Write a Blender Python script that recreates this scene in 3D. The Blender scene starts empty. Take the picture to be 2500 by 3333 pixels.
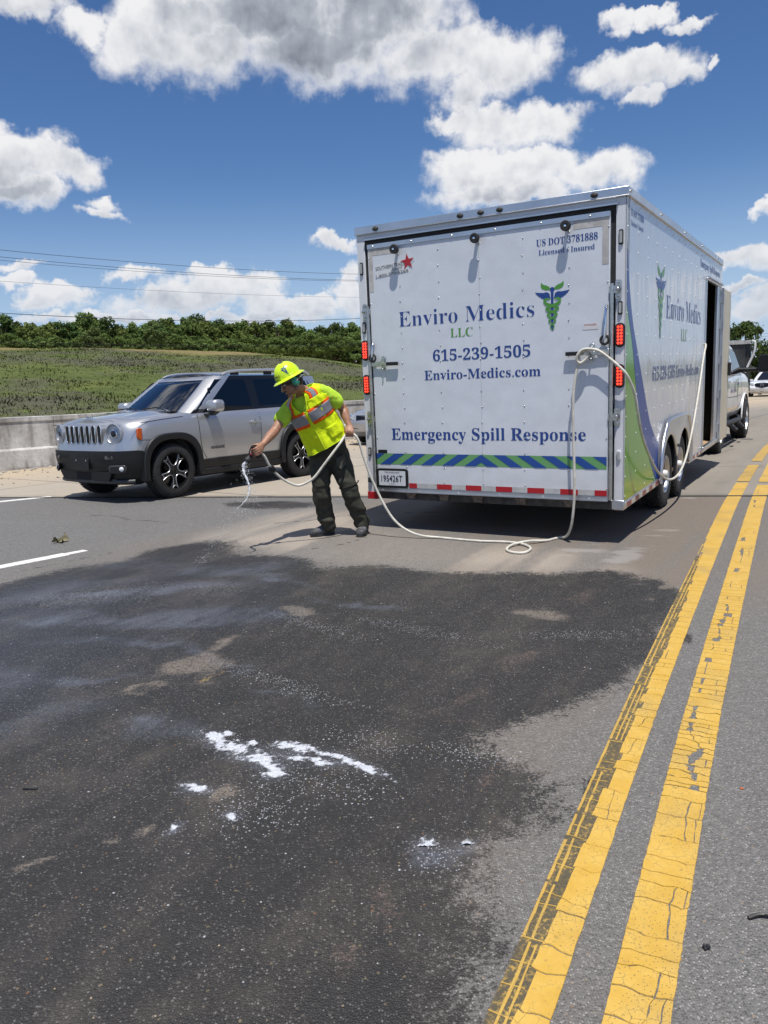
import bpy, bmesh, math, random
import numpy as np
from mathutils import Vector, Matrix, Euler, Quaternion
from mathutils import noise as mnoise
random.seed(7)
rng = np.random.default_rng(7)
SC = bpy.context.scene
COL = SC.collection
PI = math.pi
R = math.radians

# ------------------------------------------------------------------ camera
CAM_H = 1.57607
cd = bpy.data.cameras.new('camera')
cam = bpy.data.objects.new('camera', cd)
COL.objects.link(cam)
SC.camera = cam
cd.sensor_fit = 'HORIZONTAL'
cd.sensor_width = 36.0
cd.lens = 36.0 * 2509.42 / 2500.0
cd.clip_start = 0.05
cd.clip_end = 6000
_p, _r = 0.178755, -0.0440054
_fw = Vector((0, math.cos(_p), -math.sin(_p)))
_up = Vector((0, math.sin(_p), math.cos(_p)))
_rt = Vector((1, 0, 0))
_rt2 = math.cos(_r) * _rt + math.sin(_r) * _up
_up2 = -math.sin(_r) * _rt + math.cos(_r) * _up
M = Matrix((_rt2, _up2, -_fw)).transposed().to_4x4()
M.translation = (0, 0, CAM_H)
cam.matrix_world = M

# ------------------------------------------------------------------ colour management
SC.view_settings.view_transform = 'Standard'
SC.view_settings.look = 'None'
SC.view_settings.gamma = 1.0
SC.view_settings.use_curve_mapping = False
SC.view_settings.exposure = 0.0

# trailer frame (used for the sun too)
YAW = 0.533588
T_AX = Vector((math.sin(YAW), math.cos(YAW), 0))
T_RT = Vector((math.cos(YAW), -math.sin(YAW), 0))
T_O = Vector((0.96214, 7.22389, 0))

# ------------------------------------------------------------------ sun and sky
SUN_DIR = (T_RT * 0.19 - T_AX * 0.25 + Vector((0, 0, 1))).normalized()
SUN_EL = math.asin(SUN_DIR.z)
sd = bpy.data.lights.new('sun', 'SUN')
sun = bpy.data.objects.new('sun', sd)
COL.objects.link(sun)
sd.energy = 5.0
sd.angle = R(0.53)
sd.color = (1.0, 0.955, 0.89)
sun.rotation_euler = SUN_DIR.to_track_quat('Z', 'Y').to_euler()
sun.location = (0, 0, 30)
SC.cycles.max_bounces = 6
SC.cycles.diffuse_bounces = 3
SC.cycles.glossy_bounces = 3
SC.cycles.transparent_max_bounces = 8
SC.cycles.caustics_reflective = False
SC.cycles.caustics_refractive = False

CLOUDS = [(-6.89,22.98,7.15,2.55,0.95),(0.55,22.39,6.23,2.83,0.9),(-2.7,20.74,6.3,2.22,0.7),(4.52,19.93,4.68,2.13,0.35),(9.2,19.33,3.96,1.88,0.1),(-14.01,20.96,3.75,2.04,0.15),(-10.14,20.72,4.0,2.2,0.3),(-17.96,21.56,2.0,1.06,0),(-21.38,22.52,3.02,0.91,0.1),(6.98,17.81,2.18,1.31,0.2),(-11.76,22.62,4.85,1.87,0.4),(9.44,15.73,4.62,1.41,0.15),(12.54,15.65,2.43,1.28,0.05),(6.15,16.33,2.2,0.82,0.1),(6.86,13.26,3.33,1.69,0.15),(11.29,13.07,3.99,1.54,0.1),(15.28,12.42,2.98,1.45,0.15),(9.38,11.63,6.21,0.93,0.35),(18.45,18.04,3.51,1.29,0.1),(18.48,16.56,1.71,0.77,0.15),(20.72,17.34,1.66,0.87,0.1),(22.35,17.91,0.6,0.44,0),(16.83,20.91,1.29,0.67,0),(19.11,20.87,1.66,0.47,0),(21.19,20.25,1.23,0.43,0),(18.44,19.04,1.27,0.54,0),(-22.67,14.52,3.2,1.51,0.25),(-20.24,14.12,2.15,1.12,0.2),(-23.32,12.51,2.35,1.07,0.5),(-24.65,13.62,2.43,1.81,0.3),(-18.06,11.79,1.33,0.61,0.05),(-18.13,11.11,1.48,0.45,0.2),(-24.11,7.07,1.24,0.58,0.1),(-23.86,8.07,1.67,0.4,0.1),(-21.73,5.92,1.96,0.94,0.15),(-20.82,6.36,1.16,0.59,0),(-22.77,5.48,1.42,0.64,0.2),(-16.91,7.08,1.83,0.54,0.05),(-8.96,6.5,2.43,1.17,0.05),(-12.37,5.95,2.87,1.29,0.15),(-7.92,5.21,1.8,1.26,0.15),(-10.69,7.0,1.76,0.77,0),(-14.93,5.38,3.78,0.92,0.3),(-18.66,4.62,2.73,0.43,0.2),(-15.95,4.32,8.28,0.43,0.35),(-7.02,4.06,5.31,0.58,0.3),(-4.66,4.78,2.33,0.7,0.2),(-2.14,5.17,1.49,1.33,0.15),(-2.91,9.27,2.03,0.54,0.1),(-1.4,6.73,0.83,1.56,0.1),(25.63,8.97,1.0,0.54,0.1),(24.65,6.36,2.02,0.68,0.15),(26.28,6.06,1.84,0.84,0.15),(25.6,2.66,1.62,0.88,0.15),(24.44,4.36,1.91,0.4,0.3),(25.84,3.52,1.08,0.72,0.1)]

def node(nt, t, **kw):
    n = nt.nodes.new(t)
    for k, v in kw.items():
        setattr(n, k, v)
    return n

class NT:
    """tiny helper for building node trees"""
    def __init__(self, nt):
        self.nt = nt
    def n(self, t, **kw):
        return node(self.nt, t, **kw)
    def link(self, a, b):
        self.nt.links.new(a, b)
    def setin(self, n, i, v):
        if v is None:
            return
        if isinstance(v, bpy.types.NodeSocket):
            self.nt.links.new(v, n.inputs[i])
        else:
            n.inputs[i].default_value = v
    def math(self, op, a, b=None, c=None, clamp=False):
        m = self.n('ShaderNodeMath', operation=op, use_clamp=clamp)
        for i, v in enumerate((a, b, c)):
            self.setin(m, i, v)
        return m.outputs[0]
    def vmath(self, op, a, b=None, c=None, out=0):
        m = self.n('ShaderNodeVectorMath', operation=op)
        for i, v in enumerate((a, b, c)):
            if v is not None:
                self.setin(m, i, v)
        return m.outputs['Value'] if out == 'v' else m.outputs[0]
    def mix(self, f, a, b, blend='MIX'):
        m = self.n('ShaderNodeMix', data_type='RGBA', blend_type=blend)
        self.setin(m, 0, f)
        def col(v):
            return v if isinstance(v, bpy.types.NodeSocket) else (tuple(v) + (1,) if len(v) == 3 else v)
        self.setin(m, 6, col(a)); self.setin(m, 7, col(b))
        return m.outputs[2]
    def ss(self, v, a, b, lo=0.0, hi=1.0):
        m = self.n('ShaderNodeMapRange', interpolation_type='SMOOTHSTEP')
        self.setin(m, 0, v); self.setin(m, 1, a); self.setin(m, 2, b); self.setin(m, 3, lo); self.setin(m, 4, hi)
        return m.outputs[0]
    def lin(self, v, a, b, lo=0.0, hi=1.0):
        m = self.n('ShaderNodeMapRange', interpolation_type='LINEAR')
        self.setin(m, 0, v); self.setin(m, 1, a); self.setin(m, 2, b); self.setin(m, 3, lo); self.setin(m, 4, hi)
        return m.outputs[0]
    def noise(self, vec, scale, detail=4, rough=0.55, lac=2.0, dist=0.0, dim='3D', kind='FBM', col=False):
        m = self.n('ShaderNodeTexNoise', noise_dimensions=dim, noise_type=kind, normalize=True)
        self.setin(m, 'Vector', vec)
        m.inputs['Scale'].default_value = scale
        m.inputs['Detail'].default_value = detail
        m.inputs['Roughness'].default_value = rough
        m.inputs['Lacunarity'].default_value = lac
        m.inputs['Distortion'].default_value = dist
        return m.outputs[1] if col else m.outputs[0]
    def voro(self, vec, scale, feature='F1', out='Distance', rand=1.0, detail=0, rough=0.5, dim='3D', smooth=None):
        m = self.n('ShaderNodeTexVoronoi', feature=feature, voronoi_dimensions=dim, normalize=True if detail else False)
        self.setin(m, 'Vector', vec)
        m.inputs['Scale'].default_value = scale
        m.inputs['Randomness'].default_value = rand
        if detail:
            m.inputs['Detail'].default_value = detail
            m.inputs['Roughness'].default_value = rough
        if smooth is not None:
            m.inputs['Smoothness'].default_value = smooth
        return m.outputs[out]
    def ramp(self, f, stops, interp='LINEAR'):
        m = self.n('ShaderNodeValToRGB')
        e = m.color_ramp.elements
        m.color_ramp.interpolation = interp
        while len(e) < len(stops):
            e.new(0.5)
        for i, (p, c) in enumerate(stops):
            e[i].position = p
            e[i].color = tuple(c) + ((1,) if len(c) == 3 else ())
        self.setin(m, 0, f)
        return m.outputs[0]

def build_world():
    w = bpy.data.worlds.new('World')
    SC.world = w
    w.use_nodes = True
    nt = w.node_tree
    nt.nodes.clear()
    g = NT(nt)
    out = g.n('ShaderNodeOutputWorld')
    bg = g.n('ShaderNodeBackground')
    bg.inputs[1].default_value = 0.078
    g.link(bg.outputs[0], out.inputs[0])
    sky = g.n('ShaderNodeTexSky', sky_type='NISHITA')
    sky.sun_disc = False
    sky.sun_elevation = SUN_EL
    sky.sun_rotation = math.atan2(SUN_DIR.x, SUN_DIR.y)
    sky.air_density = 1.0
    sky.dust_density = 0.0
    sky.ozone_density = 4.0
    tc = g.n('ShaderNodeTexCoord')
    d = tc.outputs['Generated']
    sep = g.n('ShaderNodeSeparateXYZ')
    g.link(d, sep.inputs[0])
    x, y, z = sep.outputs
    DEG = 180 / PI
    az = g.math('MULTIPLY', g.math('ARCTAN2', x, y), DEG)
    el = g.math('MULTIPLY', g.math('ARCSINE', z), DEG)
    # billowy noise in direction space
    comb = g.n('ShaderNodeCombineXYZ')
    g.link(az, comb.inputs[0]); g.link(el, comb.inputs[1])
    P2 = g.vmath('MULTIPLY', comb.outputs[0], (PI / 180, PI / 180, 0))
    n1 = g.noise(P2, 9.0, 5, 0.62, dim='2D')
    wob = g.noise(P2, 15.0, 5, 0.62, dim='2D', col=True)
    wv = g.vmath('SUBTRACT', wob, (0.5, 0.5, 0.5))
    pos = g.vmath('MULTIPLY_ADD', wv, (4.2, 3.2, 0.0), comb.outputs[0])
    W = V = D = F = None
    for (a, e, rx, ry, dk) in CLOUDS:
        q = g.vmath('MULTIPLY', g.vmath('SUBTRACT', pos, (a, e, 0)), (1 / rx, 1 / ry, 0))
        L = g.vmath('LENGTH', q, out='v')
        f = g.math('SUBTRACT', 1.35, L, clamp=True)
        f2 = g.math('MULTIPLY', f, f)
        s = g.n('ShaderNodeSeparateXYZ'); g.link(q, s.inputs[0])
        if W is None:
            W = f2; V = g.math('MULTIPLY', f2, s.outputs[1]); D = g.math('MULTIPLY', f2, dk); F = f
        else:
            W = g.math('ADD', W, f2)
            V = g.math('MULTIPLY_ADD', f2, s.outputs[1], V)
            if dk > 0:
                D = g.math('MULTIPLY_ADD', f2, dk, D)
            F = g.math('MAXIMUM', F, f)
    # the rest of the sky: the same kind of cumulus from noise on a cloud-base plane
    zz = g.math('ADD', g.math('MAXIMUM', z, 0.0), 0.16)
    cp = g.n('ShaderNodeCombineXYZ')
    g.link(g.math('DIVIDE', x, zz), cp.inputs[0]); g.link(g.math('DIVIDE', y, zz), cp.inputs[1])
    gen = g.noise(cp.outputs[0], 0.95, 2, 0.5, dim='2D')
    gen = g.math('MULTIPLY', g.math('SUBTRACT', gen, 0.52), 5.0)
    gen = g.math('MINIMUM', gen, 0.95)
    out_az = g.ss(g.math('ABSOLUTE', az), 28.0, 38.0)
    out_el = g.ss(el, 27.0, 36.0)
    outside = g.math('MAXIMUM', out_az, out_el)
    gen = g.math('MULTIPLY', g.math('MAXIMUM', gen, 0.0), outside)
    F = g.math('MAXIMUM', F, gen)
    W2 = g.math('MAXIMUM', W, 0.02)
    vr = g.math('DIVIDE', V, W2)
    dk = g.math('DIVIDE', D, W2)
    # density: smooth blob field broken up by fractal noise and rounded lumps
    n2 = g.noise(P2, 34.0, 4, 0.6, dim='2D')
    lump = g.voro(P2, 30.0, 'SMOOTH_F1', detail=1.0, rough=0.55, smooth=0.6, dim='2D')
    det = g.math('MULTIPLY_ADD', g.math('SUBTRACT', n1, 0.5), 1.0,
                 g.math('MULTIPLY_ADD', g.math('SUBTRACT', n2, 0.5), 0.75,
                        g.math('MULTIPLY', g.math('SUBTRACT', 0.42, lump), 0.5)))
    dens = g.math('ADD', g.math('MULTIPLY', g.math('SUBTRACT', F, 0.30), 1.2), det)
    fm = g.ss(F, 0.02, 0.16)
    base_soft = g.ss(vr, -0.9, 0.6, 0.85, 0.46)
    alpha = g.math('MULTIPLY', g.ss(dens, -0.20, base_soft), fm)
    # light on the cloud: lumps catch the sun from above, thick middles and bases go grey
    dn = g.vmath('ADD', P2, (0, 0.011, 0))
    lump_b = g.voro(dn, 30.0, 'SMOOTH_F1', detail=1.0, rough=0.55, smooth=0.6, dim='2D')
    n2b = g.noise(dn, 34.0, 3, 0.6, dim='2D')
    n1b = g.noise(g.vmath('ADD', P2, (0, 0.03, 0)), 9.0, 4, 0.6, dim='2D')
    rel = g.math('ADD', g.math('MULTIPLY', g.math('SUBTRACT', lump_b, lump), 0.42),
                 g.math('ADD', g.math('MULTIPLY', g.math('SUBTRACT', n2, n2b), 0.38),
                        g.math('MULTIPLY', g.math('SUBTRACT', n1, n1b), 1.0)))
    thick = g.ss(dens, 0.2, 1.05)
    lowside = g.ss(vr, 0.35, -0.75)
    grey = g.math('ADD', g.math('MULTIPLY', g.math('MULTIPLY', dk, thick), 0.92),
                  g.math('MULTIPLY', g.math('MULTIPLY', lowside, thick), 0.26))
    grey = g.math('SUBTRACT', grey, rel)
    grey = g.math('MINIMUM', g.math('MAXIMUM', grey, 0.0), 1.0)
    ccol = g.ramp(grey, [(0.0, (11.2, 11.2, 11.4)), (0.25, (9.2, 9.4, 9.9)), (0.55, (5.9, 6.3, 7.1)), (1.0, (2.9, 3.3, 4.0))])
    # keep the blue deep as in the photograph
    hs = g.n('ShaderNodeHueSaturation')
    hs.inputs['Saturation'].default_value = 1.16
    hs.inputs['Value'].default_value = 1.09
    g.link(g.mix(1.0, sky.outputs[0], (1.04, 1.02, 1.12), 'MULTIPLY'), hs.inputs['Color'])
    lowhaze = g.ss(el, 14.0, -2.0, 0.0, 0.85)
    skyc = g.mix(lowhaze, hs.outputs[0], (5.6, 7.6, 10.6))
    cfar = g.mix(g.ss(el, 10.0, 0.5, 0.0, 0.5), ccol, (6.2, 7.2, 8.8))
    fin = g.mix(alpha, skyc, cfar)
    g.link(fin, bg.inputs[0])
    w.cycles.sampling_method = 'MANUAL'
    w.cycles.sample_map_resolution = 512
build_world()

# ------------------------------------------------------------------ helpers
def ground_z(x, y):
    q = (x + 0.19) * 0.255 + (y - 9.88) * 0.967 + 0.8
    if q <= 0: return 0.0
    if q <= 0.6: return -0.022 * q * q / 1.2
    return -0.022 * (q - 0.3)

def tag(o, label=None, cat=None, group=None, kind=None):
    if label: o['label'] = label
    if cat: o['category'] = cat
    if group: o['group'] = group
    if kind: o['kind'] = kind
    return o

def empty(name, loc=(0, 0, 0), rz=0.0, label=None, cat=None, group=None):
    o = bpy.data.objects.new(name, None)
    COL.objects.link(o)
    o.location = loc
    o.rotation_euler = (0, 0, rz)
    o.empty_display_size = 0.1
    return tag(o, label, cat, group)

def copy_tree(o, parent=None):
    c = o.copy()
    COL.objects.link(c)
    if parent is not None:
        c.parent = parent
    for ch in list(o.children):
        copy_tree(ch, c)
    return c

class MB:
    """collects simple shapes and links them as one mesh object"""
    def __init__(self):
        self.v = []; self.f = []; self.m = []; self.cur = 0
    def mat(self, i):
        self.cur = i; return self
    def add(self, vs, fs):
        b = len(self.v)
        self.v += [tuple(p) for p in vs]
        for q in fs:
            self.f.append(tuple(b + i for i in q)); self.m.append(self.cur)
        return self
    def box(self, c, s, rot=None):
        sx, sy, sz = s[0] / 2, s[1] / 2, s[2] / 2
        vs = [Vector((x, y, z)) for x in (-sx, sx) for y in (-sy, sy) for z in (-sz, sz)]
        if rot is not None:
            Rm = Euler(rot).to_matrix() if not isinstance(rot, Matrix) else rot
            vs = [Rm @ p for p in vs]
        c = Vector(c)
        return self.add([p + c for p in vs], [(0, 1, 3, 2), (4, 6, 7, 5), (0, 4, 5, 1), (2, 3, 7, 6), (0, 2, 6, 4), (1, 5, 7, 3)])
    def box2(self, a, b):
        return self.box([(a[i] + b[i]) / 2 for i in range(3)], [abs(b[i] - a[i]) for i in range(3)])
    def quad(self, a, b, c, d):
        return self.add([a, b, c, d], [(0, 1, 2, 3)])
    def tube(self, path, r, n=8, caps=True, closed=False):
        path = [Vector(p) for p in path]
        N = len(path)
        rs = r if isinstance(r, (list, tuple)) else [r] * N
        up = None; vs = []
        for i, p in enumerate(path):
            if closed:
                t = path[(i + 1) % N] - path[i - 1]
            else:
                t = path[min(i + 1, N - 1)] - path[max(i - 1, 0)]
            if t.length < 1e-9: t = Vector((0, 0, 1))
            t.normalize()
            if up is None:
                up = Vector((0, 0, 1)) if abs(t.z) < 0.9 else Vector((1, 0, 0))
            up = (up - t * up.dot(t))
            if up.length < 1e-6:
                up = t.orthogonal()
            up.normalize()
            sd_ = t.cross(up)
            for k in range(n):
                a = 2 * PI * k / n
                vs.append(p + (up * math.cos(a) + sd_ * math.sin(a)) * rs[i])
        fs = []
        for i in range(N if closed else N - 1):
            j = (i + 1) % N
            for k in range(n):
                l = (k + 1) % n
                fs.append((i * n + k, j * n + k, j * n + l, i * n + l))
        if caps and not closed:
            fs.append(tuple(range(n)))
            fs.append(tuple((N - 1) * n + k for k in range(n - 1, -1, -1)))
        return self.add(vs, fs)
    def lathe(self, prof, n=24, M=None, caps=True):
        """prof: (radius, height) pairs about local z; M places it"""
        M = M or Matrix()
        vs = []
        for r, z in prof:
            for k in range(n):
                a = 2 * PI * k / n
                vs.append(M @ Vector((r * math.cos(a), r * math.sin(a), z)))
        fs = []
        for i in range(len(prof) - 1):
            for k in range(n):
                l = (k + 1) % n
                fs.append((i * n + k, i * n + l, (i + 1) * n + l, (i + 1) * n + k))
        if caps and prof[0][0] > 1e-6: fs.append(tuple(range(n - 1, -1, -1)))
        if caps and prof[-1][0] > 1e-6: fs.append(tuple((len(prof) - 1) * n + k for k in range(n)))
        return self.add(vs, fs)
    def prism(self, poly, d, M=None, z0=0.0):
        """extrude a 2D polygon (x,y) from z0 to z0+d"""
        M = M or Matrix()
        n = len(poly)
        vs = [M @ Vector((p[0], p[1], z0)) for p in poly] + [M @ Vector((p[0], p[1], z0 + d)) for p in poly]
        fs = [tuple(range(n - 1, -1, -1)), tuple(range(n, 2 * n))]
        for i in range(n):
            j = (i + 1) % n
            fs.append((i, j, n + j, n + i))
        return self.add(vs, fs)
    def loft(self, rings, cap=True, closed=True):
        n = len(rings[0]); vs = [p for r in rings for p in r]; fs = []
        for i in range(len(rings) - 1):
            for k in range(n if closed else n - 1):
                l = (k + 1) % n
                fs.append((i * n + k, i * n + l, (i + 1) * n + l, (i + 1) * n + k))
        if cap and closed:
            fs.append(tuple(range(n - 1, -1, -1)))
            fs.append(tuple((len(rings) - 1) * n + k for k in range(n)))
        return self.add(vs, fs)
    def mesh(self, name, mats, smooth=None):
        me = bpy.data.meshes.new(name)
        me.from_pydata(self.v, [], self.f)
        if not isinstance(mats, (list, tuple)): mats = [mats]
        for m in mats: me.materials.append(m)
        if len(mats) > 1:
            me.polygons.foreach_set('material_index', self.m)
        if smooth is not None:
            me.polygons.foreach_set('use_smooth', [True] * len(me.polygons))
            if smooth < 180:
                me.set_sharp_from_angle(angle=R(smooth))
        me.update()
        return me
    def build(self, name, mats, parent=None, smooth=None, bevel=0.0, loc=None, segs=2, fix=False):
        me = self.mesh(name, mats, smooth)
        if fix:
            bm = bmesh.new(); bm.from_mesh(me); bmesh.ops.recalc_face_normals(bm, faces=bm.faces); bm.to_mesh(me); bm.free()
        o = bpy.data.objects.new(name, me)
        COL.objects.link(o)
        if parent is not None: o.parent = parent
        if loc is not None: o.location = loc
        if bevel:
            b = o.modifiers.new('bevel', 'BEVEL')
            b.width = bevel; b.segments = segs; b.limit_method = 'ANGLE'; b.angle_limit = R(40)
            b.harden_normals = False
            if smooth is None:
                me.polygons.foreach_set('use_smooth', [True] * len(me.polygons))
                me.set_sharp_from_angle(angle=R(35))
        return o

def mesh_obj(name, me, parent=None, loc=None):
    o = bpy.data.objects.new(name, me)
    COL.objects.link(o)
    if parent is not None: o.parent = parent
    if loc is not None: o.location = loc
    return o

def np_mesh(name, verts, faces, mats, smooth=True):
    me = bpy.data.meshes.new(name)
    verts = np.asarray(verts, np.float32); faces = np.asarray(faces, np.int32)
    k = faces.shape[1]
    me.vertices.add(len(verts)); me.vertices.foreach_set('co', verts.ravel())
    me.loops.add(faces.size); me.loops.foreach_set('vertex_index', faces.ravel())
    me.polygons.add(len(faces)); me.polygons.foreach_set('loop_start', np.arange(0, faces.size, k, dtype=np.int32))
    if smooth:
        me.polygons.foreach_set('use_smooth', np.ones(len(faces), bool))
    for m in (mats if isinstance(mats, (list, tuple)) else [mats]): me.materials.append(m)
    me.update(calc_edges=True)
    return me

def catmull(pts, n=8, closed=False):
    P = [Vector(p) for p in pts]; N = len(P); out = []
    for i in range(N if closed else N - 1):
        if closed:
            a, b, c, d = P[i - 1], P[i], P[(i + 1) % N], P[(i + 2) % N]
        else:
            b, c = P[i], P[i + 1]
            a = P[i - 1] if i > 0 else b * 2 - c
            d = P[i + 2] if i + 2 < N else c * 2 - b
        for k in range(n):
            t = k / n
            out.append(0.5 * ((2 * b) + (c - a) * t + (2 * a - 5 * b + 4 * c - d) * t * t + (3 * b - a - 3 * c + d) * t ** 3))
    if not closed: out.append(P[-1])
    return out

def rrect(w, h, r, n=4, cx=0.0, cy=0.0):
    o = []
    for sx, sy, a0 in ((1, 1, 0), (-1, 1, 90), (-1, -1, 180), (1, -1, 270)):
        for k in range(n + 1):
            a = R(a0 + 90 * k / n)
            o.append((cx + sx * (w / 2 - r) + r * math.cos(a), cy + sy * (h / 2 - r) + r * math.sin(a)))
    return o

# ------------------------------------------------------------------ numpy noise
_TAB = rng.random((512, 512))
def vnoise(x, y):
    xi = np.floor(x).astype(int); yi = np.floor(y).astype(int)
    fx = x - xi; fy = y - yi
    fx = fx * fx * (3 - 2 * fx); fy = fy * fy * (3 - 2 * fy)
    a = _TAB[xi & 511, yi & 511]; b = _TAB[(xi + 1) & 511, yi & 511]
    c = _TAB[xi & 511, (yi + 1) & 511]; d = _TAB[(xi + 1) & 511, (yi + 1) & 511]
    return (a * (1 - fx) + b * fx) * (1 - fy) + (c * (1 - fx) + d * fx) * fy
def fbm(x, y, o=4, g=0.5):
    s = 0; a = 1; t = 0
    for i in range(o):
        s = s + a * vnoise(x * 2 ** i + 17.3 * i, y * 2 ** i + 9.1 * i); t += a; a *= g
    return s / t
def poly_sd(X, Y, poly):
    """signed distance, positive inside"""
    P = np.array(poly); D = np.full(X.shape, 1e9); ins = np.zeros(X.shape, bool)
    for i in range(len(P)):
        a = P[i]; b = P[(i + 1) % len(P)]; e = b - a
        wx = X - a[0]; wy = Y - a[1]
        t = np.clip((wx * e[0] + wy * e[1]) / (e @ e + 1e-12), 0, 1)
        D = np.minimum(D, (wx - e[0] * t) ** 2 + (wy - e[1] * t) ** 2)
        c = ((a[1] > Y) != (b[1] > Y)) & (X < (b[0] - a[0]) * (Y - a[1]) / (b[1] - a[1] + 1e-12) + a[0])
        ins ^= c
    D = np.sqrt(D)
    return np.where(ins, D, -D)
def ell(X, Y, e):
    """1 at the centre, 0 on the rim of an ellipse given by centre and two half-axes"""
    cx, cy, ax_, ay_, bx_, by_ = e
    det = ax_ * by_ - ay_ * bx_
    dx = X - cx; dy = Y - cy
    u = (dx * by_ - dy * bx_) / det; v = (dy * ax_ - dx * ay_) / det
    return 1 - np.sqrt(u * u + v * v)

# ------------------------------------------------------------------ materials
_mats = {}
def material(name):
    m = bpy.data.materials.new(name); m.use_nodes = True
    nt = m.node_tree
    b = nt.nodes['Principled BSDF']
    return m, NT(nt), b

def simple(name, col, rough=0.5, metal=0.0, coat=0.0, spec=0.5, var=0.0, scale=6.0, bump=0.0, bscale=40.0, emit=None, estr=0.0, coat_rough=0.03):
    """plain procedural material: a base colour with slight mottling and relief"""
    if name in _mats: return _mats[name]
    m, g, b = material(name)
    b.inputs['Base Color'].default_value = (*col, 1)
    b.inputs['Roughness'].default_value = rough
    b.inputs['Metallic'].default_value = metal
    b.inputs['Specular IOR Level'].default_value = spec
    b.inputs['Coat Weight'].default_value = coat
    b.inputs['Coat Roughness'].default_value = coat_rough
    tc = g.n('ShaderNodeTexCoord').outputs['Object']
    if var:
        n = g.noise(tc, scale, 4, 0.6)
        lo = tuple(max(0, c * (1 - var)) for c in col); hi = tuple(min(1, c * (1 + var)) for c in col)
        g.link(g.mix(g.ss(n, 0.3, 0.7), lo, hi), b.inputs['Base Color'])
    if bump:
        bn = g.n('ShaderNodeBump'); bn.inputs['Strength'].default_value = bump; bn.inputs['Distance'].default_value = 0.01
        g.link(g.noise(tc, bscale, 3, 0.6), bn.inputs['Height']); g.link(bn.outputs[0], b.inputs['Normal'])
    if emit:
        b.inputs['Emission Color'].default_value = (*emit, 1); b.inputs['Emission Strength'].default_value = estr
    _mats[name] = m
    return m

rubber = simple('tyre rubber', (0.022, 0.022, 0.023), 0.75, var=0.25, scale=20, bump=0.2, bscale=90)
black_plastic = simple('black plastic', (0.0075, 0.008, 0.0092), 0.5, var=0.15, bump=0.08, bscale=300)
gloss_black = simple('gloss black', (0.008, 0.008, 0.009), 0.12)
chrome = simple('chrome', (0.75, 0.76, 0.78), 0.08, 1.0)
alu = simple('bare aluminium', (0.62, 0.63, 0.65), 0.34, 1.0, var=0.08, scale=3)
zinc = simple('zinc plated steel', (0.55, 0.55, 0.53), 0.3, 1.0, var=0.15, scale=25)
steel_dark = simple('dirty dark steel', (0.06, 0.055, 0.05), 0.6, 0.4, var=0.5, scale=9)
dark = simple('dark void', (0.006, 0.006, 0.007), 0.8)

# ------------------------------------------------------------------ ground
WET = [(-3.14, 6.07), (-3.02, 6.31), (-2.76, 6.54), (-2.42, 6.85), (-2.25, 7.29), (-1.91, 7.57), (-1.39, 7.22), (-0.97, 6.76), (-0.56, 6.31), (-0.13, 6.14), (0.24, 6.02), (0.63, 5.84), (0.94, 5.74), (1.28, 5.66), (1.63, 5.66), (1.86, 5.49), (1.99, 5.16), (1.65, 4.46), (1.39, 3.95), (1.16, 3.6), (0.95, 3.35), (0.71, 3.23), (0.56, 3.11), (0.57, 2.95), (0.68, 2.79), (0.82, 2.89), (0.79, 2.68), (0.64, 2.5), (0.51, 2.4), (0.36, 2.28), (0.3, 2.17), (0.24, 2.04), (0.18, 1.92), (0.11, 1.82), (0.05, 1.74), (0.0, 1.64), (-0.09, 1.42), (-1.12, 1.47), (-4.09, 5.8)]
SHEEN = [(-3.47, 5.37), (-3.09, 5.97), (-2.43, 6.77), (-1.88, 7.42), (-1.17, 6.98), (-0.68, 6.29), (-0.62, 4.96), (-0.89, 4.38), (-1.36, 4.21), (-1.43, 3.77), (-1.61, 3.46), (-1.8, 3.29), (-2.25, 3.33)]
DUST = [(-1.88, 7.63), (-1.43, 8.66), (-0.73, 9.25), (-0.15, 8.36), (0.71, 6.9), (1.82, 6.32), (1.64, 5.69), (0.6, 5.91), (-0.53, 6.42), (-1.2, 7.18)]
TANP = [(-0.981, 4.43, 0.18, 0.196, -0.029, 0.152), (-1.154, 4.117, 0.24, 0.254, -0.036, 0.148), (-0.634, 5.12, 0.189, 0.036, -0.016, 0.155), (-1.353, 3.758, 0.083, 0.126, -0.015, 0.049), (-1.059, 2.382, 0.054, 0.027, -0.014, 0.037), (-1.209, 2.294, 0.097, 0.105, -0.013, 0.03), (-0.964, 2.482, 0.08, 0.062, -0.028, 0.087), (0.166, 8.861, 0.343, 0.307, 0.018, 0.699), (0.649, 3.061, 0.116, -0.011, 0.032, 0.151), (1.942, 5.352, 0.126, -0.021, 0.043, 0.12), (0.98, 4.736, 0.248, 0.042, 0.04, 0.193), (-0.777, 2.806, 0.121, 0.039, -0.016, 0.072)]
REDP = [(0.669, 3.97, 0.142, 0.141, 0.056, 0.323), (0.353, 3.415, 0.162, 0.056, 0.018, 0.158), (1.372, 5.091, 0.242, 0.169, 0.108, 0.401), (0.153, 2.346, 0.165, 0.067, 0.009, 0.106), (-0.228, 1.82, 0.149, 0.115, -0.012, 0.158), (-0.023, 2.082, 0.134, 0.108, 0.003, 0.131), (0.263, 2.788, 0.117, 0.054, 0.016, 0.146), (-0.62, 7.704, 0.713, 0.202, -0.034, 0.5), (-0.052, 2.004, 0.084, 0.054, 0.001, 0.08), (0.42, 3.261, 0.115, 0.06, 0.013, 0.095)]
YELP = [(-0.974, 3.942, 0.123, 0.154, -0.01, 0.047)]
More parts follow.
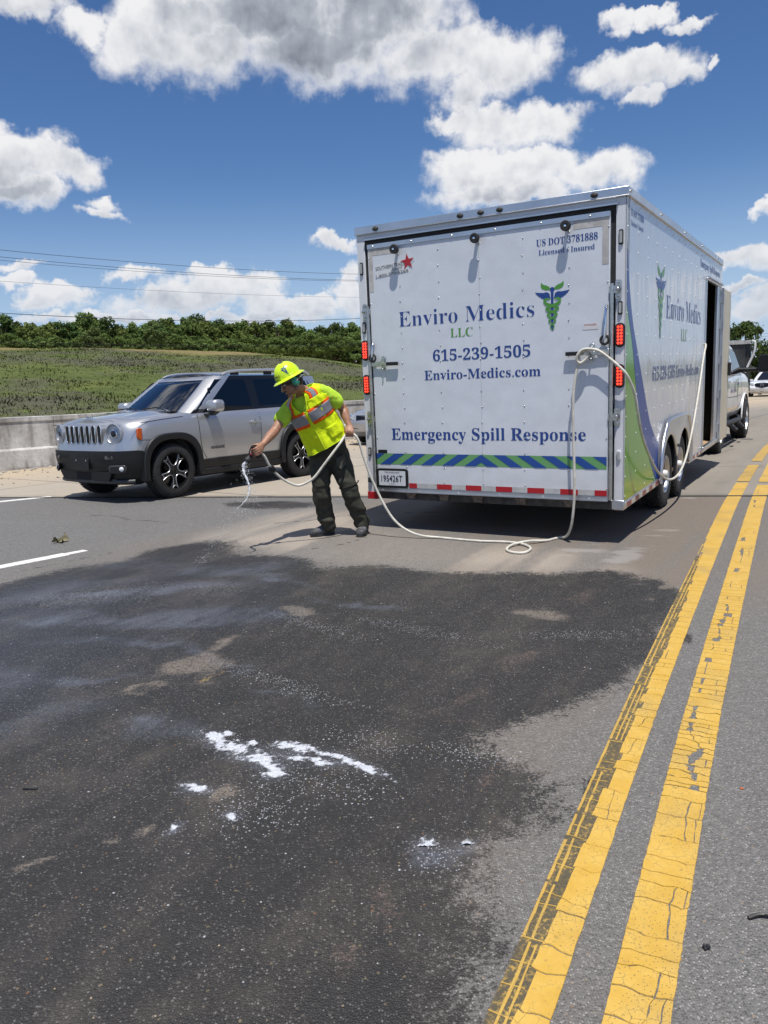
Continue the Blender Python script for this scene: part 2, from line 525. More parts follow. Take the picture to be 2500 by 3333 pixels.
WETX = [(1.782, 4.817, 0.273, 0.115, 0.244, 0.673), (1.402, 4.093, 0.23, 0.13, 0.158, 0.469), (1.184, 3.842, 0.18, 0.099, 0.103, 0.34), (0.76, 2.678, 0.134, 0.036, 0.038, 0.135), (1.682, 4.248, 0.089, -0.139, 0.067, 0.173), (1.24, 3.48, 0.123, 0.061, 0.077, 0.221), (1.09, 3.195, 0.07, -0.007, 0.046, 0.139), (1.887, 4.106, 0.044, -0.072, 0.032, 0.072), (-1.332, 9.579, 1.056, -0.276, -0.064, 0.498), (1.911, 5.357, 0.188, -0.031, 0.109, 0.309)]
FOAM = [(-0.783, 3.196, 0.066, -0.042, -0.011, 0.054), (-0.684, 3.101, 0.089, -0.057, -0.011, 0.06), (-0.572, 3.022, 0.085, -0.055, -0.009, 0.062), (-0.5, 2.927, 0.061, -0.039, -0.006, 0.046), (-0.422, 3.085, 0.082, -0.024, -0.004, 0.038), (-0.319, 3.047, 0.082, -0.055, -0.003, 0.037), (-0.218, 2.978, 0.079, -0.061, -0.001, 0.032), (-0.12, 2.894, 0.075, -0.058, -0.0, 0.03), (-0.753, 3.251, 0.021, -0.002, -0.005, 0.028), (-0.623, 3.159, 0.021, -0.002, -0.004, 0.022), (-0.609, 2.593, 0.021, -0.002, -0.005, 0.028), (-0.791, 2.79, 0.046, -0.012, -0.007, 0.028), (-0.823, 2.81, 0.026, -0.002, -0.005, 0.021), (-0.373, 2.992, 0.079, -0.023, -0.003, 0.032), (-0.474, 2.869, 0.041, -0.004, -0.003, 0.026), (-0.293, 2.946, 0.038, -0.003, -0.002, 0.023), (0.082, 2.326, 0.031, -0.002, 0.003, 0.056), (0.14, 2.285, 0.024, -0.002, 0.002, 0.03), (0.223, 2.341, 0.025, -0.002, 0.003, 0.026), (-0.804, 2.526, 0.016, 0.016, -0.006, 0.023)]
SPECK = [(-0.103, 3.132, 0.346, -0.179, -0.002, 0.158), (0.288, 3.012, 0.276, -0.084, 0.01, 0.091), (-0.516, 2.653, 0.276, 0.029, -0.042, 0.279), (-0.283, 2.799, 0.323, -0.147, -0.013, 0.186), (-1.381, 5.763, 0.44, -0.07, -0.061, 0.282), (-2.091, 5.747, 0.891, 0.202, -0.119, 0.355), (-0.476, 4.751, 0.577, -0.496, -0.012, 0.154), (0.17, 4.574, 0.624, -0.479, 0.007, 0.143), (1.122, 4.362, 0.524, -0.069, 0.034, 0.131), (0.355, 2.927, 0.279, -0.025, 0.01, 0.078), (-0.543, 3.788, 0.588, -0.466, -0.018, 0.159), (0.132, 2.273, 0.188, 0.046, 0.01, 0.127)]
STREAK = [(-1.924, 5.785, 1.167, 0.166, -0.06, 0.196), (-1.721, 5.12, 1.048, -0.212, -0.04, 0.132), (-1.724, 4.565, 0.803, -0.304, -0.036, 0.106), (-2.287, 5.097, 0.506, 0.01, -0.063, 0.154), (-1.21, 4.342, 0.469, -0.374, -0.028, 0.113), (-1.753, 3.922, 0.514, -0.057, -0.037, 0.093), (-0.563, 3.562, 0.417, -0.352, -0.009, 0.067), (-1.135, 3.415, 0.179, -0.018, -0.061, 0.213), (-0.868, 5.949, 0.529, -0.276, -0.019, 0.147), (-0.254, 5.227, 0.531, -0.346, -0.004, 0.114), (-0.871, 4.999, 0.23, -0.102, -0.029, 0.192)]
CRACKS = [([(-3.61, 9.42), (-3.32, 9.26), (-3.03, 8.95), (-2.69, 8.81), (-2.49, 8.68)], 0.03), ([(-3.22, 6.57), (-2.9, 6.9), (-2.62, 7.2)], 0.02), ([(-1.17, 8.32), (-0.77, 8.45), (-0.37, 8.63), (0.89, 8.53)], 0.025), ([(-4.48, 11.07), (-4.17, 11.54)], 0.02), ([(-0.91, 6.93), (-0.57, 7.02), (-0.14, 7.38)], 0.02)]
SCUFF = [(2.509, 6.822, 0.568, 0.456, 0.302, 0.832), (1.977, 6.202, 0.428, 0.225, 0.158, 0.501), (3.542, 8.647, 0.466, 0.338, 0.461, 1.138), (1.653, 6.434, 0.514, 0.114, 0.114, 0.443)]
JT = (0.967, -0.255); JN = (0.255, 0.967); J0 = (-0.19, 9.93)

def asphalt_nodes(g, b, tc, with_stains=True):
    """colour, roughness and relief of the asphalt; stains come from the mesh attributes"""
    n_big = g.noise(tc, 1.6, 4, 0.6)
    n_mid = g.noise(tc, 14.0, 4, 0.65)
    vcol = g.voro(tc, 135.0, out='Color', dim='2D')
    vd = g.voro(tc, 135.0, out='Distance', dim='2D')
    sv = g.n('ShaderNodeSeparateColor'); g.link(vcol, sv.inputs[0])
    v2 = g.voro(tc, 58.0, out='Color', dim='2D')
    v2d = g.voro(tc, 58.0, out='Distance', dim='2D')
    s2 = g.n('ShaderNodeSeparateColor'); g.link(v2, s2.inputs[0])
    fine = g.noise(tc, 320.0, 2, 0.6)
    # dry: grey binder with paler worn stones
    base = g.mix(n_big, (0.148, 0.144, 0.137), (0.198, 0.192, 0.182))
    base = g.mix(g.ss(n_mid, 0.35, 0.7, 0.0, 0.4), base, (0.118, 0.116, 0.114))
    stone = g.ramp(sv.outputs[0], [(0.0, (0.045, 0.044, 0.044)), (0.35, (0.13, 0.128, 0.124)), (0.72, (0.225, 0.22, 0.21)), (0.9, (0.38, 0.37, 0.35)), (1.0, (0.56, 0.54, 0.51))])
    in_st = g.ss(vd, 0.5, 0.3)
    dry = g.mix(g.math('MULTIPLY', in_st, 0.75), base, stone)
    bigst = g.math('MULTIPLY', g.ss(v2d, 0.3, 0.2), g.math('GREATER_THAN', s2.outputs[0], 0.93))
    dry = g.mix(g.math('MULTIPLY', bigst, 0.7), dry, g.ramp(s2.outputs[1], [(0, (0.34, 0.33, 0.31)), (0.6, (0.25, 0.23, 0.2)), (0.9, (0.36, 0.27, 0.17)), (1, (0.33, 0.16, 0.07))]))
    dry = g.mix(g.ss(fine, 0.3, 0.75, 0.0, 0.35), dry, (0.07, 0.07, 0.07))
    h = g.math('ADD', g.math('MULTIPLY', g.ss(vd, 0.6, 0.0), 0.6), g.math('MULTIPLY', fine, 0.5))
    if not with_stains:
        return dry, 0.85, h
    A = g.n('ShaderNodeAttribute'); A.attribute_name = 'stain_a'
    B = g.n('ShaderNodeAttribute'); B.attribute_name = 'stain_b'
    sa = g.n('ShaderNodeSeparateColor'); g.link(A.outputs['Color'], sa.inputs[0])
    sb = g.n('ShaderNodeSeparateColor'); g.link(B.outputs['Color'], sb.inputs[0])
    wet_f, sheen_f, dust_f, tan_f = sa.outputs[0], sa.outputs[1], sa.outputs[2], A.outputs['Alpha']
    red_f, streak_sheen_f, speck_f, brown_f = sb.outputs[0], sb.outputs[1], sb.outputs[2], B.outputs['Alpha']
    # ragged stain edges
    rag = g.noise(tc, 16.0, 5, 0.7)
    rag2 = g.noise(tc, 75.0, 4, 0.7)
    edge = g.math('ADD', g.math('MULTIPLY', g.math('SUBTRACT', rag, 0.5), 0.75), g.math('MULTIPLY', g.math('SUBTRACT', rag2, 0.5), 0.85))
    wet = g.ss(g.math('ADD', wet_f, g.math('MULTIPLY', edge, 1.3)), 0.40, 0.62)
    # dust film over dry ground
    road = g.mix(g.math('MULTIPLY', brown_f, g.ss(rag, 0.2, 0.75, 0.45, 0.9)), dry, (0.205, 0.163, 0.125))
    road = g.mix(g.math('MULTIPLY', dust_f, g.ss(rag2, 0.25, 0.75, 0.45, 1.0)), road, (0.40, 0.345, 0.285))
    # wet: the same stones, darker, binder near black
    wstone = g.ramp(sv.outputs[0], [(0.0, (0.010, 0.010, 0.010)), (0.5, (0.021, 0.020, 0.0195)), (0.80, (0.054, 0.050, 0.045)), (0.93, (0.125, 0.118, 0.107)), (1.0, (0.30, 0.285, 0.265))])
    wbase = g.mix(n_mid, (0.0225, 0.0205, 0.0182), (0.047, 0.043, 0.038))
    wcol = g.mix(g.math('MULTIPLY', in_st, g.ss(g.math('ADD', rag, g.math('MULTIPLY', n_mid, 0.5)), 0.45, 1.0, 0.35, 0.95)), wbase, wstone)
    wcol = g.mix(g.math('MULTIPLY', bigst, 0.65), wcol, g.ramp(s2.outputs[1], [(0, (0.22, 0.21, 0.2)), (0.7, (0.13, 0.12, 0.1)), (0.93, (0.26, 0.2, 0.1)), (1, (0.27, 0.11, 0.04))]))
    # half-dried and soiled patches
    mpw = g.n('ShaderNodeMapping'); mpw.inputs['Rotation'].default_value = (0, 0, R(30)); g.link(tc, mpw.inputs[0])
    mps = g.n('ShaderNodeMapping'); mps.inputs['Scale'].default_value = (1.0, 0.32, 1); g.link(mpw.outputs[0], mps.inputs[0])
    flow = g.noise(mps.outputs[0], 2.6, 5, 0.62)
    patchy = g.ss(g.math('ADD', g.math('MULTIPLY_ADD', g.noise(tc, 5.0, 5, 0.65), 0.5, g.math('MULTIPLY', flow, 0.5)), g.math('MULTIPLY', g.math('SUBTRACT', rag2, 0.5), 0.55)), 0.44, 0.74, 0.0, 0.62)
    wcol = g.mix(patchy, wcol, (0.088, 0.073, 0.059))
    wcol = g.mix(g.ss(flow, 0.42, 0.62, 0.30, 0.0), wcol, (0.013, 0.0125, 0.012))
    tanm = g.ss(g.math('ADD', g.math('MULTIPLY', tan_f, 0.75), g.math('MULTIPLY', edge, 1.35)), 0.22, 0.75)
    wcol = g.mix(g.math('MULTIPLY', tanm, g.ss(sv.outputs[1], 0.15, 0.6, 0.35, 0.95)), wcol, (0.185, 0.155, 0.125))
    redm = g.ss(g.math('ADD', g.math('MULTIPLY', red_f, 0.7), g.math('MULTIPLY', edge, 1.4)), 0.3, 1.05)
    wcol = g.mix(g.math('MULTIPLY', redm, g.ss(sv.outputs[2], 0.2, 0.9, 0.1, 0.75)), wcol, (0.17, 0.118, 0.098))
    # dried soap film bands, with the wet road's bluish sky sheen painted in
    stn = g.math('ADD', g.math('MULTIPLY', streak_sheen_f, 0.85), g.math('MULTIPLY', edge, 0.75))
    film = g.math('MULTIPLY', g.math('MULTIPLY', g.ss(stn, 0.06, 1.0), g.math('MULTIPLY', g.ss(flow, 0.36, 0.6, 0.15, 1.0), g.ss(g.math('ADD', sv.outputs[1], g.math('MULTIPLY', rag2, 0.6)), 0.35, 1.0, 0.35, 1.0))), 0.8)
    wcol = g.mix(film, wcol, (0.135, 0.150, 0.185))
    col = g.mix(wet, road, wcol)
    # bubbles and flecks of foam
    vb = g.voro(tc, 42.0, out='Color', dim='2D'); vbd = g.voro(tc, 42.0, out='Distance', dim='2D')
    sbb = g.n('ShaderNodeSeparateColor'); g.link(vb, sbb.inputs[0])
    bub = g.math('MULTIPLY', g.math('GREATER_THAN', g.math('ADD', sbb.outputs[0], g.math('MULTIPLY', speck_f, 0.26)), 1.0),
                 g.ss(vbd, g.math('MULTIPLY_ADD', sbb.outputs[1], 0.20, 0.08), 0.03))
    vc = g.voro(tc, 110.0, out='Color', dim='2D'); vcd = g.voro(tc, 110.0, out='Distance', dim='2D')
    scc = g.n('ShaderNodeSeparateColor'); g.link(vc, scc.inputs[0])
    bub2 = g.math('MULTIPLY', g.math('GREATER_THAN', g.math('ADD', scc.outputs[0], g.math('MULTIPLY', speck_f, 0.34)), 1.03),
                  g.ss(vcd, 0.42, 0.2))
    col = g.mix(g.math('MULTIPLY', bub, 0.85), col, (0.62, 0.64, 0.68))
    col = g.mix(g.math('MULTIPLY', bub2, 0.6), col, (0.46, 0.47, 0.5))
    # a little yellow paint dragged into the lane
    Y = g.n('ShaderNodeAttribute'); Y.attribute_name = 'stain_c'
    sy = g.n('ShaderNodeSeparateColor'); g.link(Y.outputs['Color'], sy.inputs[0])
    ym = g.ss(g.math('ADD', sy.outputs[0], edge), 0.35, 0.9)
    col = g.mix(g.math('MULTIPLY', ym, 0.7), col, (0.36, 0.25, 0.07))
    # tyre marks and a crack
    ck = g.ss(g.math('ADD', sy.outputs[1], g.math('MULTIPLY', edge, 0.35)), 0.3, 0.6)
    col = g.mix(g.math('MULTIPLY', ck, 0.75), col, (0.035, 0.034, 0.033))
    ps = g.ss(g.math('ADD', sy.outputs[2], g.math('MULTIPLY', edge, 0.5)), 0.4, 0.8)
    col = g.mix(g.math('MULTIPLY', ps, 0.5), col, (0.36, 0.34, 0.32))
    rough_w = g.math('MULTIPLY_ADD', g.ss(g.math('ADD', sheen_f, edge), 0.2, 0.8), -0.27, 0.56)
    rough = g.lin(wet, 0, 1, 0.88, 0.5)
    rough = g.math('MINIMUM', rough, g.math('MAXIMUM', g.lin(wet, 0, 1, 1.0, 0.0), rough_w))
    h2 = g.math('MULTIPLY', h, g.lin(g.math('MULTIPLY', wet, g.ss(sheen_f, 0.2, 0.8)), 0, 1, 1.0, 0.6))
    h2 = g.math('MULTIPLY_ADD', bub, 0.9, g.math('MULTIPLY', h2, g.lin(wet, 0, 1, 1.0, 0.55)))
    return col, rough, h2

def asphalt_material(stains=True):
    m, g, b = material('asphalt' if stains else 'asphalt plain')
    tc = g.n('ShaderNodeTexCoord').outputs['Object']
    col, rough, h = asphalt_nodes(g, b, tc, stains)
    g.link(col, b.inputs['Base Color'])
    g.setin(b, 'Roughness', rough)
    b.inputs['Specular IOR Level'].default_value = 0.4
    bn = g.n('ShaderNodeBump'); bn.inputs['Strength'].default_value = 0.75; bn.inputs['Distance'].default_value = 0.006
    g.link(h, bn.inputs['Height']); g.link(bn.outputs[0], b.inputs['Normal'])
    return m

def grid_sheet(avals, svals, zoff=0.0):
    A, S = np.meshgrid(np.array(avals), np.array(svals), indexing='ij')
    X = J0[0] + A * JT[0] + S * JN[0]; Y = J0[1] + A * JT[1] + S * JN[1]
    q = (X + 0.19) * 0.255 + (Y - 9.88) * 0.967 + 0.8
    Z = -0.022 * np.where(q <= 0, 0, np.where(q <= 0.6, q * q / 1.2, q - 0.3)) + zoff
    na, ns = A.shape
    idx = np.arange(na * ns).reshape(na, ns)
    F = np.stack([idx[:-1, :-1], idx[1:, :-1], idx[1:, 1:], idx[:-1, 1:]], -1).reshape(-1, 4)
    return X.ravel(), Y.ravel(), Z.ravel(), F

av = np.concatenate([np.linspace(-70, -13, 8)[:-1], np.arange(-13, 9, 0.05), np.linspace(9, 70, 8)])
sv_ = np.concatenate([np.linspace(-75, -9, 8)[:-1], np.arange(-9, 0, 0.045), [0.0]])
X, Y, Z, F = grid_sheet(av, sv_)
me = np_mesh('road', np.stack([X, Y, Z], 1), F, asphalt_material())

def soft(sd, w): return np.clip(0.5 + sd / (2 * w), 0, 1)
nz = fbm(X * 1.3, Y * 1.3, 4); nz2 = fbm(X * 3.1 + 40, Y * 3.1, 3)
wet = soft(poly_sd(X, Y, WET) + (nz - 0.5) * 0.6, 0.24)
for e in WETX: wet = np.maximum(wet, np.clip(ell(X, Y, e) * 1.3 + (nz2 - 0.5) * 0.7, 0, 0.78))
wet = wet * (0.9 + 0.1 * nz)
sheen = soft(poly_sd(X, Y, SHEEN) + (nz - 0.5) * 0.8, 0.4) * (0.35 + 0.9 * nz2)
ca, sa_ = math.cos(R(30)), math.sin(R(30))
U = X * ca - Y * sa_; Vv = X * sa_ + Y * ca            # across and along the lane
lane = fbm(U * 3.2, Vv * 0.35 + 5, 4, 0.6)
dust = soft(poly_sd(X, Y, DUST) + (nz - 0.5) * 0.4, 0.28) * np.clip((lane - 0.30) * 3.8, 0.25, 1)
near_tr = np.clip(1 - np.hypot((U + 2.2) / 3.2, (Vv - 7.6) / 3.6), 0, 1)
brown = np.clip(near_tr * 3.0, 0, 1) * np.clip((lane - 0.22) * 2.8, 0.35, 1)
brown = np.maximum(brown, np.clip(soft(poly_sd(X, Y, WET), 0.9) * 1.1, 0, 0.9) * np.clip(lane * 1.1, 0, 1) * (X < 2.3 + (Y - 4) * 0.4))
Xw = X + (fbm(X * 2.2, Y * 2.2, 4) - 0.5) * 0.55; Yw = Y + (fbm(X * 2.2 + 31, Y * 2.2 + 17, 4) - 0.5) * 0.55
tan = np.zeros_like(X)
for e in TANP: tan = np.maximum(tan, np.clip(ell(Xw, Yw, e) * 1.5, 0, 1))
red = np.zeros_like(X)
for e in REDP: red = np.maximum(red, np.clip(ell(Xw, Yw, e) * 1.2, 0, 1))
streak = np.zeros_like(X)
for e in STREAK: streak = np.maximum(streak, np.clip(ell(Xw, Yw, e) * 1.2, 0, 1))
streak = np.maximum(streak, 0.8 * soft(poly_sd(X, Y, SHEEN), 0.5) * np.clip((fbm(X * 0.8 + 3, Y * 2.2, 4) - 0.42) * 4, 0, 1))  # sheen area joins in, so the painted sky tint covers it too
speck = np.zeros_like(X)
for e in SPECK: speck = np.maximum(speck, np.clip(ell(X, Y, e) * 0.9, 0, 1))
speck = np.maximum(speck, 0.06 * wet)
veil = np.zeros_like(X)
for e in FOAM:
    k_ = ell(X, Y, e); veil = np.maximum(veil, np.clip(1.0 + k_ * 0.42, 0, 1) ** 2)
speck = np.maximum(speck, 0.5 * veil)
streak = np.maximum(streak, 0.75 * veil)
yel = np.zeros_like(X)
for e in YELP: yel = np.maximum(yel, np.clip(ell(X, Y, e), 0, 1))
# a wandering crack in the left lane and along the dash
crack = np.zeros_like(X)
def crack_line(pts, w):
    global crack
    P = [Vector((p[0], p[1], 0)) for p in pts]
    P = [Vector((q.x + 0.05 * (mnoise.noise(q * 3.0)), q.y + 0.05 * mnoise.noise(q * 3.0 + Vector((9, 0, 0))), 0)) for q in catmull(P, 6)]
    for a, b in zip(P[:-1], P[1:]):
        ex, ey = b.x - a.x, b.y - a.y; wx = X - a.x; wy = Y - a.y
        t = np.clip((wx * ex + wy * ey) / (ex * ex + ey * ey), 0, 1)
        crack = np.maximum(crack, np.clip(1 - np.hypot(wx - ex * t, wy - ey * t) / w, 0, 1))
for pts, w in CRACKS: crack_line(pts, w)
# pale scuffs left by turning tyres near the trailer wheels
scuff = np.zeros_like(X)
for e in SCUFF: scuff = np.maximum(scuff, np.clip(ell(X, Y, e) * 1.2, 0, 1))
scuff *= np.clip((fbm(U * 2 + 8, Vv * 7.0, 4, 0.6) - 0.45) * 5, 0, 1)
def put(name, r, g_, b_, a_):
    at_ = me.attributes.new(name, 'FLOAT_COLOR', 'POINT')
    at_.data.foreach_set('color', np.stack([r, g_, b_, a_], 1).astype(np.float32).ravel())
put('stain_a', wet, sheen, dust, tan)
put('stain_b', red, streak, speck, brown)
put('stain_c', yel, crack, scuff, np.ones_like(X))
road = tag(mesh_obj('road', me), kind='structure')

# concrete slab beyond the joint
def concrete_road():
    m, g, b = material('worn concrete')
    tc = g.n('ShaderNodeTexCoord').outputs['Object']
    # broom marks and wear follow the lane direction
    mp = g.n('ShaderNodeMapping'); mp.inputs['Rotation'].default_value = (0, 0, R(36)); g.link(tc, mp.inputs[0])
    st = g.n('ShaderNodeMapping'); st.inputs['Scale'].default_value = (2.0, 0.3, 1); g.link(mp.outputs[0], st.inputs[0])
    n1 = g.noise(st.outputs[0], 1.2, 5, 0.62)
    n2 = g.noise(tc, 30.0, 4, 0.65)
    n3 = g.noise(tc, 0.35, 3, 0.6)
    att = g.n('ShaderNodeAttribute'); att.attribute_name = 'lane'
    sl = g.n('ShaderNodeSeparateColor'); g.link(att.outputs['Color'], sl.inputs[0])
    pale = g.mix(n1, (0.34, 0.295, 0.235), (0.43, 0.38, 0.31))
    worn = g.mix(n1, (0.165, 0.15, 0.13), (0.27, 0.245, 0.21))
    c = g.mix(sl.outputs[0], pale, worn)
    c = g.mix(g.ss(n2, 0.35, 0.75, 0.0, 0.35), c, (0.2, 0.185, 0.16))
    sand = g.mix(n2, (0.39, 0.31, 0.21), (0.5, 0.41, 0.29))
    c = g.mix(g.math('MULTIPLY', sl.outputs[1], g.ss(n3, 0.3, 0.6, 0.6, 1.0)), c, sand)
    c = g.mix(g.math('MULTIPLY', sl.outputs[2], 0.8), c, (0.06, 0.055, 0.05))
    sx = g.n('ShaderNodeSeparateXYZ'); g.link(mp.outputs[0], sx.inputs[0])
    wv = g.math('MULTIPLY', g.math('SUBTRACT', n1, 0.5), 0.05)
    jx = g.ss(g.math('PINGPONG', g.math('ADD', g.math('ADD', sx.outputs[0], 101.2), wv), 1.85), 0.035, 0.012)
    jy = g.ss(g.math('PINGPONG', g.math('ADD', g.math('ADD', sx.outputs[1], 101.7), wv), 2.6), 0.03, 0.012)
    c = g.mix(g.math('MULTIPLY', g.math('MAXIMUM', jx, jy), 0.7), c, (0.075, 0.068, 0.058))
    oil = g.ss(g.noise(st.outputs[0], 2.6, 4, 0.6), 0.56, 0.75, 0, 0.5)
    c = g.mix(g.math('MULTIPLY', oil, sl.outputs[0]), c, (0.11, 0.10, 0.085))
    g.link(c, b.inputs['Base Color'])
    b.inputs['Roughness'].default_value = 0.85
    b.inputs['Specular IOR Level'].default_value = 0.3
    bn = g.n('ShaderNodeBump'); bn.inputs['Strength'].default_value = 0.4; bn.inputs['Distance'].default_value = 0.006
    g.link(n2, bn.inputs['Height']); g.link(bn.outputs[0], b.inputs['Normal'])
    return m
av2 = np.concatenate([np.linspace(-70, -10, 10)[:-1], np.arange(-10, 10, 0.1), np.linspace(10, 80, 12)])
sv2 = np.concatenate([np.arange(0.035, 9, 0.1), np.linspace(9, 30, 30), np.linspace(34, 140, 20)])
X, Y, Z, F = grid_sheet(av2, sv2)
me2 = np_mesh('concrete_road', np.stack([X, Y, Z], 1), F, concrete_road())
U = X * ca - Y * sa_; Vv = X * sa_ + Y * ca
ul = U - (-2.6)                                         # dirtier to the right (traffic lane under the trailer)
lane_w = np.clip((U + 4.6) / 1.6, 0, 1) * (0.55 + 0.45 * fbm(U * 2.0, Vv * 0.2, 4))
# sandy drift along the foot of the wall
wd = (X + 7.91) * 0.667 - (Y - 15.93) * 0.745          # distance in front of the wall
sand = np.clip(1.25 - wd / 3.2, 0, 1) * (0.6 + 0.6 * fbm(X * 0.7, Y * 0.7, 3))
S_ = (X - J0[0]) * JN[0] + (Y - J0[1]) * JN[1]
edge_d = np.clip(1 - np.abs(S_ - 0.12) / 0.16, 0, 1) * fbm(X * 2, Y * 2, 3) * 0.9
at_ = me2.attributes.new('lane', 'FLOAT_COLOR', 'POINT')
at_.data.foreach_set('color', np.stack([np.clip(lane_w, 0, 1), np.clip(sand, 0, 1), edge_d, np.ones_like(X)], 1).astype(np.float32).ravel())
tag(mesh_obj('concrete_road', me2), kind='structure')

# the joint between asphalt and concrete: a dark recess with crumbled lips
jb = MB()
for k in range(-70, 60):
    a0, a1 = k * 0.18, (k + 1) * 0.18
    def jp(a, s, z):
        x = J0[0] + a * JT[0] + s * JN[0]; y = J0[1] + a * JT[1] + s * JN[1]
        return (x, y, ground_z(x, y) + z)
    w0, w1 = 0.012 + 0.016 * mnoise.noise(Vector((a0 * 1.7, 0, 0))), 0.012 + 0.016 * mnoise.noise(Vector((a1 * 1.7, 0, 0)))
    jb.quad(jp(a0, -0.012 - abs(w0), 0.004), jp(a1, -0.012 - abs(w1), 0.004), jp(a1, 0.05 + w1, 0.004), jp(a0, 0.05 + w0, 0.004))
tag(jb.build('expansion_joint', simple('joint sealant', (0.035, 0.034, 0.031), 0.8, var=0.5, scale=12, bump=0.5, bscale=60)), kind='structure')

# wide terrain below and beyond everything
gm = simple('terrain grass', (0.075, 0.085, 0.035), 0.9, var=0.3, scale=0.05)
tb = MB()
tb.quad((-2500, -800, -4.2), (2500, -800, -4.2), (2500, 4000, -4.2), (-2500, 4000, -4.2))
tag(tb.build('ground', gm), kind='structure')

# ------------------------------------------------------------------ lettering
def serif(s):
    o = ''
    for c in s:
        if 'A' <= c <= 'Z': o += chr(0x1D400 + ord(c) - 65)
        elif 'a' <= c <= 'z': o += chr(0x1D41A + ord(c) - 97)
        elif '0' <= c <= '9': o += chr(0x1D7CE + ord(c) - 48)
        else: o += c
    return o

def text_mesh(s, offset=0.0, spacing=1.0, res=2):
    """flat outline mesh of a line of text: (verts 2D, faces), left edge at 0, baseline at 0, cap height scaled later"""
    c = bpy.data.curves.new('lettering_source', 'FONT')
    c.body = s; c.size = 1.0; c.offset = offset; c.resolution_u = res; c.space_character = spacing
    o = bpy.data.objects.new('lettering_source', c)
    COL.objects.link(o)
    dg = bpy.context.evaluated_depsgraph_get()
    m = bpy.data.meshes.new_from_object(o.evaluated_get(dg))
    vs = np.array([v.co[:] for v in m.vertices]); fs = [tuple(p.vertices) for p in m.polygons]
    bpy.data.objects.remove(o); bpy.data.curves.remove(c); bpy.data.meshes.remove(m)
    vs[:, 0] -= vs[:, 0].min()
    return vs[:, :2], fs

def lettering(s, mat, parent, x0, x1, base, cap=None, M=None, bold=True, offset=0.0, spacing=1.0, name='lettering', lift=0.002, depth=None):
    """one line of writing as one flat mesh fitted between x0 and x1 in the plane given by M (x along, y up, z out)"""
    vs, fs = text_mesh(serif(s) if bold else s, offset, spacing)
    w = vs[:, 0].max()
    sx = (x1 - x0) / w
    if cap is None: sy = sx
    else:
        ref, _ = text_mesh(serif('E') if bold else 'E', offset)
        sy = cap / (ref[:, 1].max() - ref[:, 1].min())
    M = M or Matrix()
    mb = MB()
    mb.add([M @ Vector((x0 + v[0] * sx, base + v[1] * sy, lift)) for v in vs], fs)
    return mb.build(name, mat, parent)

def ribbon(mb, pts, w, z, M):
    n = len(pts); vs = []
    for i, p in enumerate(pts):
        a = pts[max(i - 1, 0)]; b = pts[min(i + 1, n - 1)]
        t = Vector((b[0] - a[0], b[1] - a[1])); t.normalize()
        ww = w[i] if isinstance(w, list) else w
        nx, ny = -t.y * ww / 2, t.x * ww / 2
        vs += [M @ Vector((p[0] + nx, p[1] + ny, z)), M @ Vector((p[0] - nx, p[1] - ny, z))]
    mb.add(vs, [(2 * i, 2 * i + 1, 2 * i + 3, 2 * i + 2) for i in range(n - 1)])

def emblem(parent, M, H, mats, wx=1.0, name='emblem'):
    """winged staff with two twined snakes and two leaves, height H, foot at the origin of M"""
    mb = MB()
    S = lambda x, y: (x * H * wx, y * H)
    def poly(pts, z):
        mb.add([M @ Vector((*S(x, y), z)) for x, y in pts], [tuple(range(len(pts)))])
    mb.mat(0)
    poly([(-.022, .06), (0, 0.0), (.022, .06), (.03, .80), (-.03, .80)], 0.002)
    poly([(.05 * math.cos(2 * PI * k / 16), .845 + .05 * math.sin(2 * PI * k / 16)) for k in range(16)], 0.002)
    for sgn in (-1, 1):
        wing = [(.035, .66), (.06, .77), (.12, .80), (.20, .79), (.29, .80), (.375, .815), (.33, .77), (.345, .765), (.29, .735), (.30, .725), (.24, .70), (.245, .69), (.18, .665), (.12, .655)]
        w = [(sgn * x, y) for x, y in wing]
        poly(w if sgn > 0 else w[::-1], 0.002)
    mb.mat(1)
    for sgn in (-1, 1):
        leaf = [(.03, .845), (.06, .90), (.12, .935), (.19, .955), (.24, 1.0), (.245, .93), (.22, .875), (.15, .845), (.08, .84)]
        l = [(sgn * x, y) for x, y in leaf]
        poly(l if sgn > 0 else l[::-1], 0.002)
    for k, sgn in enumerate((-1, 1)):
        pts = []; ws = []
        for i in range(70):
            t = i / 69
            y = .58 - .55 * t
            amp = .125 * (1 - t) ** 0.8 + .018
            x = sgn * amp * math.sin(PI / 2 + t * PI * 4.4)
            pts.append(S(x, y)); ws.append(H * (.052 * (1 - t) + .016))
        head = [S(sgn * x, y) for x, y in ((.05, .655), (.12, .665), (.168, .64), (.165, .60))]
        pts = [(p[0], p[1]) for p in head] + pts[1:]
        ws = [H * .03, H * .045, H * .052, H * .052] + ws[1:]
        ribbon(mb, pts, ws, 0.0035 + 0.001 * k, M)
    return mb.build(name, mats, parent)

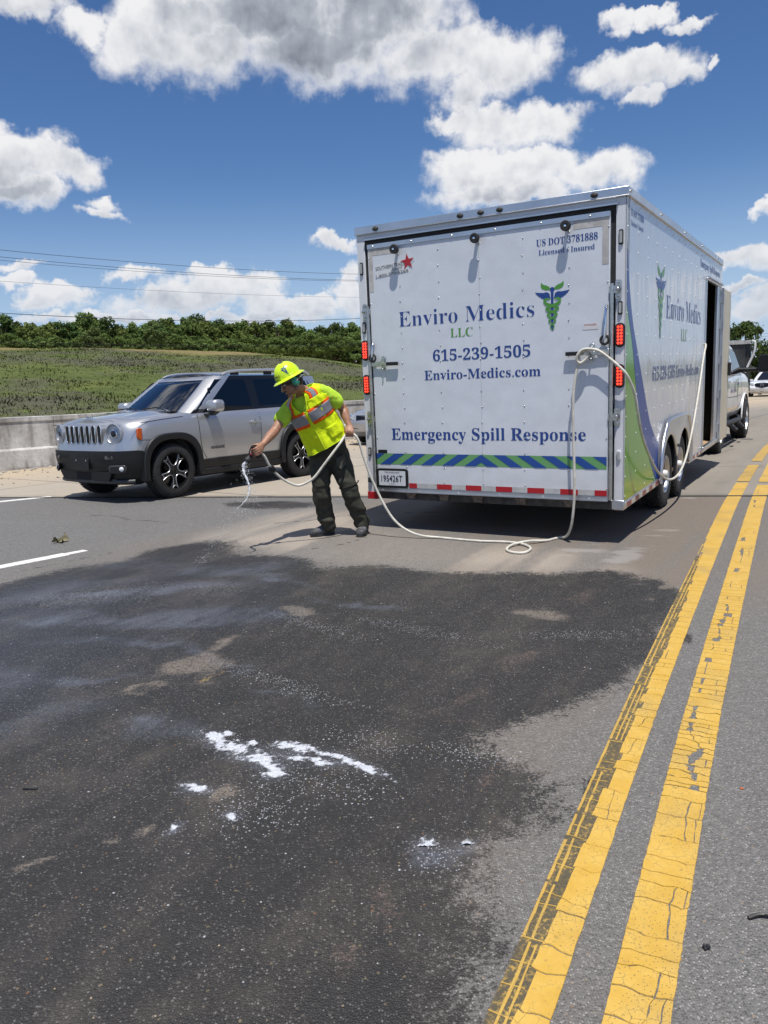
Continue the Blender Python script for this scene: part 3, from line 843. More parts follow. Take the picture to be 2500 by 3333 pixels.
# ------------------------------------------------------------------ trailer materials
def trailer_skin(name, col, rough, wav=0.5, stretch=(1, 1, 1), wscale=2.2):
    m, g, b = material(name)
    tc = g.n('ShaderNodeTexCoord').outputs['Object']
    mp = g.n('ShaderNodeMapping'); mp.inputs['Scale'].default_value = stretch; g.link(tc, mp.inputs[0])
    n = g.noise(mp.outputs[0], wscale, 2, 0.5)
    n2 = g.noise(tc, 7.0, 5, 0.65)
    hi = col; lo = tuple(c * 0.93 for c in col)
    grime = g.mix(g.ss(n2, 0.3, 0.75), hi, lo)
    sp = g.n('ShaderNodeSeparateXYZ'); g.link(tc, sp.inputs[0])
    low = g.math('MULTIPLY', g.ss(sp.outputs[2], 1.1, 0.3, 0.0, 0.35), n2)
    grime = g.mix(low, grime, (0.42, 0.39, 0.34))
    g.link(grime, b.inputs['Base Color'])
    g.setin(b, 'Roughness', g.lin(n2, 0.3, 0.7, rough, rough + 0.1))
    b.inputs['Coat Weight'].default_value = 0.25; b.inputs['Coat Roughness'].default_value = 0.06
    bn = g.n('ShaderNodeBump'); bn.inputs['Strength'].default_value = wav; bn.inputs['Distance'].default_value = 0.02
    g.link(n, bn.inputs['Height']); g.link(bn.outputs[0], b.inputs['Normal']); g.link(bn.outputs[0], b.inputs['Coat Normal'])
    return m
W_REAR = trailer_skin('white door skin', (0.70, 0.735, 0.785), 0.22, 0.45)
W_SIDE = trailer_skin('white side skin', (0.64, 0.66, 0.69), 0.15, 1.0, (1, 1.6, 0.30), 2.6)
W_TRIM = trailer_skin('white post', (0.72, 0.735, 0.76), 0.35, 0.1)
BLUE = simple('navy vinyl', (0.020, 0.060, 0.25), 0.3)
BLUE2 = simple('blue vinyl', (0.012, 0.055, 0.27), 0.32, spec=0.35)
GREEN = simple('green vinyl', (0.085, 0.30, 0.045), 0.3)
GREEN2 = simple('green gloss vinyl', (0.10, 0.33, 0.015), 0.16, coat=0.12)
STRIPE_G = simple('green reflective vinyl', (0.14, 0.35, 0.13), 0.35)
STRIPE_B = simple('blue reflective vinyl', (0.02, 0.075, 0.30), 0.35)
RED = simple('red reflective tape', (0.42, 0.012, 0.018), 0.3, coat=0.3)
SILVER = simple('silver reflective tape', (0.62, 0.62, 0.60), 0.3, 0.4, var=0.1, scale=20)
PLY = simple('plywood', (0.42, 0.29, 0.17), 0.7, var=0.25, scale=6)
WOOD = simple('brown timber', (0.20, 0.10, 0.045), 0.6, var=0.4, scale=8)
DOOR_TAN = simple('beige door lining', (0.60, 0.53, 0.39), 0.5, var=0.06, scale=3)
LED = simple('red lamp lens', (0.30, 0.008, 0.008), 0.2, coat=0.6)
LEDON = simple('lit red diode', (0.8, 0.05, 0.03), 0.3, emit=(1.0, 0.05, 0.02), estr=2.2)
CLEAR = simple('clear marker lens', (0.38, 0.39, 0.38), 0.15, coat=0.5)

# ------------------------------------------------------------------ trailer
TR = empty('cargo_trailer', T_O, -YAW, 'tall white enclosed cargo trailer with blue lettering and open side door', 'trailer')
HW = 1.295; LEN = 5.94
MR = Matrix(((1, 0, 0, 0), (0, 0, -1, 0), (0, 1, 0, 0), (0, 0, 0, 1)))           # rear plane: x->x, y->z, out -> -y
MS = Matrix(((0, 0, 1, HW), (1, 0, 0, 0), (0, 1, 0, 0), (0, 0, 0, 1)))           # right side: x->y, y->z, out -> +x

# shell: roof, far side, front, floor
b = MB()
b.box2((-HW, 0.02, 2.90), (HW, LEN, 2.945))
roof = b.build('roof', alu, TR)
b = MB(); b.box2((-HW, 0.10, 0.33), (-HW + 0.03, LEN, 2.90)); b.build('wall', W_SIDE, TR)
b = MB()
vn = [(-HW, LEN), (HW, LEN), (0.25, LEN + 0.62), (-0.25, LEN + 0.62)]
b.prism(vn[::-1], 2.55, z0=0.36)
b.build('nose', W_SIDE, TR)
b = MB(); b.box2((-HW + 0.03, 0.05, 0.33), (HW - 0.03, LEN, 0.37)); b.build('floor_panel', PLY, TR)
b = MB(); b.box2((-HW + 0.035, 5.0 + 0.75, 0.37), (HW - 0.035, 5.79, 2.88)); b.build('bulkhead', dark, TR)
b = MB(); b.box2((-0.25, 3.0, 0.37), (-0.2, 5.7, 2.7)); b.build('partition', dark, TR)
# timber rack inside the side door
b = MB()
for yy in (4.75, 5.2, 5.62):
    b.box2((0.75, yy, 0.37), (0.84, yy + 0.09, 1.75))
for zz in (0.95, 1.45, 1.75):
    b.box2((0.3, 4.6, zz), (0.86, 5.72, zz + 0.03))
b.build('shelf_rack', WOOD, TR)
b = MB(); b.box2((0.45, 5.05, 1.48), (0.8, 5.5, 1.73)); b.build('red_box', simple('red plastic', (0.3, 0.02, 0.02), 0.5), TR)
b = MB(); b.lathe([(0.13, 0), (0.14, 0.02), (0.14, 0.32), (0.12, 0.36), (0.05, 0.38)], 20, Matrix.Translation((0.62, 5.3, 1.79))); b.build('drum', simple('grey drum', (0.25, 0.25, 0.26), 0.5), TR, 40)

# right-hand side panels
arch_o = [(1.50, 0.33), (1.51, 0.50), (1.58, 0.66), (1.72, 0.80), (1.90, 0.86)]
arch_o2 = [(2.95, 0.86), (3.11, 0.80), (3.22, 0.66), (3.28, 0.50), (3.285, 0.33)]
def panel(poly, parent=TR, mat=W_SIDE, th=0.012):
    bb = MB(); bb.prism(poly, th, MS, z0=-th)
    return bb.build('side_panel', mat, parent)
ZB, ZT = 0.375, 2.90
g_ = 0.0025
panel([(0.0, ZB), (1.187 - g_, ZB), (1.187 - g_, ZT), (0.0, ZT)])
panel([(1.187 + g_, ZB), (1.50, ZB)] + arch_o[1:] + [(2.377 - g_, 0.86), (2.377 - g_, ZT), (1.187 + g_, ZT)])
panel([(2.377 + g_, 0.86)] + arch_o2[:-1] + [(3.285, ZB), (3.587 - g_, ZB), (3.587 - g_, ZT), (2.377 + g_, ZT)])
panel([(3.587 + g_, ZB), (4.40, ZB), (4.40, ZT), (3.587 + g_, ZT)])
panel([(4.40, 2.60), (5.80, 2.60), (5.80, ZT), (4.40, ZT)])
panel([(5.80, ZB), (LEN, ZB), (LEN, ZT), (5.80, ZT)])
# wheel housing inside the body
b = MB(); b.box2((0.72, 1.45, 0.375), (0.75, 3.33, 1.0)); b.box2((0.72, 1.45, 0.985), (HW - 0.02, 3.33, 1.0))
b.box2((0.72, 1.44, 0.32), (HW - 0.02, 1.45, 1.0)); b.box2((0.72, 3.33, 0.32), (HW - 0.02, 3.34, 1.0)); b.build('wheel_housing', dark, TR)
# seams: thin battens where the sheets lap
for yy in (1.187, 2.377, 3.587):
    b = MB(); b.box2((HW - 0.006, yy - 0.0025, 0.9 if 1.5 < yy < 3.2 else ZB), (HW - 0.001, yy + 0.0025, ZT)); b.build('panel_seam', simple('seam grey', (0.3, 0.31, 0.33), 0.5), TR)
# screws of the side
b = MB()
for i in range(12):
    yy = 0.03 + 0.396 * i
    for k in range(15):
        zz = 0.43 + 0.172 * k
        if 1.45 < yy < 3.32 and zz < 0.95: continue
        if yy > 4.38: continue
        b.lathe([(0.0085, 0), (0.008, 0.003), (0.004, 0.005), (0, 0.006)], 6, MS @ Matrix.Translation((yy, zz, 0)))
for yy in np.arange(0.1, 4.4, 0.2):
    b.lathe([(0.008, 0), (0.004, 0.005), (0, 0.006)], 6, MS @ Matrix.Translation((float(yy), 2.87, 0)))
tag(b.build('side_screws', simple('painted screw', (0.8, 0.81, 0.82), 0.3), TR, 50), kind='stuff')

# roof trim all round
b = MB()
b.box2((-HW - 0.012, -0.012, 2.90), (HW + 0.012, 0.03, 2.972))
b.box2((-HW - 0.012, -0.018, 2.896), (HW + 0.018, 0.0, 2.906))
b.build('roof_trim', alu, TR, bevel=0.006)
b = MB()
b.box2((HW - 0.02, 0.03, 2.90), (HW + 0.012, LEN, 2.972)); b.box2((HW - 0.02, 0.0, 2.896), (HW + 0.018, LEN, 2.906))
b.build('roof_trim', alu, TR, bevel=0.006)
b = MB(); b.box2((-HW - 0.012, 0.03, 2.90), (-HW + 0.02, LEN, 2.972)); b.build('roof_trim', alu, TR)
# clearance lamps on the trim
for x in (-1.07, -0.18, 0.02, 0.2, 1.03):
    b = MB(); b.lathe([(0.022, 0), (0.022, 0.008), (0.012, 0.016), (0, 0.018)], 12, MR @ Matrix.Translation((x, 2.935, 0.012)) @ Matrix.Scale(1.4, 4, (1, 0, 0)))
    b.build('clearance_lamp', steel_dark, TR, 50)
for y in (0.06, 1.35, 2.65, 3.9, 5.3):
    b = MB(); b.lathe([(0.012, 0), (0.012, 0.008), (0.006, 0.012), (0, 0.013)], 10, MS @ Matrix.Translation((y, 2.94, 0.012)))
    b.build('clearance_lamp', zinc, TR, 50)

# rear frame: posts, header, sill
for sx in (-1, 1):
    b = MB(); b.box2((sx * 1.207, 0.0, 0.31), (sx * HW, 0.10, 2.90)); b.build('rear_post', W_TRIM, TR, bevel=0.004)
b = MB(); b.box2((-1.207, 0.0, 2.845), (1.207, 0.09, 2.90)); b.build('header', W_TRIM, TR)
b = MB(); b.box2((-1.2, -0.022, 2.838), (1.225, 0.0, 2.852)); b.build('drip_rail', alu, TR)
b = MB()
b.box2((-1.207, 0.012, 2.79), (1.207, 0.03, 2.845)); b.box2((-1.207, 0.012, 0.40), (-1.165, 0.03, 2.79)); b.box2((1.165, 0.012, 0.40), (1.207, 0.03, 2.79))
b.build('door_gasket', rubber, TR)
b = MB(); b.box2((-1.2, 0.0, 0.31), (1.2, 0.10, 0.388)); b.build('rear_beam', steel_dark, TR, bevel=0.005)
for x in (-0.78, -0.42, -0.06, 0.37, 0.82):
    b = MB(); b.box((x, -0.012, 0.345), (0.085, 0.03, 0.045)); b.tube([(x - 0.055, -0.02, 0.375), (x + 0.055, -0.02, 0.375)], 0.012, 8)
    b.build('ramp_hinge', simple('rusty hinge', (0.16, 0.12, 0.09), 0.7, 0.3, var=0.5, scale=30), TR, 40)
b = MB(); b.box2((1.19, -0.006, 0.312), (HW + 0.006, 0.05, 0.40)); b.build('corner_cap', alu, TR, bevel=0.01)
b = MB(); b.box2((-HW - 0.004, -0.008, 0.30), (-1.185, 0.04, 0.375)); b.build('corner_reflector', RED, TR, bevel=0.004)

# rear ramp door
RD = MB(); RD.box2((-1.163, -0.018, 0.40), (1.163, 0.02, 2.795))
rd = RD.build('rear_door', W_REAR, TR, bevel=0.004)
RY = 0.018
MD = MR @ Matrix.Translation((0, 0, RY))
b = MB(); b.box2((-1.163, -0.026, 2.755), (1.163, -0.018, 2.795)); b.build('door_rail', alu, rd)
b = MB(); b.box2((-1.165, -0.030, 0.388), (1.165, -0.018, 0.425)); b.box2((-1.165, -0.045, 0.388), (1.165, -0.018, 0.398)); b.build('door_sill', alu, rd)
for q in (((-1.155, -0.0195, 2.69), (-0.87, -0.018, 2.752)), ((-1.155, -0.0195, 2.35), (-1.11, -0.018, 2.69)), ((0.86, -0.0195, 2.685), (1.155, -0.018, 2.752)), ((1.10, -0.0195, 2.38), (1.155, -0.018, 2.685))):
    b = MB(); b.box2(*q)
    b.build('tape_residue', simple('aged tape', (0.50, 0.48, 0.45), 0.6, var=0.15, scale=12), rd)
b = MB(); b.box2((-0.006, -0.0195, 0.43), (-0.003, -0.018, 2.75)); b.build('door_seam', simple('door seam grey', (0.45, 0.46, 0.48), 0.5), rd)  # thin grey line where the door sheets meet
b = MB()
for x in (-1.15, -0.82, -0.41, 0.0, 0.41, 0.82, 1.15):
    for k in range(16):
        zz = 0.50 + 0.145 * k
        if abs(x) > 1 and k % 3: continue
        b.lathe([(0.0065, 0), (0.006, 0.003), (0.003, 0.005), (0, 0.006)], 6, MD @ Matrix.Translation((x + 0.004 * math.sin(k * 3 + x), zz, 0)))
for x in np.arange(-1.1, 1.15, 0.42):
    for zz in (2.775, 0.41):
        b.lathe([(0.009, 0), (0.004, 0.006), (0, 0.007)], 6, MD @ Matrix.Translation((float(x), zz, 0.009)))
tag(b.build('door_screws', zinc, rd, 50), kind='stuff')
# writing on the ramp door
lettering('Emergency Spill Response', BLUE, rd, -0.979, 0.969, 0.914, 0.112, MD)
lettering('Enviro-Medics.com', BLUE, rd, -0.589, 0.565, 1.488, 0.088, MD)
lettering('615-239-1505', BLUE, rd, -0.492, 0.472, 1.661, 0.1, MD)
lettering('Enviro Medics', BLUE, rd, -0.847, 0.511, 2.003, 0.135, MD, offset=-0.011)
lettering('LLC', GREEN, rd, -0.303, -0.077, 1.872, 0.078, MD, offset=-0.008)
lettering('US DOT 3781888', BLUE, rd, 0.534, 1.063, 2.586, 0.055, MD)
lettering('Licensed / Insured', BLUE, rd, 0.554, 1.038, 2.511, 0.042, MD)
emblem(rd, MD @ Matrix.Translation((0.673, 1.867, 0)), 0.415, [BLUE, GREEN])
# chevron stripe
b = MB(); z0, z1 = 0.666, 0.776; L0, L1 = -1.160, 1.150; mid = -0.02
b.mat(0).add([MD @ Vector(p) for p in ((L0, z0, 0.0015), (L1, z0, 0.0015), (L1, z1, 0.0015), (L0, z1, 0.0015))], [(0, 1, 2, 3)])
def clip_par(xa, xb, slant, lo, hi):
    """parallelogram between z0 and z1, clipped to lo..hi in x"""
    pts = [(xa, z0), (xb, z0), (xb + slant, z1), (xa + slant, z1)]
    for lim, sg in ((lo, 1), (hi, -1)):
        o = []
        for i in range(len(pts)):
            p, q = pts[i], pts[(i + 1) % len(pts)]
            ip, iq = sg * (p[0] - lim) >= 0, sg * (q[0] - lim) >= 0
            if ip: o.append(p)
            if ip != iq:
                t = (lim - p[0]) / (q[0] - p[0]); o.append((lim, p[1] + t * (q[1] - p[1])))
        pts = o
        if len(pts) < 3: return None
    return pts
b.mat(1)
for k in range(8):
    for sl, lo, hi, base in ((0.17, L0, mid, mid - 0.17 - 0.005 - k * 0.232), (-0.17, mid, L1, mid + 0.17 + 0.005 + k * 0.232)):
        xa, xb = (base - 0.0, base + 0.116) if sl > 0 else (base - 0.116, base)
        p = clip_par(xa, xb, sl, lo, hi)
        if p: b.add([MD @ Vector((q[0], q[1], 0.0032)) for q in p], [tuple(range(len(p)))])
b.build('chevron_stripe', [STRIPE_G, STRIPE_B], rd)
# red and silver tape
b = MB(); x = -0.80
b.mat(0).box2((-0.80, -0.0205, 0.432), (1.155, -0.019, 0.482))
b.build('reflective_tape', SILVER, rd)
for k in range(7):
    xa = -0.80 + 0.308 * k if k else -0.80
    xb = xa + (0.088 if k == 0 else 0.16)
    b = MB(); b.box2((xa + 0.0, -0.0225, 0.432), (min(xb, 1.155), -0.0215, 0.482)); b.build('red_band', RED, rd)
# number plate in a black frame
b = MB()
b.prism(rrect(0.36, 0.195, 0.03, 4, -0.985, 0.527), 0.014, MD)
pf = b.build('plate_frame', black_plastic, rd, bevel=0.004)
b = MB(); b.prism(rrect(0.305, 0.148, 0.008, 3, -0.985, 0.527), 0.003, MD, z0=0.0145)
plate = b.build('number_plate', simple('plate white', (0.66, 0.68, 0.70), 0.4, var=0.05, scale=40), pf)
MP = MD @ Matrix.Translation((0, 0, 0.018))
INK = simple('plate ink', (0.012, 0.014, 0.03), 0.5)
lettering('TENNESSEE', INK, pf, -1.07, -0.90, 0.581, 0.014, MP, bold=False, name='plate_lettering')
lettering('195426T', INK, pf, -1.108, -0.866, 0.494, 0.062, MP, bold=False, name='plate_lettering', offset=0.006)
lettering('SEMI', INK, pf, -1.02, -0.95, 0.464, 0.012, MP, bold=False, name='plate_lettering', spacing=1.5)
# maker's card and dealer sticker
b = MB(); b.prism(rrect(0.105, 0.034, 0.004, 2, -1.09, 0.795), 0.002, MD, z0=0.0005); b.build('small_card', black_plastic, rd)
b = MB(); b.prism([(-1.085, 2.475), (-0.72, 2.505), (-0.715, 2.56), (-0.655, 2.60), (-0.70, 2.622), (-0.722, 2.70), (-0.755, 2.63), (-0.80, 2.618), (-1.085, 2.592)], 0.0012, MD, z0=0.0008)
stk = b.build('dealer_sticker', simple('sticker white', (0.70, 0.71, 0.72), 0.35), rd)
GREYINK = simple('grey ink', (0.16, 0.165, 0.175), 0.5)
MK = MD @ Matrix.Translation((0, 0, 0.0012)) @ Matrix.Rotation(R(3), 4, 'Z')
Ms = Matrix.Translation((-1.08, 0, 0)) 
def stick(s, x0, x1, z, cap):
    Mt = MD @ Matrix.Translation((-1.08, 2.5, 0.0012)) @ Matrix.Rotation(R(4.5), 4, 'Z')
    lettering(s, GREYINK, stk, x0, x1, z, cap, Mt, bold=False, name='sticker_lettering', offset=0.012)
stick('SOUTHERN TRAILER', 0.005, 0.35, 0.045, 0.034)
stick('DEPOT', 0.19, 0.30, 0.012, 0.024)
stick('1-800-270-6264', 0.0, 0.355, -0.022, 0.026)
star = []
for k in range(10):
    rr_ = 0.075 if k % 2 == 0 else 0.03
    a = R(90 + 36 * k + 6); star.append((-0.728 + rr_ * math.cos(a), 2.595 + rr_ * math.sin(a)))
b = MB(); b.prism(star, 0.001, MD, z0=0.0036); b.build('red_star', RED, stk)
b = MB(); b.prism(rrect(0.13, 0.05, 0.004, 2, 1.005, 1.885), 0.001, MD, z0=0.001); dn = b.build('danger_label', simple('label white', (0.7, 0.68, 0.68), 0.5), rd)
lettering('DANGER', simple('label red', (0.45, 0.03, 0.03), 0.5), dn, 0.955, 1.055, 1.893, 0.014, MD, bold=False, name='label_lettering', lift=0.003)

# roller bumpers along the top of the door
for x in (-0.833, -0.011, 0.811):
    b = MB(); b.lathe([(0.0, 0.0), (0.016, 0.0), (0.016, 0.05), (0.040, 0.05), (0.044, 0.056), (0.044, 0.078), (0.038, 0.084), (0.02, 0.084), (0.02, 0.08), (0.0, 0.08)], 20, MD @ Matrix.Translation((x, 2.715, 0)))
    rb = b.build('roller', rubber, rd, 40)
    b = MB(); b.lathe([(0.011, 0.08), (0.011, 0.087), (0.0, 0.088)], 10, MD @ Matrix.Translation((x, 2.715, 0))); b.build('hub', chrome, rb, 40)

# cam bars, brackets, latches, grab hooks
for sx in (-1, 1):
    x = sx * 1.185
    b = MB(); b.tube([MR @ Vector((x, 0.40, 0.028)), MR @ Vector((x, 2.22, 0.028))], 0.016, 10); b.build('lock_bar', zinc, TR, 60)
    for zz in (2.17, 1.12):
        b = MB()
        b.prism(rrect(0.052, 0.155, 0.018, 4, sx * 1.232, zz), 0.006, MR, z0=0.0005)
        b.prism(rrect(0.075, 0.06, 0.006, 3, sx * 1.2, zz), 0.02, MR, z0=0.0135)
        b.lathe([(0.016, 0.0), (0.016, 0.012), (0.008, 0.018), (0, 0.019)], 10, MR @ Matrix.Translation((sx * 1.232, zz, 0.033)))
        for dz in (-0.055, 0.055):
            b.lathe([(0.012, 0), (0.012, 0.008), (0, 0.013)], 8, MR @ Matrix.Translation((sx * 1.232, zz + dz, 0.007)))
        b.build('bar_bracket', zinc, TR, 40)
    # latch plate with its handle
    lx, lz = (1.018, 1.672) if sx > 0 else (-1.032, 1.665)
    b = MB()
    b.prism(rrect(0.05, 0.14, 0.02, 4, lx, lz), 0.006, MD, z0=0.0005); b.prism(rrect(0.032, 0.06, 0.012, 3, lx, lz + 0.02), 0.028, MD, z0=0.006)
    b.tube([MD @ Vector((lx, lz - 0.045, 0.012)), MD @ Vector((lx, lz - 0.055, 0.03)), MD @ Vector((lx, lz - 0.075, 0.03))], 0.008, 6)
    lp = b.build('latch', zinc, rd, 40, bevel=0.002)
    b = MB()
    if sx > 0: b.box((0.935, -0.042, lz - 0.008), (0.28, 0.012, 0.03)); b.box((1.10, -0.04, lz - 0.004), (0.14, 0.01, 0.05))
    else: b.box((-0.99, -0.042, lz - 0.006), (0.10, 0.012, 0.028)); b.box((-1.10, -0.04, lz - 0.004), (0.12, 0.01, 0.045))
    b.build('handle_bar', zinc, lp, bevel=0.003)
    b = MB()
    gx = 0.862 if sx > 0 else -0.925
    b.box((gx, -0.046, lz - 0.007), (0.128, 0.024, 0.034)); b.build('handle_grip', black_plastic, lp, bevel=0.005)
    # grab rod and hook
    hx, zt, zb = (1.14, 2.045, 1.775) if sx > 0 else (-1.135, 1.86, 1.73)
    pth = [MD @ Vector(p) for p in ((hx, zt, 0.004), (hx, zt - 0.005, 0.03), (hx, zt - 0.03, 0.04), (hx - 0.004, zb + 0.02, 0.04), (hx - 0.01, zb, 0.04))]
    ring = [MD @ Vector((hx - 0.008 + 0.034 * math.cos(2 * PI * k / 14), zb - 0.01 + 0.034 * math.sin(2 * PI * k / 14), 0.03)) for k in range(14)]
    b = MB(); b.tube(pth, 0.011, 8); hk = b.build('grab_rod', chrome, rd, 60)
    b = MB(); b.tube(ring, 0.011, 6, closed=True); b.build('rubber_ring', rubber, hk, 60)

# lamps on the rear posts
for sx in (-1, 1):
    for zz in (1.80, 1.462):
        b = MB(); b.prism(rrect(0.086, 0.20, 0.042, 6, sx * 1.249, zz), 0.012, MR); lm = b.build('tail_lamp', rubber, TR, bevel=0.003)
        b = MB(); b.prism(rrect(0.062, 0.172, 0.030, 6, sx * 1.249, zz), 0.007, MR, z0=0.012); b.build('lamp_lens', LED, lm, bevel=0.004)
        for k in range(6):
            for j in (-1, 1):
                b = MB(); b.lathe([(0.0105, 0), (0.009, 0.003), (0, 0.004)], 8, MR @ Matrix.Translation((sx * 1.249 + j * 0.013, zz - 0.066 + 0.0265 * k, 0.019))); b.build('diode', LEDON, lm)
    for zz, hh, mt in ((2.583, 0.12, CLEAR), (2.02, 0.11, CLEAR), (0.79, 0.085, CLEAR)):
        b = MB(); b.prism(rrect(0.036, hh, 0.012, 4, sx * 1.249, zz), 0.012, MR); ml = b.build('marker_lamp', rubber if zz > 0.8 or sx < 0 else W_TRIM, TR, bevel=0.003)
        b = MB(); b.prism(rrect(0.022, hh - 0.025, 0.008, 3, sx * 1.249, zz), 0.006, MR, z0=0.012); b.build('lamp_lens', mt, ml)
b = MB(); b.box((-1.256, -0.016, 0.50), (0.04, 0.03, 0.05)); b.build('chain_clip', rubber, TR, bevel=0.006)

# swoosh on the right side: green field with a blue edge
outer = [(0.012, 2.56), (0.10, 2.22), (0.24, 1.92), (0.42, 1.69), (0.60, 1.48), (0.758, 1.29), (0.93, 1.09), (1.06, 0.97), (1.25, 0.85), (1.45, 0.755)]
inner = [(0.012, 2.06), (0.10, 1.92), (0.25, 1.69), (0.42, 1.31), (0.56, 1.12), (0.72, 0.92), (0.92, 0.72), (1.14, 0.54), (1.35, 0.39)]
def cm2(p, n=5): return [(q.x, q.y) for q in catmull([(x, y, 0) for x, y in p], n)]
o2, i2 = cm2(outer), cm2(inner)
b = MB(); b.add([MS @ Vector((x, z, 0.0012)) for x, z in i2] + [MS @ Vector((0.004, 0.39, 0.0012))], [tuple([len(i2)] + list(range(len(i2) - 1, -1, -1)))]); b.build('green_swoosh', GREEN2, TR)
b = MB()
n_ = len(i2); oo = [o2[int(round(k * (len(o2) - 1) / (n_ - 1)))] for k in range(n_)]
vs = [MS @ Vector((x, z, 0.0022)) for x, z in i2] + [MS @ Vector((x, z, 0.0022)) for x, z in oo]
b.add(vs, [(k, k + 1, n_ + k + 1, n_ + k) for k in range(n_ - 1)])
b.add([MS @ Vector(p) for p in ((1.35, 0.39, 0.0022), (1.46, 0.39, 0.0022), (1.46, 0.75, 0.0022), (1.45, 0.755, 0.0022))], [(0, 1, 2, 3)])
b.build('blue_swoosh', BLUE2, TR)
# writing on the side
lettering('US DOT 3781888', BLUE, TR, 0.13, 0.62, 2.765, 0.052, MS)
lettering('Licensed / Insured', BLUE, TR, 0.135, 0.60, 2.69, 0.04, MS)
emblem(TR, MS @ Matrix.Translation((1.43, 1.775, 0)), 0.72, [BLUE2, GREEN], 0.95)
lettering('Enviro Medics', BLUE2, TR, 1.73, 4.0, 1.996, 0.225, MS, offset=-0.011)
lettering('LLC', GREEN, TR, 2.63, 3.01, 1.78, 0.13, MS, offset=-0.008)
lettering('615-239-1505 Enviro-Medics.com', BLUE, TR, 1.10, 3.95, 1.385, 0.13, MS)
lettering('Emergency Spill Response', BLUE2, TR, 3.87, 5.70, 2.705, 0.085, MS)
# bottom rail with tape
b = MB(); b.box2((HW - 0.01, 0.05, 0.318), (HW + 0.008, 1.47, 0.376)); b.box2((HW - 0.01, 3.31, 0.318), (HW + 0.008, LEN, 0.376)); b.build('bottom_rail', alu, TR, bevel=0.004)
for y0, y1 in ((0.1, 1.44), (3.33, 4.36)):
    y = y0; k = 0
    while y < y1 - 0.05:
        ye = min(y + 0.15, y1)
        b = MB(); b.box2((HW + 0.0085, y, 0.325), (HW + 0.0105, ye, 0.368)); b.build('red_band' if k % 2 == 0 else 'silver_band', simple('faded red tape', (0.26, 0.06, 0.06), 0.4) if k % 2 == 0 else SILVER, TR)
        y = ye; k += 1
# fender flare with the web between the two wheels
WY = (1.985, 2.865); WR = 0.36
out = [(1.455, 0.335), (1.47, 0.55), (1.56, 0.74), (1.72, 0.88), (1.90, 0.945), (2.95, 0.945), (3.13, 0.88), (3.27, 0.74), (3.34, 0.55), (3.345, 0.335)]
out = [(q.x, q.y) for q in catmull([(x, z, 0) for x, z in out], 3)]
inn = []
for a in range(0, 146, 10): inn.append((WY[1] + 0.43 * math.cos(R(a)), WR + 0.43 * math.sin(R(a))))
inn.append((2.425, 0.50))
for a in range(35, 181, 10): inn.append((WY[0] + 0.43 * math.cos(R(a)), WR + 0.43 * math.sin(R(a))))
inn = [(3.30, 0.335)] + [(min(y, 3.295), z) for y, z in inn] + [(1.55, 0.335)]
b = MB(); b.prism(out[::1] + inn, 0.03, MS, z0=0.0)
fl = b.build('fender_flare', alu, TR, bevel=0.01)
b = MB()
b.tube([MS @ Vector((y, z, 0.03)) for y, z in out], 0.02, 8)
b.build('flare_lip', alu, fl, 60)
b = MB(); b.box((HW + 0.035, 2.425, 0.63), (0.02, 0.035, 0.03)); b.build('amber_reflector', steel_dark, fl)

def trailer_wheel(cx, cy, cz, parent):
    """tyre, steel rim with slots, hub cap; axle along local x"""
    Mx = Matrix.Translation((cx, cy, cz)) @ Matrix.Rotation(R(90), 4, 'Y')
    b = MB()
    prof = [(0.19, -0.09), (0.22, -0.108), (0.29, -0.115), (0.335, -0.105), (0.355, -0.08), (0.36, -0.04), (0.36, 0.04), (0.355, 0.08), (0.335, 0.105), (0.29, 0.115), (0.22, 0.108), (0.19, 0.09), (0.19, -0.09)]
    b.lathe(prof, 48, Mx, caps=False)
    w = empty('wheel'); w.parent = parent
    b.build('tyre', rubber, w, 30)
    b = MB()
    for ring, off in ((-0.075, 0), (-0.025, .5), (0.025, 0), (0.075, .5)):
        for k in range(44):
            a = 2 * PI * (k + off) / 44
            b.box(Mx @ Vector((0.361 * math.cos(a), 0.361 * math.sin(a), ring)), (0.012, 0.03, 0.038), (Mx @ Matrix.Rotation(a, 4, 'Z')).to_3x3() @ Matrix(((1, 0, 0), (0, 1, 0), (0, 0, 1))))
    tag(b.build('tread_blocks', rubber, w), kind='stuff')
    b = MB(); b.lathe([(0.196, 0.085), (0.205, 0.10), (0.198, 0.108), (0.185, 0.095), (0.18, 0.05), (0.12, 0.03), (0.06, 0.045), (0.055, 0.06), (0.0, 0.06)], 36, Mx, caps=False); b.build('rim', alu, w, 40)
    for k in range(8):
        a = 2 * PI * k / 8
        b = MB(); b.prism([(0.075, -0.02), (0.165, -0.036), (0.165, 0.036), (0.075, 0.02)], 0.004, Mx @ Matrix.Rotation(a, 4, 'Z'), z0=0.052)
        b.build('spoke', alu, w, bevel=0.003)
    b = MB(); b.lathe([(0.05, 0.05), (0.048, 0.10), (0.038, 0.125), (0.0, 0.13)], 18, Mx); b.build('hub_cap', simple('painted hub', (0.62, 0.62, 0.6), 0.4), w, 40)
    return w
for cy in WY: trailer_wheel(1.175, cy, WR, TR)
for cy in WY:
    b = MB(); b.lathe([(0.36, -0.1), (0.36, 0.1), (0.2, 0.1)], 32, Matrix.Translation((-1.175, cy, WR)) @ Matrix.Rotation(R(90), 4, 'Y')); b.build('wheel', rubber, TR, 40)
b = MB()
for cy in WY: b.tube([(-1.1, cy, WR), (1.1, cy, WR)], 0.045, 8)
b.box2((-0.7, 0.9, 0.22), (-0.6, 7.2, 0.33)); b.box2((0.6, 0.9, 0.22), (0.7, 7.2, 0.33))
b.build('chassis', steel_dark, TR)

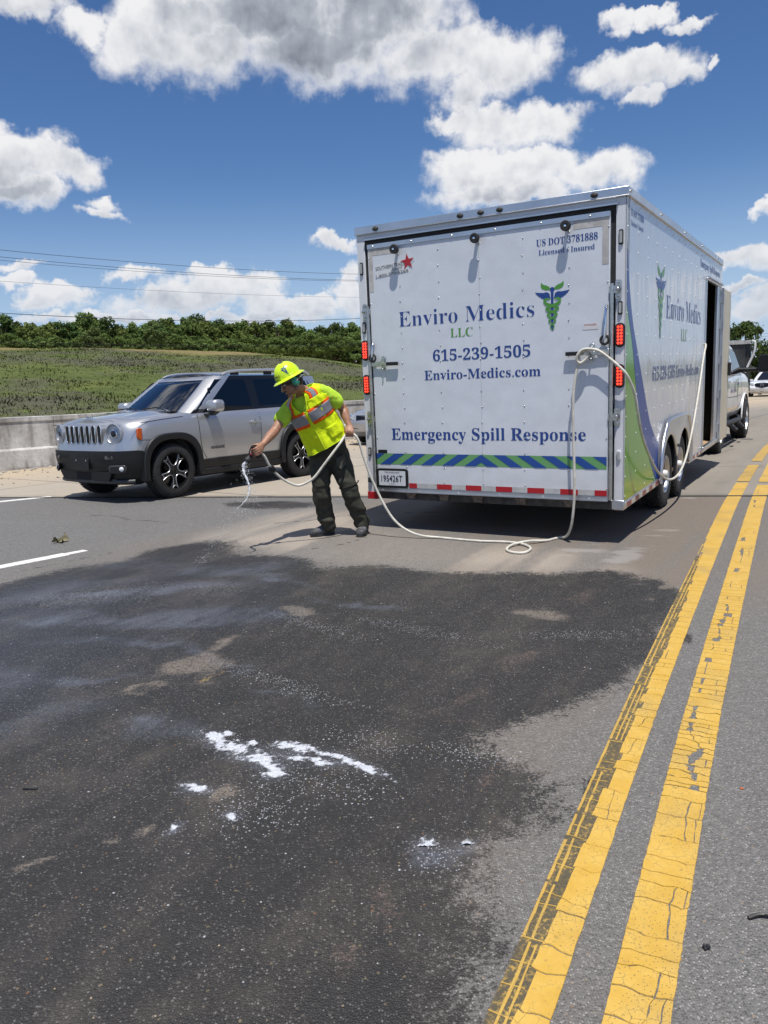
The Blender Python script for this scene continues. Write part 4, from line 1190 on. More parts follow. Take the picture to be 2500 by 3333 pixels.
# side door frame and the open door folded forward
b = MB()
b.box2((HW - 0.02, 4.395, 0.375), (HW + 0.012, 4.44, 2.60)); b.box2((HW - 0.02, 4.395, 2.575), (HW + 0.022, 5.80, 2.605)); b.box2((HW - 0.03, 5.47, 0.375), (HW + 0.006, 5.80, 2.60)); b.box2((HW - 0.02, 4.395, 0.36), (HW + 0.03, 5.80, 0.40))
b.build('door_frame', alu, TR, bevel=0.004)
b = MB(); b.box2((HW + 0.0, 4.40, 2.60), (HW + 0.05, 5.80, 2.62)); b.build('drip_rail', alu, TR)
SDR = MB(); SDR.box2((HW + 0.012, 5.83, 0.335), (HW + 0.045, 6.66, 2.565))
sdr = SDR.build('side_door', DOOR_TAN, TR, bevel=0.006)
b = MB(); b.box2((HW + 0.010, 5.82, 0.328), (HW + 0.049, 5.85, 2.572)); b.box2((HW + 0.010, 6.64, 0.328), (HW + 0.049, 6.67, 2.572)); b.build('door_edge', alu, sdr)
for zz in (0.55, 1.05, 1.55, 2.05, 2.42):
    b = MB(); b.box((HW + 0.02, 5.79, zz), (0.03, 0.09, 0.12)); b.tube([(HW + 0.045, 5.815, zz - 0.07), (HW + 0.045, 5.815, zz + 0.07)], 0.012, 6); b.build('door_hinge', alu, sdr)
b = MB(); b.box((HW + 0.065, 6.60, 1.40), (0.05, 0.09, 0.2)); b.build('lock_box', black_plastic, sdr, bevel=0.01)
for k in range(16):
    b = MB(); b.box((HW + 0.046, 6.02, 1.75 + 0.045 * k), (0.003, 0.01, 0.02)); b.build('stud', zinc, sdr)

# ------------------------------------------------------------------ painted lines
LC = [(-0.62, 0.06), (0.189, 1.639), (1.16, 3.526), (2.62, 6.27), (4.11, 9.035), (5.878, 12.21), (7.51, 15.03), (9.6, 18.5), (12.5, 23.4), (18.5, 33.5), (24, 43)]
_lc = catmull([(x, y, 0) for x, y in LC], 40)
_cum = [0.0]
for p, q in zip(_lc[:-1], _lc[1:]): _cum.append(_cum[-1] + (q - p).length)
def along(sdist, off):
    """point at a distance along the centre line, shifted to its right"""
    i = min(max(int(np.searchsorted(_cum, sdist)) - 1, 0), len(_lc) - 2)
    t = (sdist - _cum[i]) / (_cum[i + 1] - _cum[i])
    p = _lc[i].lerp(_lc[i + 1], t); d = (_lc[i + 1] - _lc[i]).normalized()
    return p.x + d.y * off, p.y - d.x * off
def s_of_y(y):
    return _cum[min(range(len(_lc)), key=lambda i: abs(_lc[i].y - y))]

def paint_material(name, c1, c2, worn):
    m, g, b = material(name)
    tc = g.n('ShaderNodeTexCoord').outputs['Object']
    n = g.noise(tc, 9.0, 5, 0.65); f = g.noise(tc, 160.0, 3, 0.7); n3 = g.noise(tc, 2.2, 3, 0.6)
    c = g.mix(g.ss(n, 0.3, 0.7), c1, c2)
    c = g.mix(g.ss(f, 0.56, 0.72, 0, 0.5), c, worn)
    c = g.mix(g.ss(n3, 0.48, 0.75, 0, 0.55), c, worn)
    c = g.mix(g.ss(g.noise(tc, 38.0, 5, 0.75), 0.56, 0.72, 0, 0.6), c, tuple(q * 0.75 for q in worn))
    # hairline cracks and pits
    v = g.voro(tc, 26.0, 'DISTANCE_TO_EDGE', dim='2D')
    hair = g.math('MULTIPLY', g.ss(v, 0.022, 0.008), g.ss(n, 0.48, 0.6))
    pit = g.math('MULTIPLY', g.ss(g.voro(tc, 60.0, dim='2D'), 0.13, 0.07), g.math('GREATER_THAN', n3, 0.5))
    c = g.mix(g.math('MULTIPLY', g.math('MAXIMUM', hair, pit), 0.8), c, (0.10, 0.085, 0.05))
    g.link(c, b.inputs['Base Color']); b.inputs['Roughness'].default_value = 0.55
    bn = g.n('ShaderNodeBump'); bn.inputs['Strength'].default_value = 0.5; bn.inputs['Distance'].default_value = 0.003
    g.link(f, bn.inputs['Height']); g.link(bn.outputs[0], b.inputs['Normal'])
    return m
YPAINT = paint_material('yellow thermoplastic', (0.55, 0.33, 0.045), (0.62, 0.40, 0.085), (0.36, 0.25, 0.09))
YOLD = paint_material('worn yellow thermoplastic', (0.46, 0.285, 0.05), (0.54, 0.35, 0.08), (0.27, 0.20, 0.09))
WPAINT = paint_material('white road paint', (0.70, 0.69, 0.65), (0.78, 0.77, 0.74), (0.45, 0.42, 0.37))

def wob(a, b, n=5, amp=0.004, seed=0.0):
    """points from a to b in line space (s, u) with a ragged run"""
    o = []
    for k in range(n):
        t = k / n
        s_ = a[0] + (b[0] - a[0]) * t; u = a[1] + (b[1] - a[1]) * t
        q = Vector((s_ * 31 + seed, u * 31, seed))
        w = amp if 0 < k else amp * 0.3
        o.append((s_ + w * mnoise.noise(q), u + w * 0.6 * mnoise.noise(q + Vector((7, 3, 1)))))
    return o

def slab(mb, poly, h=0.0035):
    """a paint chip: raised plate with sloping edges; poly in line space (s, u)"""
    cs = sum(p[0] for p in poly) / len(poly); cu = sum(p[1] for p in poly) / len(poly)
    lo, hi = [], []
    for s_, u in poly:
        x, y = along(s_, u); lo.append((x, y, ground_z(x, y) + 0.0005))
        x, y = along(s_ + (cs - s_) * 0.02, u + (cu - u) * 0.015); hi.append((x, y, ground_z(x, y) + h))
    n = len(poly)
    mb.add(lo + hi, [tuple(range(n, 2 * n))] + [(i, (i + 1) % n, n + (i + 1) % n, n + i) for i in range(n)])

YL = empty('yellow_line', (0, 0, 0)); tag(YL, kind='structure')
YR = empty('yellow_line', (0, 0, 0)); tag(YR, kind='structure')
S_NEAR = s_of_y(1.0); S_JOINT = s_of_y(9.70); S_FIN = s_of_y(5.4)
rr = random.Random(11)
def piece(root, poly, mat, far_mb):
    if far_mb is not None: slab(far_mb, poly)
    else:
        mb = MB(); slab(mb, poly); mb.build('paint_chip', mat, root)
# left line: sound right-hand part, left part ground down by tyres to thin ridges
def crack_edge(s0, ua, ub, amp, seed, n=9):
    """a ragged crack across the line from ua to ub: list of (s, u)"""
    return [(s0 + amp * (1.6 * mnoise.noise(Vector((seed, k * 0.35, 2.0))) + 0.7 * mnoise.noise(Vector((seed * 3.1, k * 1.3, 7.0)))), ua + (ub - ua) * k / n + (0.004 * mnoise.noise(Vector((seed, k * 1.1, 11.0))) if 0 < k < n else 0.0025 * mnoise.noise(Vector((s0 * 14, k, 3.0))))) for k in range(n + 1)]
s_ = S_NEAR; u0, u1 = 0.0, 0.150
far = MB()
edge = crack_edge(s_, 0, 1, 0.008, 1.0)
def row_edges(s0, seed):
    return crack_edge(s0, 0.0, 1.0, 0.011, seed)
def span(edge, ua, ub, shift=0.0, n=7):
    """the piece of a crack between two offsets"""
    us = [p[1] for p in edge]; ss = [p[0] for p in edge]
    return [(float(np.interp((u - span.u0) / (span.u1 - span.u0), us, ss)) + shift, u) for u in np.linspace(ua, ub, n)]
def jag(p, a=0.003):
    q = Vector((p[0] * 45, p[1] * 45, 5)); return (p[0] + a * mnoise.noise(q), p[1] + a * mnoise.noise(q + Vector((9, 2, 4))))
def side_run(s0, s1, u, n=4, a=0.004):
    return [(s0 + (s1 - s0) * k / n, u + a * mnoise.noise(Vector((s0 * 20 + k * 3.0, u * 40, 2.0)))) for k in range(1, n)]
def emit(root, e0, e1, ua0, ub0, ua1, ub1, g, far_mb):
    lo = span(e0, ua0, ub0, g); hi = span(e1, ua1, ub1, -g)
    poly = [jag(p) for p in lo] + side_run(lo[-1][0], hi[-1][0], (ub0 + ub1) / 2) + [jag(p) for p in hi[::-1]] + side_run(hi[0][0], lo[0][0], (ua0 + ua1) / 2)
    piece(root, poly, YPAINT, far_mb)
span.u0, span.u1 = u0, u1
e0 = row_edges(s_, 0.3); k = 0
while s_ < S_JOINT:
    ln = rr.uniform(0.05, 0.17) if s_ < S_FIN else rr.uniform(0.12, 0.4)
    k += 1; e1 = row_edges(s_ + ln, k * 1.73)
    worn = float(np.clip((s_of_y(6.8) - s_) / 2.2, 0, 1))
    ul = u0 + (0.066 + rr.uniform(-0.010, 0.012)) * worn
    g = rr.uniform(0.0006, 0.0028)
    fm = None if s_ < S_FIN else far
    if rr.random() < 0.2 and s_ < S_FIN:
        um, um2 = rr.uniform(0.092, 0.125), rr.uniform(0.092, 0.125); h = rr.uniform(0.001, 0.002)
        emit(YL, e0, e1, ul, um - h, ul, um2 - h, g, fm); emit(YL, e0, e1, um + h, u1, um2 + h, u1, g, fm)
    else:
        emit(YL, e0, e1, ul, u1, ul + 0.004, u1, g, fm)
    e0 = e1; s_ += ln
tag(far.build('far_chips', YPAINT, YL), kind='stuff')
# thin ridges and cross ridges left by the tyre
rb_ = MB()
s_ = S_NEAR
s_end = s_of_y(6.4)
while s_ < s_end:
    ln = rr.uniform(0.10, 0.34)
    for uu, ww in ((0.002, 0.009), (0.027, 0.008), (0.047, 0.0065)):
        if rr.random() < (0.90 if uu < 0.04 else 0.62):
            e = s_ + ln - rr.uniform(0.0, 0.03)
            n = 5
            left = [(s_ + (e - s_) * k / n, uu + 0.0015 * mnoise.noise(Vector((s_ * 9 + k, uu * 90, 3)))) for k in range(n + 1)]
            right = [(p[0], p[1] + ww * (0.75 + 0.5 * rr.random())) for p in left][::-1]
            slab(rb_, left + right, 0.003)
    s_ += ln
s_ = S_NEAR
while s_ < s_end:
    s_ += rr.uniform(0.05, 0.19)
    w = rr.uniform(0.0025, 0.005); sl = rr.uniform(-0.012, 0.012)
    slab(rb_, [(s_, 0.0), (s_ + sl * .5, 0.03), (s_ + sl, 0.064), (s_ + sl + w, 0.064), (s_ + sl * .5 + w, 0.03), (s_ + w, 0.0)], 0.0025)
tag(rb_.build('tyre_ridges', YOLD, YL), kind='stuff')
# dark rubbed film between the ridges
m_film, g, _b = material('rubbed tyre film')
_tc = g.n('ShaderNodeTexCoord').outputs['Object']
_n = g.noise(_tc, 70, 5, 0.7); _n2 = g.noise(_tc, 9, 4, 0.6)
g.link(g.mix(g.math('MULTIPLY', g.ss(_n, 0.47, 0.64), g.ss(_n2, 0.35, 0.65, 0.2, 1.0)), g.mix(_n2, (0.055, 0.048, 0.032), (0.115, 0.095, 0.055)), (0.44, 0.28, 0.06)), _b.inputs['Base Color']); _b.inputs['Roughness'].default_value = 0.8
fb = MB(); k0 = S_NEAR
while k0 < s_end - 0.6:
    k1 = k0 + 0.25
    q = [along(k0, 0.001), along(k1, 0.001), along(k1, 0.075), along(k0, 0.075)]
    fb.quad(*[(x, y, ground_z(x, y) + 0.0012) for x, y in q]); k0 = k1
fb.build('rubbed_film', m_film, YL)
# right line: crazed, with chips lost along its middle
s_ = S_NEAR; u0, u1 = 0.262, 0.412
span.u0, span.u1 = u0, u1
far = MB()
e0 = row_edges(s_, 50.3); k = 0
split_u = 0.337
while s_ < S_JOINT:
    yy = along(s_, 0)[1]
    ln = rr.uniform(0.05, 0.15) if s_ < S_FIN else rr.uniform(0.10, 0.26)
    if 2.7 < yy < 5.4: ln *= 0.68
    k += 1; e1 = row_edges(s_ + ln, 60 + k * 1.37)
    loss = 0.75 * math.exp(-((yy - 3.05) / 0.35) ** 2) + 0.5 * math.exp(-((yy - 3.7) / 0.3) ** 2) + 0.85 * math.exp(-((yy - 4.6) / 0.4) ** 2) + 0.5 * math.exp(-((yy - 6.3) / 0.9) ** 2) + 0.25 * math.exp(-((yy - 8.2) / 0.5) ** 2)
    g = rr.uniform(0.0008, 0.003) + 0.0015 * min(loss, 1)
    fm = None if s_ < S_FIN else far
    crazed = rr.random() < 0.22 + loss
    if crazed:
        new_u = min(max(split_u + rr.uniform(-0.028, 0.028), u0 + 0.04), u1 - 0.04)
        h0 = rr.uniform(0.001, 0.0025); h1 = h0
        if rr.random() < loss * 0.7: h0 = rr.uniform(0.006, 0.030)
        if rr.random() < loss * 0.7: h1 = rr.uniform(0.006, 0.030)
        emit(YR, e0, e1, u0, split_u - h0, u0, new_u - h1, g, fm)
        if rr.random() < 0.35:
            ub = rr.uniform(0.55, 0.8); c1 = split_u + (u1 - split_u) * ub; c2 = new_u + (u1 - new_u) * ub
            emit(YR, e0, e1, split_u + h0, c1 - 0.0015, new_u + h1, c2 - 0.0015, g, fm); emit(YR, e0, e1, c1 + 0.0015, u1, c2 + 0.0015, u1, g, fm)
        else:
            emit(YR, e0, e1, split_u + h0, u1, new_u + h1, u1, g, fm)
        split_u = new_u
    else:
        emit(YR, e0, e1, u0, u1, u0, u1, g, fm)
    e0 = e1; s_ += ln
tag(far.build('far_chips', YPAINT, YR), kind='stuff')
# beyond the joint: plain worn stripes
for root, ua, ub in ((YL, 0.0, 0.15), (YR, 0.262, 0.412)):
    b = MB(); k0 = s_of_y(10.05) + (0.02 if ua == 0 else 0)
    while k0 < s_of_y(36):
        k1 = k0 + 0.3
        wn = 0.012 * mnoise.noise(Vector((k0 * 2, ua, 0)))
        q = [along(k0, ua + wn), along(k1, ua + 0.012 * mnoise.noise(Vector((k1 * 2, ua, 0)))), along(k1, ub), along(k0, ub)]
        if not (ua == 0 and 2.1 < (k0 - s_of_y(10.05)) < 2.45): b.quad(*[(x, y, ground_z(x, y) + 0.006) for x, y in q])
        k0 = k1
    tag(b.build('far_stripe', YOLD if ua == 0 else YPAINT, root), kind='stuff')

# white lane dashes of cracked paint
def dash(a, b_, w, n, taper=True):
    root = empty('lane_dash', (0, 0, 0)); tag(root, kind='structure')
    a = Vector((*a, 0)); b_ = Vector((*b_, 0)); d = (b_ - a); L = d.length; d.normalize(); nrm = Vector((d.y, -d.x, 0))
    s0 = 0.0
    while s0 < L:
        ln = rr.uniform(0.12, 0.2); e = min(s0 + ln - 0.004, L)
        wl = w * (1 if L - s0 > 0.25 or not taper else rr.uniform(0.4, 0.8))
        poly = []
        tl = 0.012
        for s1, u1 in ((s0, -wl / 2), (s0 + tl, 0), (s0 + tl, wl / 2), ((s0 + e) / 2, wl / 2), (e + tl, wl / 2), (e + tl, 0), (e, -wl / 2), ((s0 + e) / 2, -wl / 2)):
            p = a + d * (s1 + 0.006 * mnoise.noise(Vector((s1 * 40, u1 * 40, 1)))) + nrm * (u1 + 0.006 * mnoise.noise(Vector((s1 * 30, u1 * 30, 8))))
            poly.append(p)
        mb = MB(); n_ = len(poly)
        lo = [(p.x, p.y, ground_z(p.x, p.y) + 0.0005) for p in poly]; hi = [(p.x, p.y, ground_z(p.x, p.y) + 0.004) for p in poly]
        mb.add(lo + hi, [tuple(range(n_, 2 * n_))] + [(i, (i + 1) % n_, n_ + (i + 1) % n_, n_ + i) for i in range(n_)])
        mb.build('paint_chip', WPAINT, root)
        s0 += ln
dash((-4.55, 5.75), (-2.92, 7.33), 0.14, 10)
dash((-6.9, 10.0), (-4.92, 11.29), 0.15, 10, False)
dash((-3.3, 18.6), (-0.6, 20.0), 0.12, 8, False)

# ------------------------------------------------------------------ concrete wall on the left
def wall_material():
    m, g, b = material('weathered concrete')
    tc = g.n('ShaderNodeTexCoord').outputs['Object']
    n = g.noise(tc, 1.6, 6, 0.68); n2 = g.noise(tc, 14, 4, 0.65)
    mp = g.n('ShaderNodeMapping'); mp.inputs['Scale'].default_value = (3.0, 3.0, 0.35); g.link(tc, mp.inputs[0])
    dr = g.noise(mp.outputs[0], 1.5, 5, 0.65)
    c = g.mix(g.ss(n, 0.3, 0.7), (0.34, 0.325, 0.30), (0.60, 0.585, 0.555))
    c = g.mix(g.ss(dr, 0.47, 0.70, 0, 0.7), c, (0.17, 0.157, 0.14))
    c = g.mix(g.ss(n2, 0.52, 0.75, 0, 0.45), c, (0.24, 0.225, 0.20))
    g.link(c, b.inputs['Base Color']); b.inputs['Roughness'].default_value = 0.9; b.inputs['Specular IOR Level'].default_value = 0.2
    bn = g.n('ShaderNodeBump'); bn.inputs['Strength'].default_value = 0.4; bn.inputs['Distance'].default_value = 0.02
    g.link(n2, bn.inputs['Height']); g.link(bn.outputs[0], b.inputs['Normal'])
    return m
CONC = wall_material()
W0 = Vector((-7.91, 15.93, 0)); WD = Vector((0.745, 0.667, 0)).normalized(); WN = Vector((WD.y, -WD.x, 0))
WALL = empty('concrete_wall', W0, 0, 'long weathered pale concrete wall along the foot of the grass bank', 'wall')
def wall_pt(a):
    """point on the foot of the wall: straight, then swinging parallel to the road"""
    if a <= 11: return W0 + WD * a, WN
    ang = math.atan2(WD.x, WD.y); t = a - 11; k = min(t, 12) / 12
    p = W0 + WD * 11
    st = 0.5; dcur = 0
    while dcur < t:
        an = ang - R(15) * min(dcur, 12) / 12
        p = p + Vector((math.sin(an), math.cos(an), 0)) * min(st, t - dcur); dcur += st
    an = ang - R(15) * k
    return p, Vector((math.cos(an), -math.sin(an), 0))
PROF = [(0.0, -0.3), (0.0, 0.05), (-0.05, 0.40), (-0.085, 0.425), (-0.135, 0.44), (-0.17, 0.98), (-0.15, 1.0), (-0.155, 1.085), (-0.44, 1.09), (-0.46, -0.3)]
a = -14.0
while a < 46:
    ln = 3.05
    rings = []
    for k in range(5):
        aa = a + 0.006 + (ln - 0.012) * k / 4
        p, nrm = wall_pt(aa); gz = ground_z(p.x, p.y) if p.y < 60 else ground_z(p.x, 60)
        rings.append([(p + nrm * d_ + Vector((0, 0, gz + z_ + 0.006 * mnoise.noise(p * 1.1 + Vector((0, 0, z_)))))) - W0 for d_, z_ in PROF])
    mb = MB(); mb.loft(rings)
    mb.build('wall_section', CONC, WALL)
    a += ln
# stub post and bolt plates near the left end
pp, nn = wall_pt(-0.62)
mb = MB(); mb.box(pp + nn * -0.07 - W0 + Vector((0, 0, 0.45)), (0.34, 0.14, 0.95), (0, 0, R(42)))
mb.build('end_block', CONC, WALL, bevel=0.03)

# stones and grit along the foot of the wall
def stones(name, n, amin, amax, dmin, dmax, smin, smax, mat, seed):
    r_ = random.Random(seed); mb = MB()
    for _ in range(n):
        p, nrm = wall_pt(r_.uniform(amin, amax))
        q = p + nrm * (dmin + (dmax - dmin) * r_.random() ** 1.8)
        s_ = smin + (smax - smin) * r_.random() ** 3
        c = Vector((q.x, q.y, ground_z(q.x, q.y) + s_ * 0.25))
        vs = []
        for k in range(6):
            d_ = [(1, 0, 0), (-1, 0, 0), (0, 1, 0), (0, -1, 0), (0, 0, 1), (0, 0, -1)][k]
            vs.append(c + Vector(d_) * s_ * r_.uniform(0.6, 1.1) * (0.6 if k > 3 else 1))
        mb.add(vs, [(0, 2, 4), (2, 1, 4), (1, 3, 4), (3, 0, 4), (2, 0, 5), (1, 2, 5), (3, 1, 5), (0, 3, 5)])
    return tag(mb.build(name, mat), kind='stuff')
stones('gravel', 900, -6, 10, 0.02, 1.3, 0.012, 0.06, simple('grey gravel', (0.36, 0.33, 0.29), 0.9, var=0.45, scale=9), 5)
stones('grit', 500, -6, 9, 0.3, 3.2, 0.008, 0.035, simple('brown grit', (0.22, 0.18, 0.14), 0.9, var=0.5, scale=9), 6)

# ------------------------------------------------------------------ grassy bank behind the wall
def bank_z(a, w):
    t = min(max(w / 36.0, 0), 1); t = t * t * (3 - 2 * t) * 0.55 + t * 0.45
    crest = 4.75 - 0.028 * (a + 8)
    z = 0.72 + (crest - 0.72) * t
    if w > 36: z += 0.01 * (w - 36)
    return z + 0.25 * mnoise.noise(Vector((a * 0.11, w * 0.11, 3))) * min(w / 6, 1) + 0.05 * mnoise.noise(Vector((a * 0.6, w * 0.6, 1)))
def bank_pt(a, w, dz=0.0):
    p = W0 + WD * a - WN * (0.42 + w)
    return Vector((p.x, p.y, bank_z(a, w) + dz))
NA, NW = 110, 90
As = np.linspace(-75, 24, NA); Ws = np.concatenate([np.linspace(0, 45, 60), np.linspace(47, 170, NW - 60)])
vs = [bank_pt(float(a), float(w))[:] for a in As for w in Ws]
idx = np.arange(NA * NW).reshape(NA, NW)
F = np.stack([idx[:-1, :-1], idx[1:, :-1], idx[1:, 1:], idx[:-1, 1:]], -1).reshape(-1, 4)
def grass_material(name, blades):
    m, g, b = material(name)
    tc = g.n('ShaderNodeTexCoord').outputs['Object']
    big = g.noise(tc, 0.16, 4, 0.6); mid = g.noise(tc, 0.7, 4, 0.6); fi = g.noise(tc, 5.0, 4, 0.7)
    c = g.mix(g.ss(mid, 0.3, 0.7), (0.085, 0.112, 0.028), (0.135, 0.160, 0.045))
    c = g.mix(g.ss(big, 0.46, 0.62, 0, 0.85), c, (0.108, 0.104, 0.074))          # mauve-brown seeding patches
    c = g.mix(g.math('MULTIPLY', g.ss(mid, 0.62, 0.75), 0.8), c, (0.15, 0.20, 0.03))
    c = g.mix(g.ss(fi, 0.5, 0.8, 0, 0.3), c, (0.05, 0.066, 0.022))
    at_ = g.n('ShaderNodeAttribute'); at_.attribute_name = 'tone'
    if blades:
        c = g.mix(1.0, c, g.ramp(at_.outputs['Fac'], [(0, (0.85, 0.85, 0.85)), (0.8, (1.15, 1.15, 1.08)), (1.0, (1.55, 1.5, 1.2))]), 'MULTIPLY')
    dry = g.n('ShaderNodeAttribute'); dry.attribute_name = 'dry'
    c = g.mix(g.math('MULTIPLY', dry.outputs['Fac'], g.ss(mid, 0.25, 0.6, 0.6, 1.0)), c, (0.25, 0.20, 0.085))
    g.link(c, b.inputs['Base Color']); b.inputs['Roughness'].default_value = 0.8; b.inputs['Specular IOR Level'].default_value = 0.15
    if not blades:
        bn = g.n('ShaderNodeBump'); bn.inputs['Strength'].default_value = 1.0; bn.inputs['Distance'].default_value = 0.2
        g.link(fi, bn.inputs['Height']); g.link(bn.outputs[0], b.inputs['Normal'])
    return m
def dryness(a, w):
    return np.clip((w - 25.0 - 2.5 * (fbm(a * 0.15 + 30, w * 0.05, 3) - 0.5) * 4) / 3.0, 0, 1)
AA, WW = np.meshgrid(As, Ws, indexing='ij')
me = np_mesh('grass_bank', np.array(vs), F, grass_material('bank soil and turf', False))
at_ = me.attributes.new('dry', 'FLOAT', 'POINT'); at_.data.foreach_set('value', dryness(AA, WW).ravel().astype(np.float32))
tag(mesh_obj('grass_bank', me), kind='structure')
# tufts
NT_ = 66000
ra = rng.uniform(-34, 23, NT_); rw = 46 * rng.random(NT_) ** 1.25
gv = []; gf = []; tone = []; dr_ = dryness(ra, rw)
tall = fbm(ra * 0.35, rw * 0.35, 3)
V0 = np.array([bank_pt(float(a), float(w))[:] for a, w in zip(ra, rw)])
hh = (0.05 + 0.085 * np.clip(tall * 1.6 - 0.35, 0, 1)) * rng.uniform(0.6, 1.3, NT_) * (1 - 0.6 * dr_) * (0.55 + 0.45 * np.clip(rw / 4, 0, 1))
vs = []; tn = []; dv = []
for k in range(4):
    ang = rng.uniform(0, 2 * PI, NT_); lean = rng.uniform(0.3, 1.3, NT_) * hh; wd_ = rng.uniform(0.008, 0.03, NT_) + 0.0004 * np.hypot(V0[:, 0], V0[:, 1])
    off = rng.normal(0, 0.09, (NT_, 2))
    bx = V0[:, 0] + off[:, 0]; by = V0[:, 1] + off[:, 1]; bz = V0[:, 2] - 0.04
    dx, dy = np.cos(ang), np.sin(ang)
    a1 = np.stack([bx - dy * wd_, by + dx * wd_, bz], 1); a2 = np.stack([bx + dy * wd_, by - dx * wd_, bz], 1)
    a3 = np.stack([bx + dx * lean, by + dy * lean, bz + hh * rng.uniform(0.7, 1.1, NT_)], 1)
    vs.append(np.stack([a1, a2, a3], 1))
    t_ = rng.random(NT_)
    tn.append(np.stack([t_ * 0.4, t_ * 0.4, t_], 1)); dv.append(np.stack([dr_] * 3, 1))
vs = np.concatenate(vs).reshape(-1, 3); F = np.arange(len(vs)).reshape(-1, 3)
me = np_mesh('grass', vs, F, grass_material('grass blades', True), smooth=False)
at_ = me.attributes.new('tone', 'FLOAT', 'POINT'); at_.data.foreach_set('value', np.concatenate(tn).ravel().astype(np.float32))
at_ = me.attributes.new('dry', 'FLOAT', 'POINT'); at_.data.foreach_set('value', np.concatenate(dv).ravel().astype(np.float32))
tag(mesh_obj('grass', me), kind='stuff')

# ------------------------------------------------------------------ trees and shrubs
def leaf_material(name, c1, c2):
    m = bpy.data.materials.new(name); m.use_nodes = True
    nt = m.node_tree; nt.nodes.clear(); g = NT(nt)
    out = g.n('ShaderNodeOutputMaterial'); mx = g.n('ShaderNodeMixShader'); d_ = g.n('ShaderNodeBsdfDiffuse'); t_ = g.n('ShaderNodeBsdfTranslucent')
    at_ = g.n('ShaderNodeAttribute'); at_.attribute_name = 'tone'
    oi = g.n('ShaderNodeObjectInfo')
    c = g.mix(at_.outputs['Fac'], c1, c2)
    hs = g.n('ShaderNodeHueSaturation'); g.link(c, hs.inputs['Color'])
    g.link(g.lin(oi.outputs['Random'], 0, 1, 0.475, 0.515), hs.inputs['Hue']); g.link(g.lin(oi.outputs['Random'], 0, 1, 0.75, 1.25), hs.inputs['Value'])
    g.link(hs.outputs[0], d_.inputs[0]); g.link(hs.outputs[0], t_.inputs[0])
    mx.inputs[0].default_value = 0.3
    g.link(d_.outputs[0], mx.inputs[1]); g.link(t_.outputs[0], mx.inputs[2]); g.link(mx.outputs[0], out.inputs[0])
    return m
LEAF = leaf_material('green leaves', (0.080, 0.122, 0.034), (0.165, 0.225, 0.07))
LEAF_PALE = leaf_material('pale leaves', (0.075, 0.115, 0.04), (0.15, 0.20, 0.075))
LEAF_DARK = leaf_material('dark leaves', (0.050, 0.082, 0.028), (0.105, 0.155, 0.05))
BARK = simple('bark', (0.10, 0.08, 0.06), 0.9, var=0.3, scale=6)
def crown_mesh(name, seed, H, Wd, base, n_cl, per, leaf, mat, shape='round'):
    r_ = np.random.default_rng(seed)
    cl = []
    for _ in range(n_cl):
        t = r_.random()
        z = base + (H - base) * (0.08 + 0.88 * t)
        if shape == 'round': rad = Wd / 2 * math.sqrt(max(0.05, 1 - (2 * (t - 0.42)) ** 2 * 0.8))
        elif shape == 'cone': rad = Wd / 2 * (1.05 - t * 0.85)
        else: rad = Wd / 2 * (0.55 + 0.45 * math.sin(t * 3.0))
        a = r_.uniform(0, 2 * PI); rr_ = rad * math.sqrt(r_.uniform(0.15, 1.0))
        cl.append((rr_ * math.cos(a), rr_ * math.sin(a), z, r_.uniform(0.5, 1.15) * Wd * 0.14, r_.random()))
    cl = np.array(cl)
    k = r_.integers(0, n_cl, n_cl * per)
    d_ = r_.normal(0, 1, (len(k), 3)); d_ /= np.linalg.norm(d_, axis=1)[:, None]
    rad = r_.uniform(0.35, 1.0, len(k)) ** 0.6
    P = cl[k, :3] + d_ * (cl[k, 3] * rad)[:, None] * np.array([1.15, 1.15, 0.8])
    nrm = d_ + r_.normal(0, 0.55, d_.shape) + np.array([0, 0, 0.4]); nrm /= np.linalg.norm(nrm, axis=1)[:, None]
    u = np.cross(nrm, r_.normal(0, 1, nrm.shape)); u /= np.linalg.norm(u, axis=1)[:, None]; v = np.cross(nrm, u)
    sz = (leaf * r_.uniform(0.6, 1.3, len(k)))[:, None]
    Q = np.stack([P - u * sz, P + v * sz * 0.55, P + u * sz, P - v * sz * 0.55], 1).reshape(-1, 3)
    F = np.arange(len(Q)).reshape(-1, 4)
    me = np_mesh(name, Q, F, mat, smooth=False)
    tone = np.clip(0.25 * cl[k, 4] + 0.75 * r_.random(len(k)), 0, 1)
    at_ = me.attributes.new('tone', 'FLOAT', 'POINT'); at_.data.foreach_set('value', np.repeat(tone, 4).astype(np.float32))
    return me, cl
def trunk_mesh(name, seed, H, cl):
    r_ = random.Random(seed); b = MB()
    b.tube([(0, 0, -0.3), (0.03 * H * r_.uniform(-1, 1), 0.02 * H, H * 0.3), (0.04 * H * r_.uniform(-1, 1), 0, H * 0.6), (0, 0, H * 0.85)], [H * 0.035, H * 0.026, H * 0.016, H * 0.006], 7)
    for c in cl[:: max(1, len(cl) // 9)]:
        z0 = max(0.2 * H, c[2] * 0.55)
        b.tube([(0, 0, z0), (c[0] * 0.5, c[1] * 0.5, (z0 + c[2]) / 2 + 0.05 * H), (c[0], c[1], c[2])], [H * 0.013, H * 0.009, H * 0.004], 5)
    return b.mesh(name, BARK, 60)
KINDS = []
